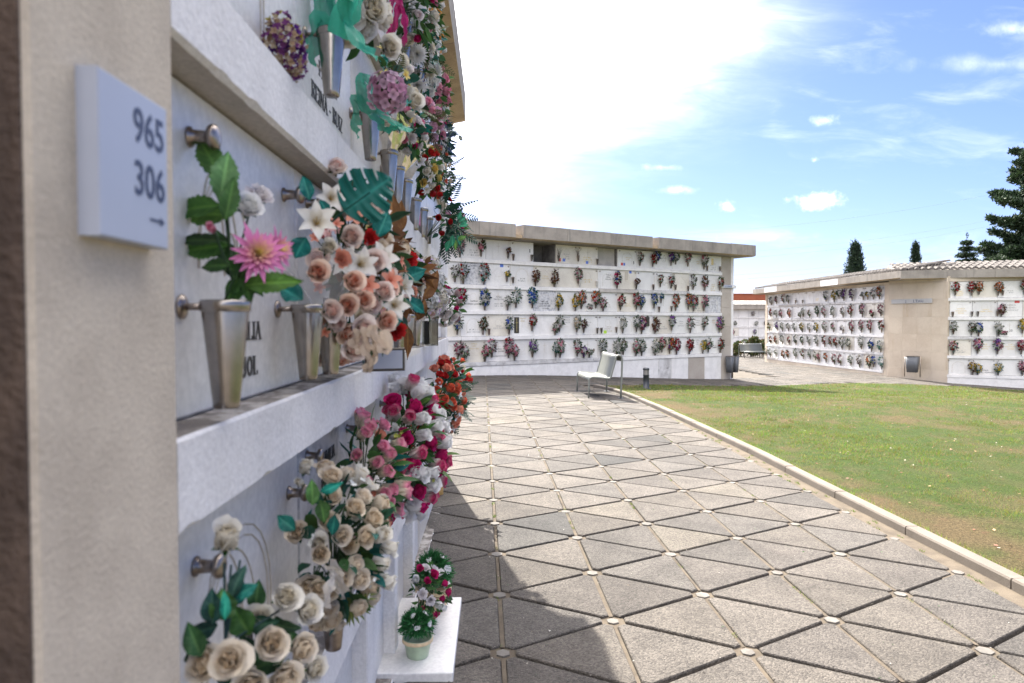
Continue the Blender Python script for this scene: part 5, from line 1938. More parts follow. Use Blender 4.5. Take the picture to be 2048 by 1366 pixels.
b4 = near_bouquet('white hydrangea and lilac orchid bouquet near the far end of the middle ledge', (-.38, 3.62, 1.66), (.13, .30, .17),
                  [('hydrangea', 'white', .075, 3), ('hydrangea', 'ivory', .06, 2), ('blossom', 'lilac', .028, 16), ('blossom', 'whitepink', .026, 10), ('carnation', 'magenta', .03, 2), ('chrysanthemum', 'white', .04, 3), ('rose', 'blush', .035, 3)],
                  greens=GREENS + [(.14, .06, .02)], mouth=(VX, 3.55, 1.53), nleaf=60, sprig=((.62, .45, .70), 50))
b5 = near_bouquet('dusky rose and pale pink ruffled flowers at the very end of the middle ledge', (-.32, 4.75, 1.60), (.11, .32, .13),
                  [('carnation', 'whitepink', .05, 8), ('rose', 'dusk', .045, 4), ('rose', 'magenta', .04, 3), ('chrysanthemum', 'white', .04, 3)], nleaf=60, mouth=(VX, 4.75, 1.50))
vase((VX, 4.75, 1.53), label='steel vase under the dusky roses at the end of the middle ledge')

# upper row
u1 = near_bouquet('huge ivory rose with dark leaves and a green tulle bow in the nearest upper vase', (-.375, 1.86, 2.355), (.10, .13, .13),
                  [('rose', 'ivory', .062, 4), ('carnation', 'blush', .04, 2), ('rose', 'white', .06, 2)], greens=[(.03, .10, .02), (.02, .06, .02), (.05, .14, .03)], mouth=(VX, 1.775, 2.23), nleaf=26, leafL=.07, leafW=.04)
put('rose', 'ivory', u1, WP(738, 28, -.32), (.45, -.85, -.05), .075)
put('rose', 'ivory', u1, WP(772, 98, -.30), (.55, -.8, -.1), .058)


def f_u1(mb):
    for (pts, wd, X) in (([(668, 80), (640, 30), (628, 90), (618, 118)], .045, -.40), ([(672, 70), (700, -20), (690, 40), (720, 90), (752, 112)], .040, -.35), ([(660, 70), (640, -30), (655, -60), (668, 60)], .06, -.42), ([(675, 70), (705, 10), (715, -50)], .05, -.37)):
        ribbon(mb, [WP(x, y, (X + .006 * (k % 2)) * (986 - x) / 316) for k, (x, y) in enumerate(pts)], wd, (.5, -.85, .1), 0, n=24, twist=.7, wave=.006)


part_mesh(u1, 'tulle_bow', MT['tulle_green'], f_u1)
u2 = near_bouquet('pink hydrangea head beside a white rose with green tulle ribbons, upper row', (-.37, 2.48, 2.31), (.10, .17, .14),
                  [('rose', 'ivory', .055, 3), ('blossom', 'yellow', .022, 6), ('rosebud', 'whitepink', .03, 3), ('lily', 'white', .05, 2)], greens=TEALS + GREENS, mouth=(VX, 2.33, 2.2), nleaf=36, leafL=.06, leafW=.035, ferns=4, fern_col=(.14, .15, .07), fernL=.12, sprig=((.10, .42, .36), 30))
put('hydrangea', 'mauve', u2, WP(775, 186, -.30), (.5, -.85, .1), .072)
put('rose', 'ivory', u2, WP(822, 205, -.29), (.7, -.7, .1), .06)


def f_u2(mb):
    for (pts, wd) in (([(738, 225), (720, 170), (735, 150), (770, 235), (815, 262)], .042), ([(742, 228), (712, 190), (712, 250), (716, 270)], .034), ([(745, 225), (770, 260), (800, 255)], .030)):
        ribbon(mb, [WP(x, y, (-.34 - .006 * (k % 2)) * (986 - x) / 230) for k, (x, y) in enumerate(pts)], wd, (.5, -.85, .1), 0, n=24, twist=.6)


part_mesh(u2, 'tulle_bow', MT['tulle_green'], f_u2)
u3 = near_bouquet('small pink and magenta roses over a silver foil cone, upper row', (-.36, 2.86, 2.27), (.09, .13, .09),
                  [('rose', 'pink', .034, 4), ('rosebud', 'white', .03, 4), ('rose', 'magenta', .026, 4), ('carnation', 'whitepink', .03, 3), ('star_flower', 'white', .02, 4)], greens=GREENS + TEALS, mouth=(VX, 2.78, 2.165), nleaf=50)


def foil(c, r0, r1, h, n=14, lean=(0, 0)):
    def fn(mb):
        V = []
        for k in range(5):
            t_ = k / 4
            for j in range(n):
                a = j * 6.283 / n
                q = (r0 + (r1 - r0) * t_) * (1 + (.28 if j % 2 else -.1) * t_ + rnd.uniform(-.08, .08))
                V.append((c[0] + q * math.cos(a) + lean[0] * t_, c[1] + q * math.sin(a) + lean[1] * t_, c[2] + h * t_ + rnd.uniform(-.01, .01) + (.02 * t_ if j % 2 else 0)))
        mb.add(V, [q for k in range(4) for j in range(n) for q in (((k * n + j), (k * n + (j + 1) % n), ((k + 1) * n + j)), ((k * n + (j + 1) % n), ((k + 1) * n + (j + 1) % n), ((k + 1) * n + j)))])
    return fn


part_mesh(u3, 'foil_wrap', MT['foil'], foil((VX, 2.74, 2.16), .025, .07, .12, lean=(.03, 0)), False)
w1 = tag(empty('foil_wrap', (VX, 3.05, 2.14)), 'crumpled silver foil wrap left in the vases, upper row', 'foil wrap')
part_mesh(w1, 'foil', MT['foil'], foil((VX, 3.02, 2.145), .025, .075, .12, lean=(.05, .02)), False)
part_mesh(w1, 'folded_paper', MT['tulle_white'], foil((VX, 3.26, 2.15), .02, .05, .06), False)
u4 = near_bouquet('red, white and pale yellow roses with small leaves, upper row', (-.37, 3.72, 2.30), (.10, .24, .13),
                  [('rose', 'red', .036, 8), ('rose', 'yellow', .038, 5), ('rose', 'ivory', .035, 3), ('lily', 'white', .05, 3)], mouth=(VX, 3.62, 2.14), nleaf=80, leafL=.06)
u5 = near_bouquet('dark fern and teal leaf bouquet with red roses leaning out over the walk', (-.31, 4.30, 2.13), (.09, .26, .17),
                  [('rose', 'red', .034, 4), ('lily', 'ivory', .055, 2), ('carnation', 'red', .03, 2)], greens=[(.01, .07, .04), (.012, .10, .06), (.02, .06, .025), (.01, .05, .03)], mouth=(VX, 4.3, 2.02), nleaf=70, leafL=.08, ferns=22, fern_col=(.010, .055, .030), fernL=.17)


SPR = (((918, 445), (938, 428)), ((920, 450), (943, 436)), ((918, 452), (942, 446)), ((915, 470), (922, 492)), ((905, 470), (905, 500)), ((915, 480), (925, 475)), ((900, 480), (893, 498)), ((915, 440), (925, 420)), ((908, 478), (912, 495)))
for (a, b_) in SPR:
    hero_leaf(u5, 'leaf', a, b_, -.20, .06, .028, rnd.choice([(.03, .26, .14), (.03, .20, .11), (.10, .22, .05)]), .2, .05)


def f_u5(mb):
    for (a, b_) in SPR:
        mb.tube([WP(893, 470, -.26), WP(*a, -.20)], .0018, 4, 0, (.02, .08, .04))


part_mesh(u5, 'stem', MT['leaf'], f_u5)
u6 = near_bouquet('loose grey green sprigs with white buds at the far upper end', (-.36, 4.85, 2.50), (.085, .32, .17),
                  [('rosebud', 'white', .03, 7), ('rose', 'cream', .03, 5), ('star_flower', 'white', .02, 8), ('rose', 'coral', .024, 3)], greens=[(.05, .10, .06), (.10, .16, .12), (.03, .06, .03)], mouth=(VX, 4.8, 2.32), nleaf=110, leafL=.05, leafW=.02, ferns=6, fernL=.12)


def f_u6(mb):
    p0, p1, p2 = WP(893, 305, -.27), WP(905, 262, -.24), WP(919, 272, -.22)
    mb.tube([p0, WP(896, 275, -.26), p1, WP(913, 263, -.23), p2], .0022, 5, 0, (.05, .09, .05))
    mb.tube([p0, WP(900, 262, -.25), WP(921, 258, -.22)], .0012, 4, 0, (.05, .09, .05))
    M = axisM(p2, (.4, -.3, -.8), 0, .03)
    for k in range(6):
        V, Fq, v_ = petal(1.2, .8, .3, -.2, .6, 4, 4, 'cup', .05, 0)
        mb.add(xf(rotz(V, k * 1.05), M), Fq, 0, (.42, .46, .40))


part_mesh(u6, 'leaf_sprig', MT['leaf'], f_u6)
# dried statice lying on the upper ledge
dst = tag(empty('flower_bouquet', (-.43, 1.44, 2.0)), 'small dried purple, cream and yellow posy lying on the upper ledge', 'bouquet', 'flower bouquets on the near niche wall')


def f_dst(mb):
    for k in range(420):
        d = rng.normal(size=3)
        d /= np.linalg.norm(d)
        p = np.array((-.425, 1.445, 2.062)) + d * np.array((.035, .065, .058)) * rnd.uniform(.6, 1.05) + np.array((0, .2, -.35)) * (d[2] < -.3) * .03
        c = rnd.choice([(.22, .06, .26), (.10, .025, .22), (.26, .12, .26), (.20, .06, .26), (.46, .36, .24), (.45, .38, .05), (.09, .02, .20), (.24, .09, .24), (.12, .03, .24)]) if d[1] + d[2] * .4 > -.2 else rnd.choice([(.55, .46, .34), (.40, .28, .18), (.20, .06, .2)])
        M = axisM(p, d + rng.uniform(-.5, .5, 3), rnd.uniform(0, 6), rnd.uniform(.006, .011))
        for q in range(4):
            V, Fq, v_ = petal(1, .8, .5, 1.2, .3, 3, 3, 'round', .05, 0)
            mb.add(xf(rotz(V, q * 1.57), M), Fq, 0, c)


part_mesh(dst, 'dried_flowers', MT['petal'], f_dst)

# top row
G_ = 'flower bouquets on the near niche wall'
near_bouquet('white and blush roses with deep magenta ribbon high in the top row', (-.35, 3.02, 2.86), (.11, .20, .17), [('rose', 'ivory', .05, 6), ('rosebud', 'whitepink', .045, 5), ('rose', 'magenta', .03, 3), ('carnation', 'pink', .03, 2)], mouth=(VX, 2.9, 2.78), nleaf=80, leafL=.08)
tr_ = near_bouquet('magenta ribbon bow with pink leaves above the polished vase, top row', (-.36, 2.62, 2.96), (.09, .13, .14), [('rose', 'ivory', .05, 3), ('carnation', 'magenta', .035, 3), ('rosebud', 'whitepink', .04, 2)], mouth=(VX, 2.55, 2.86), nleaf=50, leafL=.08)


def f_tr(mb):
    for pts in ([(800, 10), (790, 40), (782, 70), (785, 95)], [(795, -10), (808, 30), (812, 60), (806, 90)], [(790, -20), (775, 30), (778, 70)]):
        ribbon(mb, [WP(x, y, -.34 * (986 - x) / 190) for x, y in pts], .028, (.5, -.85, .1), 0, n=18, twist=.9)


part_mesh(tr_, 'ribbon', MT['ribbon_magenta'], f_tr)
near_bouquet('mass of white spiky chrysanthemums hanging in the top row', (-.365, 3.42, 2.80), (.11, .24, .22), [('chrysanthemum', 'white', .058, 12), ('chrysanthemum', 'ivory', .05, 5), ('star_flower', 'ivory', .02, 8)], greens=[(.03, .16, .11), (.05, .2, .14), (.04, .10, .03)], mouth=(VX, 3.3, 2.72), nleaf=80, ferns=4, fern_col=(.2, .2, .1), sprig=((.6, .72, .66), 30))
near_bouquet('small orange and white flowers with black centres near the eave', (-.345, 3.72, 3.06), (.09, .28, .17), [('blossom', 'orange', .030, 14), ('rose', 'white', .034, 10), ('rosebud', 'white', .03, 4)], greens=GREENS + TEALS, mouth=(VX, 3.7, 2.98), nleaf=70, sprig=((.35, .30, .04), 30))
near_bouquet('deep pink peonies and roses under the white chrysanthemums, top row', (-.345, 4.05, 2.82), (.09, .24, .18), [('rose', 'pink', .055, 6), ('carnation', 'pink', .05, 4), ('rose', 'ivory', .04, 4)], mouth=(VX, 4.0, 2.66), nleaf=70, leafL=.07)
near_bouquet('orange, white and teal flowers against the eave edge, top row', (-.36, 4.55, 2.98), (.07, .30, .20), [('blossom', 'orange', .03, 8), ('rose', 'white', .038, 9), ('carnation', 'magenta', .04, 3)], greens=TEALS + GREENS, mouth=(VX, 4.5, 2.8), nleaf=60, sprig=((.1, .45, .36), 20))
near_bouquet('magenta and white flowers over dark blue green leaves at the far top end', (-.38, 5.05, 2.82), (.075, .30, .22), [('carnation', 'magenta', .045, 5), ('carnation', 'pink', .045, 4), ('carnation', 'white', .045, 5), ('lily', 'ivory', .06, 3)], greens=[(.01, .05, .04), (.02, .07, .05), (.04, .07, .12)], mouth=(VX, 5.0, 2.66), nleaf=110, leafL=.09)
near_bouquet('pale pink roses hanging beside the fern in the middle of the upper row', (-.33, 3.2, 2.42), (.09, .18, .10), [('rose', 'mauve', .045, 4), ('rosebud', 'pink', .035, 3), ('lily', 'ivory', .05, 2)], greens=[(.12, .14, .05), (.03, .08, .03)], mouth=(VX, 3.15, 2.32), nleaf=50, ferns=8, fern_col=(.13, .14, .06), fernL=.13)

# lower row
l1 = tag(empty('flower_bouquet', (VX, 1.02, .84)), 'blurred cream roses on tall stems nearest the camera, lower row', 'bouquet', G_)
for (px, py, X, ax, s, key, kind) in ((450, 1095, -.40, (.3, -.5, .8), .046, 'ivory', 'rosebud'), (565, 1198, -.35, (.5, -.7, .5), .047, 'ivory', 'rose'), (602, 1222, -.35, (.7, -.5, .3), .048, 'ivory', 'rose'), (540, 1285, -.34, (.4, -.8, .4), .049, 'cream', 'rose'), (592, 1292, -.33, (.7, -.7, .1), .049, 'cream', 'rose'), (462, 1320, -.36, (.2, -.85, .45), .046, 'cream', 'rose'), (520, 1240, -.385, (.2, -.8, .5), .042, 'ivory', 'rose'), (505, 1362, -.36, (.2, -.9, .2), .048, 'cream', 'rose'), (618, 1335, -.34, (.7, -.6, .2), .044, 'ivory', 'rose'), (420, 1330, -.40, (-.1, -.8, .5), .045, 'cream', 'rose'), (560, 1345, -.34, (.5, -.8, .0), .055, 'cream', 'rose')):
    put(kind, key, l1, WP(px, py, X), ax, s)


def f_l1(mb):
    for (a, b_, X, L, W, col) in (((475, 1210, ), (505, 1105), -.385, .045, .022, (.012, .13, .12)), ((462, 1200), (480, 1130), -.385, .06, .03, (.03, .09, .07)), ((470, 1195), (500, 1175), -.38, .04, .028, (.012, .18, .14)), ((440, 1240), (450, 1190), -.39, .05, .055, (.05, .13, .03)), ((435, 1250), (375, 1275), -.39, .06, .032, (.015, .06, .05)),
                                  ((450, 1240), (452, 1180), -.375, .045, .018, (.015, .30, .2)), ((500, 1270), (480, 1240), -.37, .06, .05, (.05, .14, .03)), ((440, 1330), (400, 1300), -.39, .07, .04, (.02, .06, .05)), ((560, 1350), (640, 1330), -.35, .05, .03, (.05, .1, .03)), ((520, 1340), (490, 1300), -.38, .08, .05, (.02, .06, .03)), ((500, 1345), (560, 1310), -.38, .08, .05, (.03, .08, .03)),
                                  ((500, 1366), (440, 1360), -.38, .08, .05, (.02, .06, .04)), ((520, 1240), (600, 1270), -.39, .08, .04, (.03, .07, .03))):
        p, q = WP(*a, X), WP(*b_, X * (986 - b_[0]) / (986 - a[0]))
        leaf(mb, faceM(p, q - p, jit=.45), L * .9, W * .8, np.array(col) * .85, .6, .3, 8, 0, .10)
    for (px, py, X) in ((448, 1125, -.40), (462, 1130, -.40), (480, 1120, -.385), (560, 1220, -.35), (540, 1300, -.34), (462, 1330, -.36)):
        mb.tube([np.array((VX, 1.02, .86)), WP(450, 1290, -.39), WP(px, py, X)], .002, 5, 0, (.02, .05, .05))


part_mesh(l1, 'foliage', MT['leaf'], f_l1)
for k in range(9):
    x_, y_ = rnd.uniform(400, 610), rnd.uniform(1220, 1366)
    hero_leaf(l1, 'leaf', (x_, y_), (x_ + rnd.uniform(-50, 50), y_ + rnd.uniform(-50, 30)), -.395, .05, .03, rnd.choice([(.02, .07, .04), (.03, .09, .03), (.015, .06, .05)]), .3, .06)
vase((VX, 1.02, .865), label='steel vase under the blurred cream roses at the lower left')
l2 = near_bouquet('full bouquet of beige cream roses with gauze ribbon in the dark vase, lower row', (-.38, 1.60, .975), (.135, .165, .175),
                  [('rose', 'beige', .041, 17), ('rose', 'cream', .041, 11), ('rosebud', 'ivory', .038, 6)], greens=[(.03, .08, .025), (.02, .07, .04), (.01, .11, .09), (.04, .09, .02)], mouth=(VX + .02, 1.66, .868), nleaf=130, leafL=.06, leafW=.03, sprig=((.78, .78, .74), 22), lim=-.05)
put('rosebud', 'ivory', l2, WP(610, 945, -.415), (.2, -.5, .8), .034)
put('rosebud', 'ivory', l2, WP(604, 970, -.415), (-.2, -.6, .5), .022)
put('rose', 'ivory', l2, WP(702, 1030, -.34), (.4, -.8, .45), .040)
put('rose', 'ivory', l2, WP(755, 1008, -.31), (.6, -.6, .5), .04)
put('rose', 'beige', l2, WP(692, 1090, -.33), (.5, -.8, .25), .040)
put('rose', 'beige', l2, WP(640, 1105, -.36), (.3, -.9, .2), .038)
put('rose', 'beige', l2, WP(635, 1170, -.36), (.3, -.92, -.05), .036)
put('rose', 'cream', l2, WP(752, 1068, -.30), (.7, -.65, .2), .038)


for (a, b_, L, W, col) in (((640, 985), (690, 965), .06, .026, (.015, .30, .22)), ((625, 1010), (625, 975), .06, .034, (.08, .2, .05)), ((590, 1060), (565, 1040), .05, .036, (.01, .15, .12)), ((640, 1000), (650, 1040), .06, .04, (.06, .15, .04)), ((740, 1050), (770, 1040), .07, .03, (.03, .16, .05)), ((720, 1100), (735, 1120), .06, .04, (.01, .13, .12)), ((670, 1030), (665, 1060), .06, .035, (.012, .16, .13))):
    hero_leaf(l2, 'leaf', a, b_, -.33, L * .8, W * .75, np.array(col) * .8, .3, .08)
for k in range(9):
    hero_leaf(l2, 'grass_leaf', (690, 1195), (700 + k * 4.5, 1262 - k * 9), -.335, .075, .010, (.16, .20, .05), .3, .05)


def f_l2r(mb):
    ribbon(mb, [WP(660, 1125, -.315), WP(672, 1140, -.31), WP(680, 1165, -.31), WP(690, 1190, -.31)], .022, (.5, -.85, 0), n=16, twist=.4)
    ribbon(mb, [WP(668, 1140, -.315), WP(660, 1170, -.31), WP(650, 1215, -.315)], .02, (.5, -.85, 0), n=16, twist=.6)


part_mesh(l2, 'ribbon', MT['tulle_white'], f_l2r)
l3 = near_bouquet('pink tipped rosebuds behind the beige roses, lower row', (-.39, 2.03, 1.03), (.125, .18, .19), [('rosebud', 'pinktip', .042, 24), ('rose', 'salmon', .036, 6), ('rose', 'pink', .034, 4)], greens=GREENS + [(.01, .12, .1)], mouth=(VX, 2.1, .88), nleaf=110, leafL=.07)
l4 = near_bouquet('tall mound of magenta and white roses spilling towards the walk, lower row', (-.335, 2.62, 1.02), (.145, .33, .25), [('rosebud', 'white', .056, 28), ('rosebud', 'magtip', .056, 15), ('rose', 'magenta', .052, 13), ('rosebud', 'magbase', .050, 7)], greens=[(.03, .10, .02), (.05, .15, .03), (.03, .08, .02), (.10, .2, .04)], mouth=(VX, 2.55, .86), nleaf=160, leafL=.08, sprig=((.40, .42, .08), 26))
l5 = near_bouquet('coral and red roses with white sprigs, farthest bouquet of the lower row', (-.33, 4.35, 1.02), (.15, .42, .24), [('rose', 'coral', .050, 16), ('rose', 'salmon', .050, 16), ('rose', 'red', .045, 9), ('lily', 'white', .045, 3), ('star_flower', 'white', .022, 10)], greens=[(.02, .07, .03), (.03, .10, .07), (.04, .11, .03), (.10, .16, .12)], mouth=(VX, 4.3, .84), nleaf=210, leafL=.075, ferns=16, fern_col=(.10, .17, .13), fernL=.13, sprig=((.70, .74, .76), 60))
near_bouquet('red and white roses ending the lower row, just beyond the coral ones', (-.36, 5.72, 1.0), (.17, .30, .2), [('rose', 'red', .05, 10), ('rose', 'ivory', .05, 7), ('rose', 'coral', .045, 5)], mouth=(VX, 5.7, .86), nleaf=90, leafL=.08)
near_bouquet('white and mauve flowers at the far end of the upper row, past the fern bouquet', (-.36, 5.75, 2.28), (.14, .28, .16), [('rose', 'white', .05, 8), ('rose', 'mauve', .045, 7), ('carnation', 'magenta', .04, 4)], mouth=(VX, 5.7, 2.15), nleaf=80, leafL=.08)
l6 = near_bouquet('small red roses with green leaves behind the magenta bouquet, lower row', (-.37, 3.45, 1.03), (.12, .22, .17), [('rose', 'red', .036, 9), ('rose', 'coral', .034, 6), ('blossom', 'yellow', .02, 4)], greens=GREENS, mouth=(VX, 3.4, .86), nleaf=100, leafL=.07)

# marble shelf at the foot of the wall, with two pots
shelf = tag(empty('marble_shelf', (-.38, 3.0, 0)), 'white marble slab lying at the foot of the near wall, holding two potted plants', 'marble slab')
sm_ = MB()
sm_.box(-.15, -.215, .012, .215, .56, .058)
o = sm_.build('slab_top', MT['marble'], shelf)
bv = o.modifiers.new('edge', 'BEVEL')
bv.width = .006
bv.segments = 2
o2 = MB().box(-.12, -.19, -.06, .18, .53, .0118).build('mortar_bed', MT['plaster_grey'], shelf)


def pot_plant(x, y, z, label, mat, s=1.0, stars=24):
    root = tag(empty('potted_plant', (x, y, z)), label, 'potted plant', 'potted plants on the marble slab')
    MB().lathe([(0, 0), (.040 * s, 0), (.044 * s, .004), (.055 * s, .060 * s), (.060 * s, .062 * s), (.062 * s, .078 * s), (.057 * s, .080 * s), (.053 * s, .062 * s), (0, .058 * s)], 26).build('pot', [MT[mat]], root, True)
    MB().lathe([(.0608 * s, .063 * s), (.0632 * s, .065 * s), (.0632 * s, .077 * s), (.0605 * s, .079 * s)], 26).build('pot_band', MT['pot_cream'], root, True)
    F = MB()
    for k in range(620):
        d = rng.normal(size=3)
        d /= np.linalg.norm(d)
        d[2] = abs(d[2]) * 1.2 - .25
        p = np.array((0, 0, .125 * s)) + d * np.array((.058, .058, .06)) * s * rnd.uniform(.5, 1.0)
        for q in range(2):
            leaf(F, leafM(p, d + rng.uniform(-.7, .7, 3), rnd.uniform(-1, 1)), .034 * s, .006 * s, np.array(rnd.choice([(.03, .15, .04), (.05, .22, .07), (.02, .10, .03)])), .4, .3, 2, 0)
    F.build('foliage', MT['leaf'], root)
    for k in range(stars):
        d = on_ell((0, 0, 0), np.array((1, 1, 1)), 1, lim=-.1)[0]
        d[2] = abs(d[2]) * .9
        put('star_flower', 'white', root, np.array((x, y, z + .125 * s)) + d * .066 * s, d, .011 * s)
    return root


pot_plant(-.325, 2.93, .058, 'light green pot with a spiky green ball plant and tiny white star flowers', 'pot_green', 1.05)
pot_plant(-.30, 3.42, .058, 'second green spiky plant with white stars, behind the magenta flowers', 'pot_cream', 1.45)
near_bouquet('magenta and white flowers lying between the two potted plants on the marble slab', (-.33, 3.16, .235), (.12, .13, .14), [('rose', 'magenta', .032, 8), ('rosebud', 'white', .036, 7), ('carnation', 'whitepink', .035, 5)], mouth=(-.36, 3.16, .06), nleaf=70, leafL=.05, group='potted plants on the marble slab')
# small yellow card and glass candles
yc = tag(empty('grave_candle', (-.455, 5.75, .04)), 'small amber grave candle standing on the ground at the wall foot', 'candle')
MB().lathe([(0, 0), (.035, 0), (.038, .01), (.038, .12), (.026, .14), (0, .145)], 18).build('candle_jar', plain('amber_wax', (.50, .30, .10), .5), yc, True)
MB().lathe([(.024, .146), (.028, .146), (.028, .165), (0, .167)], 14).build('candle_lid', MT['letter_gold'], yc, True)
gj = tag(empty('glass_jar', (-.375, 4.12, 1.348)), 'clear square glass jar with water standing on the middle ledge end', 'jar')
MB().lathe([(.045, 0), (.048, .004), (.048, .15), (.044, .15), (.044, .01), (0, .01)], 4).build('glass', MT['glass'], gj)
MB().lathe([(.042, .012), (.042, .06), (0, .06)], 4).build('water', MT['glass'], gj)
pf = tag(empty('photo_frame', (-.37, 2.08, 1.348), R(20)), 'dark framed photo and small marble block standing on the middle ledge', 'photo frame')
MB().cbox(-.02, -.03, 0, .10, -.01, .07, .003).build('frame', MT['bronze'], pf)
MB().box(-.012, -.0315, .008, .092, -.0302, .062).build('picture', MT['sign_white'], pf)
mk = tag(empty('marble_block', (-.40, 3.0, 1.348)), 'low cream marble block lying on the middle ledge under the orchid vase', 'marble block')
MB().cbox(-.015, -.28, 0, .055, .28, .022, .004).build('block', MT['marble_cream'], mk)
pt_ = tag(empty('paper_tag', (-.40, 3.78, 2.02)), 'pink striped paper tag tucked behind an upper vase', 'paper tag')
tg = MB()
tg.box(-.002, -.04, 0, .001, .04, .10, 0)
tg.build('card', plain('pink_card', (.62, .20, .36), 0.6), pt_)

# bouquets measured on each wall: (distance along the wall, height, colours, size)
FAR_B=[
  [(-0.07,3.36,'tp',1),(0.54,3.39,'pn',0.85),(1.34,3.32,'nk',0.5),(2.98,3.34,'twig',0.9),(3.64,3.37,'twig',0.9),(5.96,3.37,'rw',0.75),(6.47,3.37,'rw',0.8),(6.63,3.46,'bu',0.85),(7.22,3.45,'ub',0.9),(7.42,3.48,'wg',0.8),(7.94,3.48,'wpg',1.05),(8.67,3.43,'pwg',1.1)],
  [(-0.22,2.71,'kg',0.8),(0.01,2.73,'rw',1.15),(0.62,2.74,'rwt',1.2),(1.32,2.72,'yg',0.5),(2.21,2.68,'nk',1),(2.82,2.67,'nk',1.05),(3.64,2.81,'pwg',0.95),(5.05,2.73,'mbw',1.1),(5.82,2.65,'nk',0.6),(6.76,2.76,'rw',0.75),(7.22,2.75,'rw',0.85),(8.18,2.76,'gk',1),(8.71,2.74,'npg',1.05),(9.43,2.74,'wrg',0.9)],
  [(-0.05,2.13,'rm',1.2),(0.63,2.08,'bwy',1.3),(1.33,2.01,'w',0.7),(1.59,2.15,'tg',1.15),(2.10,2.16,'tbw',1.25),(2.97,2.03,'yg',0.95),(3.55,2.04,'yog',0.95),(3.77,2.13,'op',1.1),(4.27,2.16,'orp',1.15),(4.53,2.00,'pw',0.9),(5.21,2.09,'rpg',1),(5.81,2.13,'prg',1.1),(6.01,2.09,'wgb',0.9),(6.52,2.14,'bw',0.95),(6.81,2.24,'bt',0.5),(7.43,2.11,'or',1.1),(7.99,2.15,'ob',1.1),(8.23,2.11,'tpr',1.15),(8.69,2.11,'ptg',1.1)],
  [(-0.15,1.44,'gbw',1),(0.59,1.42,'n',0.95),(1.36,1.42,'wb',0.95),(2.11,1.50,'prg',0.9),(2.87,1.33,'pw',0.85),(3.01,1.48,'wg',0.95),(3.60,1.46,'wcg',1),(3.84,1.40,'kn',0.7),(5.29,1.42,'wg',1),(5.83,1.46,'wg',1.05),(6.03,1.43,'ukp',1.2),(6.58,1.39,'npk',1.2),(7.27,1.48,'uw',0.95),(8.07,1.41,'wpn',1.05),(8.70,1.47,'rwg',0.95),(9.43,1.42,'pu',1.2)],
  [(-0.13,0.82,'pkw',1),(0.04,0.72,'wpg',0.95),(0.65,0.72,'pwm',0.85),(0.84,0.85,'pkw',1.05),(1.35,0.84,'kpr',1.15),(1.54,0.72,'pkg',0.9),(2.12,0.82,'wug',1.05),(2.87,0.78,'tg',0.95),(3.02,0.79,'wgp',1.1),(3.62,0.80,'pwm',1.05),(3.85,0.59,'upg',0.8),(4.06,0.57,'gw',0.6),(4.51,0.77,'wg',1.15),(5.09,0.75,'wg',1.3),(5.30,0.79,'wng',1),(5.82,0.75,'wpg',1.15),(6.04,0.75,'wg',1.05),(6.59,0.72,'wg',1.2),(6.86,0.82,'pog',1),(7.21,0.79,'oum',1.1),(7.48,0.76,'rkm',1.1),(8.05,0.74,'rk',1.1),(8.66,0.72,'gy',0.9),(8.89,0.76,'rw',0.95),(9.46,0.75,'rwg',1)],
]
FAR_V=[
  [(1.51,3.16),(2.09,3.17),(4.33,3.17),(8.83,3.17),(9.43,3.17)],
  [(1.50,2.56),(3.71,2.55),(4.32,2.55),(6.50,2.51),(7.43,2.53),(7.98,2.51)],
  [(6.74,1.84),(7.26,1.87)],
  [(0.77,1.22),(4.34,1.22),(4.49,1.22),(5.05,1.24)],
  [],
]
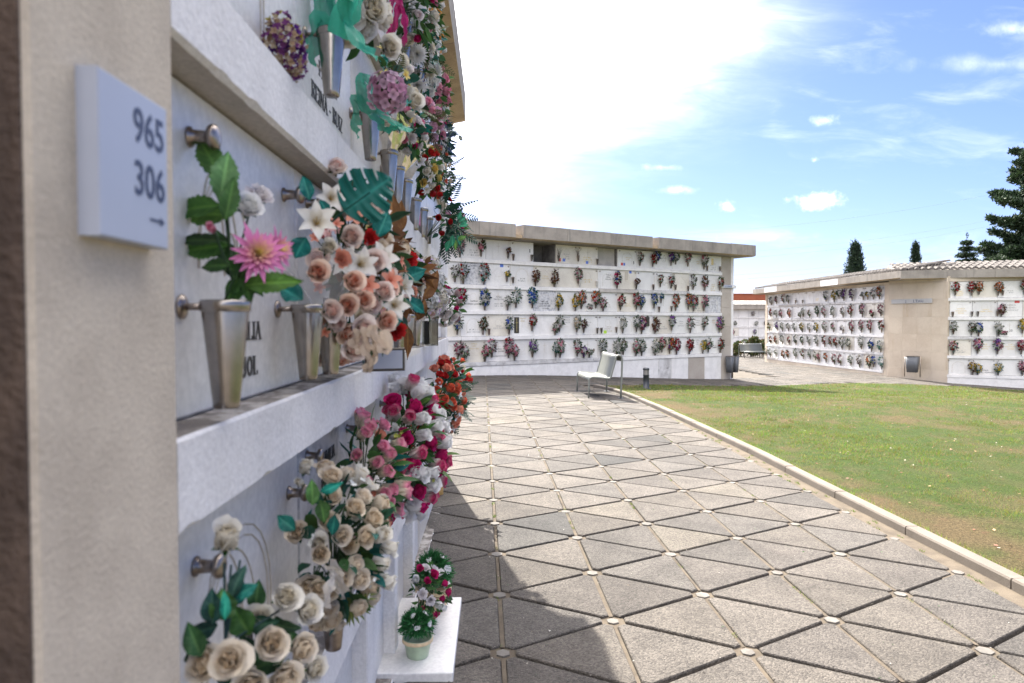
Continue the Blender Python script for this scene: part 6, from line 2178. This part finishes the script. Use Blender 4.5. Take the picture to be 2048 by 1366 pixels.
LEFT_B=[
  [(0.34,2.53,'pw',0.9),(0.89,2.56,'np',0.8),(1.62,2.59,'rw',0.95),(2.08,2.55,'w',0.8),(5.39,2.59,'wgb',1),(6.02,2.57,'yg',1.1),(6.35,2.62,'g',0.7),(6.71,2.60,'ukg',1.1),(7.29,2.58,'ukg',1.05),(8.03,2.51,'w',0.6),(8.35,2.52,'y',0.6),(8.69,2.55,'wp',0.8),(9.06,2.59,'owp',1.1)],
  [(-0.54,1.96,'top',0.9),(0.32,1.92,'r',1),(0.87,1.89,'w',0.8),(1.39,1.87,'pg',1),(2.23,1.88,'or',1),(3.22,1.71,'wy',0.6),(3.51,1.92,'gw',0.9),(4.07,1.85,'rn',0.8),(4.71,1.94,'g',1),(5.27,1.91,'wpg',1.1),(5.96,1.90,'wg',1),(6.69,1.89,'wk',0.9),(7.23,1.93,'grw',1.15),(8.01,1.95,'pum',1.2),(8.65,1.71,'pwm',0.75),(9.18,1.94,'pwk',1)],
  [(-0.33,1.26,'y',0.95),(0.16,1.24,'yn',0.95),(0.98,1.26,'uw',0.95),(1.54,1.25,'wg',1),(2.11,1.23,'w',0.7),(2.69,1.22,'wg',0.75),(3.41,1.24,'yg',1),(4.04,1.23,'w',0.8),(4.66,1.23,'ygw',1.1),(5.33,1.28,'gwp',1.1),(5.99,1.27,'pw',0.8),(6.68,1.20,'kw',0.6),(7.32,1.29,'rp',1.1),(7.97,1.33,'pn',1.05),(8.53,1.32,'rpn',1.05),(9.23,1.34,'wrg',1)],
  [(-0.25,0.61,'p',0.85),(0.35,0.57,'r',0.9),(0.88,0.58,'ro',0.85),(1.56,0.64,'gw',1.1),(2.23,0.61,'rk',0.8),(2.86,0.65,'wg',1),(3.45,0.64,'g',0.85),(4.05,0.64,'w',0.95),(4.70,0.66,'wg',1),(5.32,0.66,'rwg',1),(5.82,0.66,'r',0.9),(6.20,0.64,'rn',0.95),(6.66,0.63,'wrg',1.25),(7.14,0.59,'w',1),(7.98,0.69,'wg',1.1),(8.64,0.62,'bw',1.15),(9.18,0.59,'tw',1.05)],
  [(-0.20,-0.04,'w',0.7),(0.31,-0.07,'wg',0.9),(0.92,-0.02,'wg',0.9),(1.66,-0.08,'on',0.95),(2.12,-0.05,'on',0.95),(2.86,0.03,'wg',1),(3.53,0.05,'rwg',1),(4.14,0.05,'w',0.95),(4.60,-0.00,'gw',0.7),(4.88,-0.05,'pg',0.8),(5.45,-0.02,'og',0.9),(6.09,-0.06,'pg',1.05),(6.56,-0.08,'pg',1.05),(7.28,-0.03,'gw',0.9),(7.88,-0.02,'wk',1.15),(8.52,-0.04,'ong',1.1),(8.77,0.01,'bw',0.9),(9.28,-0.01,'wt',1.1)],
]
LEFT_V=[
  [(2.78,2.37),(3.40,2.36)],
  [],
  [],
  [],
  [],
]
RIGHT_B=[
  [(0.24,2.62,'rg',0.95),(0.71,2.62,'rkg',1.05),(0.93,2.63,'og',0.9),(1.49,2.61,'og',1),(2.22,2.65,'gr',1)],
  [(1.59,1.86,'npk',1)],
  [(0.20,1.31,'wn',0.9),(0.74,1.30,'wng',0.9),(0.93,1.27,'wgb',0.95),(1.50,1.27,'wg',0.9),(2.18,1.37,'gy',1)],
  [(0.21,0.65,'rtp',1),(0.92,0.72,'pug',1.15),(1.50,0.71,'pug',1.15),(2.17,0.69,'rpk',1)],
  [(0.78,-0.04,'ynk',0.95),(0.94,-0.09,'yt',0.85),(1.52,-0.05,'twy',1),(2.21,0.00,'kp',1)],
]
RIGHT_V=[
  [(1.61,2.41)],
  [(0.18,1.72),(0.74,1.73),(0.91,1.73),(1.47,1.73)],
  [],
  [],
  [],
]


ORD = ['first', 'second', 'third', 'fourth', 'fifth', 'sixth', 'seventh', 'eighth', 'ninth', 'tenth', 'eleventh', 'twelfth', 'thirteenth', '14th', '15th', '16th', '17th', '18th', '19th', '20th', '21st', '22nd', '23rd', '24th', '25th', '26th', '27th']
ROWN = ['top', 'second', 'middle', 'fourth', 'bottom']


def far_flower(mb, p, ax, s, c):
    """open blossom of a few folded petals, for bouquets many metres away"""
    M = axisM(p, ax, rnd.uniform(0, 6.28), s)
    V, F = [], []
    n = rnd.choice((5, 6))
    for k in range(n):
        a = k * 2 * math.pi / n
        ca, sa = math.cos(a), math.sin(a)
        b = len(V)
        V += [(0, 0, -.1), (ca * .6 - sa * .5, sa * .6 + ca * .5, .22), (ca * 1.05, sa * 1.05, .12), (ca * .6 + sa * .5, sa * .6 - ca * .5, .22)]
        F.append((b, b + 1, b + 2, b + 3))
    for k in range(4):
        a = k * math.pi / 2 + .5
        ca, sa = math.cos(a), math.sin(a)
        b = len(V)
        V += [(0, 0, 0), (ca * .34 - sa * .26, sa * .34 + ca * .26, .5), (ca * .5, sa * .5, .42), (ca * .34 + sa * .26, sa * .34 - ca * .26, .5)]
        F.append((b, b + 1, b + 2, b + 3))
    C = np.tile(np.asarray(c, float) * .92, (len(V), 1))
    C[4 * n:] *= .78
    mb.add(xf(np.array(V), M), F, 0, C)


def far_bouquet(cols, sz, mb=None):
    mb = MB()
    if cols == 'twig':
        for k in range(16):
            e = np.array((rnd.uniform(-.13, .13), rnd.uniform(-.10, -.02), rnd.uniform(.05, .17)))
            mb.tube([(0, -.05, -.13), e * (.5, .7, .3) + np.array((rnd.uniform(-.02, .02), 0, 0)), e], (.003, .0022, .0012), 3, 1, (.14, .10, .07), False)
        return mb
    rx, ry, rz = .115 * sz, .085, .165 * sz
    if sz < .65:
        rz *= .75
    n = int(23 * sz)
    fl = [c for c in cols if c not in 'gtkn' or len(cols) == 1 or c == 'n']
    gr = [CO[c] for c in cols if c in 'gtk'] or [CO['g']]
    if not fl:
        fl = ['w'] if 't' in cols or 'g' in cols else ['p']
        n = n // 3
    wts = [3, 2, 1.2, 1][:len(fl)]
    blob = [(np.array((rnd.uniform(-rx, rx), 0, rnd.uniform(-rz, rz))), rnd.choices(fl, wts)[0]) for _ in range(5)]
    for k in range(n):
        z = 1 - 2 * (k + .5) / n
        a = rnd.uniform(math.pi * 1.02, math.pi * 1.98)
        q = math.sqrt(1 - z * z)
        d = np.array((q * math.cos(a), q * math.sin(a), z)) + rng.uniform(-.14, .14, 3)
        p = d * (rx, ry, rz) * rnd.uniform(.82, 1.08) + np.array((0, -.06, 0))
        f = min(blob, key=lambda b: np.linalg.norm(b[0] - p * (1, 0, 1)))[1] if rnd.random() < .6 else rnd.choices(fl, wts)[0]
        c = np.array(CO[f]) * rnd.uniform(.60, 1.02)
        if f == 'w' and rnd.random() < .25:
            c = c * (.95, .9, .8)
        far_flower(mb, p, d + rng.uniform(-.35, .35, 3) + np.array((0, -.3, 0)), rnd.uniform(.026, .040) * (.85 + .2 * sz), c)
    for k in range(int(84 * sz)):
        d = rng.normal(size=3)
        d /= np.linalg.norm(d)
        d[1] = -abs(d[1])
        p = d * (rx, ry, rz) * rnd.uniform(.5, 1.06) + np.array((0, -.06, 0))
        g = np.array(rnd.choice(gr)) * rnd.uniform(.25, 1.0)
        if rnd.random() < .15:
            g = np.array((.12, .17, .07)) * rnd.uniform(.7, 1.2)
        leaf(mb, leafM(p, d * (1, .7, 1.1) + rng.uniform(-.4, .4, 3), rnd.uniform(-1.5, 1.5)), rnd.uniform(.05, .09) * (.6 + .4 * sz), rnd.uniform(.022, .04), g, .5, .3, 2, 1)
    for k in range(4):
        mb.tube([(0, -.045, -rz - .03), (rnd.uniform(-.03, .03), -.06, -rz * .3)], .004, 3, 1, (.03, .07, .02), False)
    return mb


def phr(cols):
    if cols == 'twig':
        return 'bare dry twigs'
    q = [NAMES[c] for c in cols if c in NAMES][:2]
    return ' and '.join(q) + ' bouquet'


VM = MB().lathe([(0, 0), (.020, 0), (.038, .150), (.041, .152), (.041, .165), (.034, .165), (.018, .02), (0, .02)], 10).mesh('flower_vase', MT['steel'], True)
VMD = VM.copy()
VMD.materials.clear()
VMD.materials.append(MT['steel_dark'])
VMW = VM.copy()
VMW.materials.clear()
VMW.materials.append(MT['plaster'])


def wall_pt(O, A, s, y, z):
    c, sn = math.cos(A), math.sin(A)
    return (O[0] + c * s - sn * y, O[1] + sn * s + c * y, z)


def dress(Bt, Vt, O, A, tops, where, rec, grp, smax):
    for r in range(5):
        row = sorted([b for b in Bt[r] if -1.2 < b[0] < smax], key=lambda b: b[0])
        end = [b for b in row if b[0] < -.2 and where.startswith('sun')]
        row = [b for b in row if b not in end]
        for k, (s, z, cols, sz) in enumerate(row):
            rz = .165 * sz if cols != 'twig' else .10
            floor_ = tops[r] + .01
            vz = max(floor_, z - rz - .13)
            z = max(z, floor_ + rz + .06)
            o = far_bouquet(cols, sz).build('flower_bouquet', PETALS, None, False, wall_pt(O, A, s, rec - .005, z))
            o.rotation_euler = (0, 0, A)
            tag(o, f"{phr(cols)}, {ORD[k]} from left in the {ROWN[r]} row of the {where}", 'bouquet', 'bouquets on the ' + where)
            v_ = link('flower_vase', VM if rnd.random() < .75 else VMD, None, wall_pt(O, A, s + rnd.uniform(-.015, .015), rec - .05, vz))
            tag(v_, f"steel vase holding the {ORD[k]} bouquet from left, {ROWN[r]} row of the {where}", 'vase', 'vases on the ' + where)
        for k, (s, z) in enumerate(sorted(Vt[r])):
            v_ = link('flower_vase', VMW if where.startswith('long') and r == 1 and k in (1, 2) else (VM if k % 3 else VMD), None, wall_pt(O, A, s, rec - .05, max(tops[r] + .008, z - .09)))
            tag(v_, f"empty vase without flowers, {ORD[k]} such from left, {ROWN[r]} row of the {where}", 'vase', 'vases on the ' + where)


dress(FAR_B, FAR_V, FAR_O, FAR_A, FAR_TOPS, 'long shaded wall', .05, None, 9.6)
dress(LEFT_B, LEFT_V, LW_O, LW_A, RT, 'sunlit wing', .05, None, 9.4)
dress(RIGHT_B, RIGHT_V, RW_O, RW_A, RR_T, 'right wing', .05, None, 3.2)
# bouquets on the two narrow end faces
k = 0
for (z, cols, sz, lb) in ((2.72, 'bgw', .95, 'blue and green bouquet sticking out at the far end face of the long wall, topmost'), (2.05, 'g', 1, 'plain green bouquet on the end face of the long wall, second from top'), (1.40, 'gt', 1.1, 'dark green bouquet on the end face of the long wall, third from top'), (.05, 'gkw', .95, 'dark leafy bouquet low down on the end face of the long wall')):
    o = far_bouquet(cols, sz).build('flower_bouquet', PETALS, None, False, wall_pt(FAR_O, FAR_A, 10.16, .45, z))
    o.rotation_euler = (0, 0, FAR_A + R(90))
    tag(o, lb, 'bouquet', 'bouquets on the end faces')
for (s, z, cols, sz, lb) in ((-.44, 1.96, 'top', .9, 'teal and coral bouquet on the far end face of the sunlit wing'), (-.44, 1.26, 'yn', .95, 'yellow bouquet on the far end face of the sunlit wing'), (-.44, .61, 'p', .85, 'pink bouquet on the far end face of the sunlit wing'), (-.44, -.03, 'w', .7, 'small white bouquet low on the far end face of the sunlit wing')):
    o = far_bouquet(cols, sz).build('flower_bouquet', PETALS, None, False, wall_pt(LW_O, LW_A, s, .25, z))
    o.rotation_euler = (0, 0, LW_A - R(90))
    tag(o, lb, 'bouquet', 'bouquets on the end faces')
# bouquets on the distant wall
i = 0
for (x, z, cols) in ((.75, 1.98, 'wpk'), (2.45, 2.02, 'wpk'), (1.1, 1.30, 'gw'), (2.7, 1.28, 'gw'), (.95, .62, 'pwk'), (2.6, .66, 'uw'), (.7, -.05, 'pm'), (2.3, -.02, 'wk'), (3.4, 1.35, 'wk'), (3.6, .70, 'pw'), (3.5, 2.0, 'tp')):
    o = far_bouquet(cols, 1.0).build('flower_bouquet', PETALS, None, False, (17.2 + x, 51.7 - .03 * x - .0, z))
    col_ = 'left' if x < 1.5 else 'middle' if x < 3 else 'right'
    lv = 'topmost' if z > 1.7 else 'second' if z > 1 else 'third' if z > .3 else 'lowest'
    tag(o, f"{phr(cols)} on the distant wall behind the hedge, {lv} row, {col_} column", 'bouquet', 'bouquets on the distant wall')

# small pots on the ledges
for (O, A, s, z, rec, lb) in ((FAR_O, FAR_A, 4.06, 1.755, .0, 'small white pot of pink flowers on a ledge of the long shaded wall'), (RW_O, RW_A, 1.66, .966, .0, 'small white pot on the third ledge of the right wing')):
    rt_ = tag(empty('flower_pot', wall_pt(O, A, s, .02, z), A), lb, 'flower pot')
    MB().cbox(-.11, -.03, 0, .11, .03, .075, .006).build('planter', MT['plaster'], rt_)
    ob = far_bouquet('pgw', .7)
    ob.build('flowers', PETALS, rt_, False, (0, .04, .13)).scale = (1.2, .7, .6)

# ---------------------------------------------------------------- bench
def bench_curve(n=10):
    """side profile (x across the seat, z up), from the front foot to the rear foot"""
    P = [(0, 0), (.006, .20), (.010, .33)]
    P += [(.075 + .065 * math.cos(a), .345 + .058 * math.sin(a)) for a in np.linspace(math.pi * .98, math.pi * .5, n)]
    P += [(.16, .398), (.26, .386), (.34, .377)]
    P += [(.37 + .06 * math.sin(a), .437 - .062 * math.cos(a)) for a in np.linspace(.1, 1.30, n)]
    P += [(.455, .52), (.49, .64), (.512, .735)]
    P += [(.575 - .062 * math.cos(a), .748 + .065 * math.sin(a)) for a in np.linspace(.15, math.pi * .93, n + 2)]
    P += [(.638, .70), (.632, .45), (.622, .2), (.614, 0)]
    return np.array(P)


def make_bench(loc, rz, label, group):
    root = tag(empty('park_bench', loc, rz), label, 'bench', group)
    P = bench_curve()
    for y in (0, 1.30):
        mb = MB()
        mb.tube([(p[0], y, p[1]) for p in P], .0185, 10)
        mb.build('side_frame', MT['bench'], root, True)
        for x in (0, .614):
            MB().cbox(x - .05, y - .05, -.001, x + .05, y + .05, .007, .002).build('foot_plate', MT['bin'], root)
    # perforated sheet from the front lip to behind the back
    i0, i1 = 2, len(P) - 3
    Q = P[i0:i1]
    V = []
    T = np.gradient(Q, axis=0)
    T /= np.linalg.norm(T, axis=1)[:, None]
    N = np.c_[-T[:, 1], T[:, 0]]
    ny_ = 2
    for lay in (.004, -.004):
        for q, n_ in zip(Q, N):
            for y in (.012, 1.288):
                p = q + n_ * lay
                V.append((p[0], y, p[1]))
    m = len(Q)
    F = []
    for k in range(m - 1):
        F.append((2 * k, 2 * k + 1, 2 * k + 3, 2 * k + 2))
        b = 2 * m
        F.append((b + 2 * k, b + 2 * k + 2, b + 2 * k + 3, b + 2 * k + 1))
        F.append((2 * k, 2 * k + 2, b + 2 * k + 2, b + 2 * k))
        F.append((2 * k + 1, b + 2 * k + 1, b + 2 * k + 3, 2 * k + 3))
    F += [(0, 2 * m, 2 * m + 1, 1), (2 * m - 2, 2 * m - 1, 4 * m - 1, 4 * m - 2)]
    MB().add(V, F).build('seat_sheet', MT['bench_sheet'], root, True)
    return root


bz = float(gz(2.1, 13.5))
bench = make_bench((1.80, 12.90, bz), R(2.5), 'grey metal bench with perforated seat at the corner of the lawn, seen from its side', 'benches in the cemetery')
b2_ = copy_tree(bench)
b2_.location = (15.35, 38.3, float(gz(14.6, 38.6)))
b2_.rotation_euler = (0, 0, R(98))
b2_['label'] = 'pale bench far back in front of the low hedge, seen through the gap'

# bollard light on the lawn
bo = tag(empty('bollard_light', (3.46, 15.45, float(gz(3.46, 15.45)) + .015)), 'short dark cylindrical bollard light on the lawn beside the bench', 'bollard')
MB().lathe([(0, 0), (.11, 0), (.11, .012), (.066, .014), (.066, .30), (.072, .303), (.072, .318), (0, .318)], 24).build('post', MT['bollard'], bo, True)
MB().lathe([(.064, .319), (.064, .425)], 24).build('lens', MT['lens'], bo, True)
MB().lathe([(0, .426), (.072, .426), (.074, .45), (.060, .470), (.03, .480), (0, .482)], 24).build('cap', MT['bollard'], bo, True)
mb = MB()
for k in range(4):
    a = k * math.pi / 2 + .4
    mb.tube([(.067 * math.cos(a), .067 * math.sin(a), .316), (.067 * math.cos(a), .067 * math.sin(a), .428)], .005, 5)
mb.build('guard_rib', MT['bollard'], bo)


# litter bins: a tapered bucket hung between two legs
def make_bin(loc, rz, label, twin):
    root = tag(empty('litter_bin', loc, rz), label, 'litter bin', 'litter bins by the walls')
    w2 = .24
    for s in ((-.025, .025) if twin else (-w2, w2)):
        mb = MB()
        mb.tube([(s, .0, 0), (s, 0, .60 if twin else .70)], .016, 8)
        mb.build('post', MT['steel_dark'], root, True)
    for (x0, x1) in (((-.21, -.045), (.045, .21)) if twin else ((-.21, .21),)):
        zb, zt = (.18, .70) if twin else (.16, .70)
        d = .13 if twin else .17
        V = []
        for (z, t_) in ((zb, .78), (zt, 1.0), (zt, .94), (zb + .02, .72)):
            cx_ = (x0 + x1) / 2
            hw = (x1 - x0) / 2 * t_
            for a in np.linspace(0, 2 * math.pi, 20, endpoint=False):
                ca, sa = math.cos(a), math.sin(a)
                V.append((cx_ + hw * math.copysign(abs(ca) ** .45, ca), d * t_ * math.copysign(abs(sa) ** .45, sa), z))
        F = [(r_ * 20 + j, r_ * 20 + (j + 1) % 20, (r_ + 1) * 20 + (j + 1) % 20, (r_ + 1) * 20 + j) for r_ in range(3) for j in range(20)] + [tuple(range(20))[::-1], tuple(range(60, 80))]
        MB().add(V, F).build('bucket', MT['bin'], root, True)
        V2 = [(v_[0] * 1.0 + ((x0 + x1) / 2) * .0, v_[1] * 1.03, v_[2] + .004) for v_ in V[20:40]] + [(v_[0], v_[1] * 1.03, v_[2] + .02) for v_ in V[20:40]] + [(v_[0], v_[1] * .97, v_[2] + .02) for v_ in V[40:60]]
        MB().add(V2, [(r_ * 20 + j, r_ * 20 + (j + 1) % 20, (r_ + 1) * 20 + (j + 1) % 20, (r_ + 1) * 20 + j) for r_ in range(2) for j in range(20)]).build('bin_rim', MT['steel_dark'], root)
    return root


p = wall_pt(FAR_O, FAR_A, 9.84, -.18, 0)
make_bin((p[0], p[1], -.37), FAR_A, 'twin grey litter bin at the end pillar of the long wall', True)
mkb = np.array(bl_a) + bl_d * 1.18 - np.array([-bl_d[1], bl_d[0]]) * .28
b_ = make_bin((mkb[0], mkb[1], -.46), math.atan2(bl_d[1], bl_d[0]) + R(25), 'dark tapered litter bin in front of the blank stone block', False)
bag = MB()
for k in range(90):
    d = rng.normal(size=3)
    d /= np.linalg.norm(d)
    bag.add([(d * (.13, .1, .16) + (0, 0, .45) + rng.uniform(-.03, .03, 3)) for _ in range(3)], [(0, 1, 2)], 0, (.5, .5, .5))
b_.children[0].name = 'post'

# ---------------------------------------------------------------- trees and hedge
def clump(mb, p, r, n, size, cols, up=.3, mat=0, flat=1.0):
    """many leaf-sized faces through an uneven ellipsoid"""
    d = rng.normal(size=(n, 3))
    d /= np.linalg.norm(d, axis=1)[:, None]
    q = np.asarray(p) + d * np.asarray(r) * rng.uniform(.35, 1.05, (n, 1)) ** .7
    a = d + rng.normal(size=(n, 3)) * .55 + np.array([0, 0, up])
    a /= np.linalg.norm(a, axis=1)[:, None]
    b = np.cross(a, rng.normal(size=(n, 3)))
    b /= np.linalg.norm(b, axis=1)[:, None]
    L = size * rng.uniform(.6, 1.4, (n, 1))
    V = np.stack([q - b * L * .30 * flat, q + b * L * .30 * flat, q + a * L], 1).reshape(-1, 3)
    ci = rng.integers(0, len(cols), n)
    C = np.asarray(cols)[ci] * rng.uniform(.7, 1.3, (n, 1))
    mb.add(V, np.arange(3 * n).reshape(-1, 3), mat, np.repeat(C, 3, 0))


CYP = [(.022, .042, .022), (.030, .055, .026), (.016, .032, .020)]


def cypress(loc, H, Rw, label, n, base=1.2, twig=True):
    root = tag(empty('cypress_tree', loc), label, 'tree', 'trees behind the walls')
    MB().tube([(0, 0, 0), (.05, 0, H * .45), (0, .03, H * .93)], (.22, .14, .03), 10).build('trunk', MT['bark'], root, True)
    mb = MB()
    for k in range(n):
        t = (k + .5) / n
        z = base + (H - base) * t
        prof = Rw * (1 - t ** 1.7) ** .9 * min(1, .55 + t * 2.2)
        a = k * 2.399
        q = prof * rnd.uniform(.55, .95)
        p = np.array((math.cos(a) * q, math.sin(a) * q, z))
        s = rnd.uniform(.75, 1.25)
        clump(mb, p, (.24 * s * (Rw + .3), .24 * s * (Rw + .3), .50 * s), 95, .16, CYP, 1.3)
        clump(mb, p * (.3, .3, 1), (.5 * prof + .05, .5 * prof + .05, .4), 40, .2, CYP, 1.0)
    clump(mb, (0, 0, H - .15), (.10, .10, .35), 90, .16, CYP, 1.6)
    if Rw > .9:
        clump(mb, (-.22, 0, H - .2), (.07, .07, .3), 50, .14, CYP, 1.8)
    mb.build('crown', MT['needle'], root)
    return root


cypress((31.6, 59.4, -.7), 8.75, 1.30, 'broad blue green cypress rising behind the tiled eave', 130)
cypress((46.0, 74.0, -.7), 10.4, 1.05, 'slim pointed cypress with a bare twig beside it, farther back', 120)

CON = [(.024, .046, .020), (.036, .066, .026), (.050, .085, .032), (.016, .032, .016)]


def conifer(loc, H, Rw, label, levels, per, tuft, dens, droop=.12, seed=3):
    r_ = random.Random(seed)
    root = tag(empty('conifer_tree', loc), label, 'tree', 'trees behind the walls')
    tr = MB()
    tr.tube([(0, 0, 0), (.06, .02, H * .3), (-.05, 0, H * .65), (0, 0, H * .98)], (H * .030, H * .022, H * .013, .02), 12)
    cr_ = MB()
    for lv in range(levels):
        t = (lv + .3) / levels
        z = H * (.14 + .84 * t)
        ln = Rw * (1 - t) ** .75 * r_.uniform(.80, 1.12) + .22
        for k in range(per):
            a = lv * 1.9 + k * 2 * math.pi / per + r_.uniform(-.35, .35)
            l = ln * r_.uniform(.6, 1.15)
            rise = r_.uniform(-.05, .32) * l
            P = [np.array((0, 0, z))]
            for q in np.linspace(.2, 1, 6):
                P.append(np.array((math.cos(a) * l * q, math.sin(a) * l * q, z + rise * q ** 1.6 - droop * l * math.sin(q * math.pi) + .0)) + np.array([r_.uniform(-.05, .05) for _ in range(3)]) * l * .3)
            tr.tube(P, np.linspace(.035 * l ** .5 + .01, .008, len(P)), 5, 0, (1, 1, 1), False)
            for q in np.arange(.18, 1.03, .13 / max(.5, l) * .75):
                i_ = min(len(P) - 2, int(q * (len(P) - 1)))
                f = min(1.0, q * (len(P) - 1) - i_)
                p = P[i_] * (1 - f) + P[i_ + 1] * f
                w_ = .34 * l * (1 - q) ** .6 + .12
                for side in (-1, 0, 1):
                    o_ = np.array((-math.sin(a), math.cos(a), -.05)) * side * w_ * r_.uniform(.3, 1.0)
                    pp = p + o_ + np.array((0, 0, r_.uniform(-.05, .12)))
                    sz = tuft * r_.uniform(.7, 1.25)
                    clump(cr_, pp, (sz, sz, sz * .62), dens, tuft * .75, CON, .55)
    clump(cr_, (0, 0, H), (tuft * .6, tuft * .6, tuft * 1.6), dens * 2, tuft * .7, CON, 1.0)
    tr.build('trunk', MT['bark'], root, True)
    cr_.build('crown', MT['needle'], root)
    return root


conifer((37.75, 45.9, -.7), 16.9, 5.3, 'large dark spreading conifer at the right edge, above the tiled eave', 22, 7, .27, 17, .05, 5)
conifer((37.9, 54.3, -.7), 8.9, 1.55, 'small thin conifer standing just left of the large one', 15, 5, .17, 18, .08, 9)

# hedge in front of the distant wall
hd = tag(empty('hedge', (14.9, 40.6, -.6)), 'low green and brown clipped hedge in front of the distant niche wall', 'hedge')
mb = MB()
HC = [(.05, .085, .02), (.08, .11, .03), (.12, .11, .04), (.03, .06, .015), (.14, .09, .04)]
for k in range(90):
    x = rnd.uniform(-1.6, 2.2)
    clump(mb, (x, rnd.uniform(-.45, .45), rnd.uniform(.15, .85 + .12 * math.sin(x * 3))), (.25, .22, .2), 90, .10, HC, .4, 0, 1.6)
mb.build('foliage', MT['needle'], hd)
st = MB()
for k in range(24):
    x, y = rnd.uniform(-1.5, 2.1), rnd.uniform(-.35, .35)
    st.tube([(x, y, -.1), (x + rnd.uniform(-.1, .1), y, .4), (x + rnd.uniform(-.25, .25), y, .8)], (.02, .014, .006), 5)
st.build('stem', MT['bark'], hd)

# faint overhead cables far off
for k, (za, zb) in enumerate(((18.5, 33.0), (19.8, 34.3), (14.0, 27.8), (15.0, 28.9), (24.5, 40.5))):
    mb = MB()
    A0, B0 = np.array((38.0, 150.0, za - 4.5)), np.array((150.0, 150.0, zb - 1.5))
    mb.tube([A0 + (B0 - A0) * q - np.array((0, 0, 3.2 * math.sin(math.pi * q))) for q in np.linspace(0, 1, 16)], .012, 4)
    o = mb.build('power_cable', MT['cable'])
    tag(o, ['third lowest', 'fourth lowest', 'lowest', 'second lowest', 'highest'][k] + ' of the thin power cables crossing the sky at right', 'cable', 'power cables')
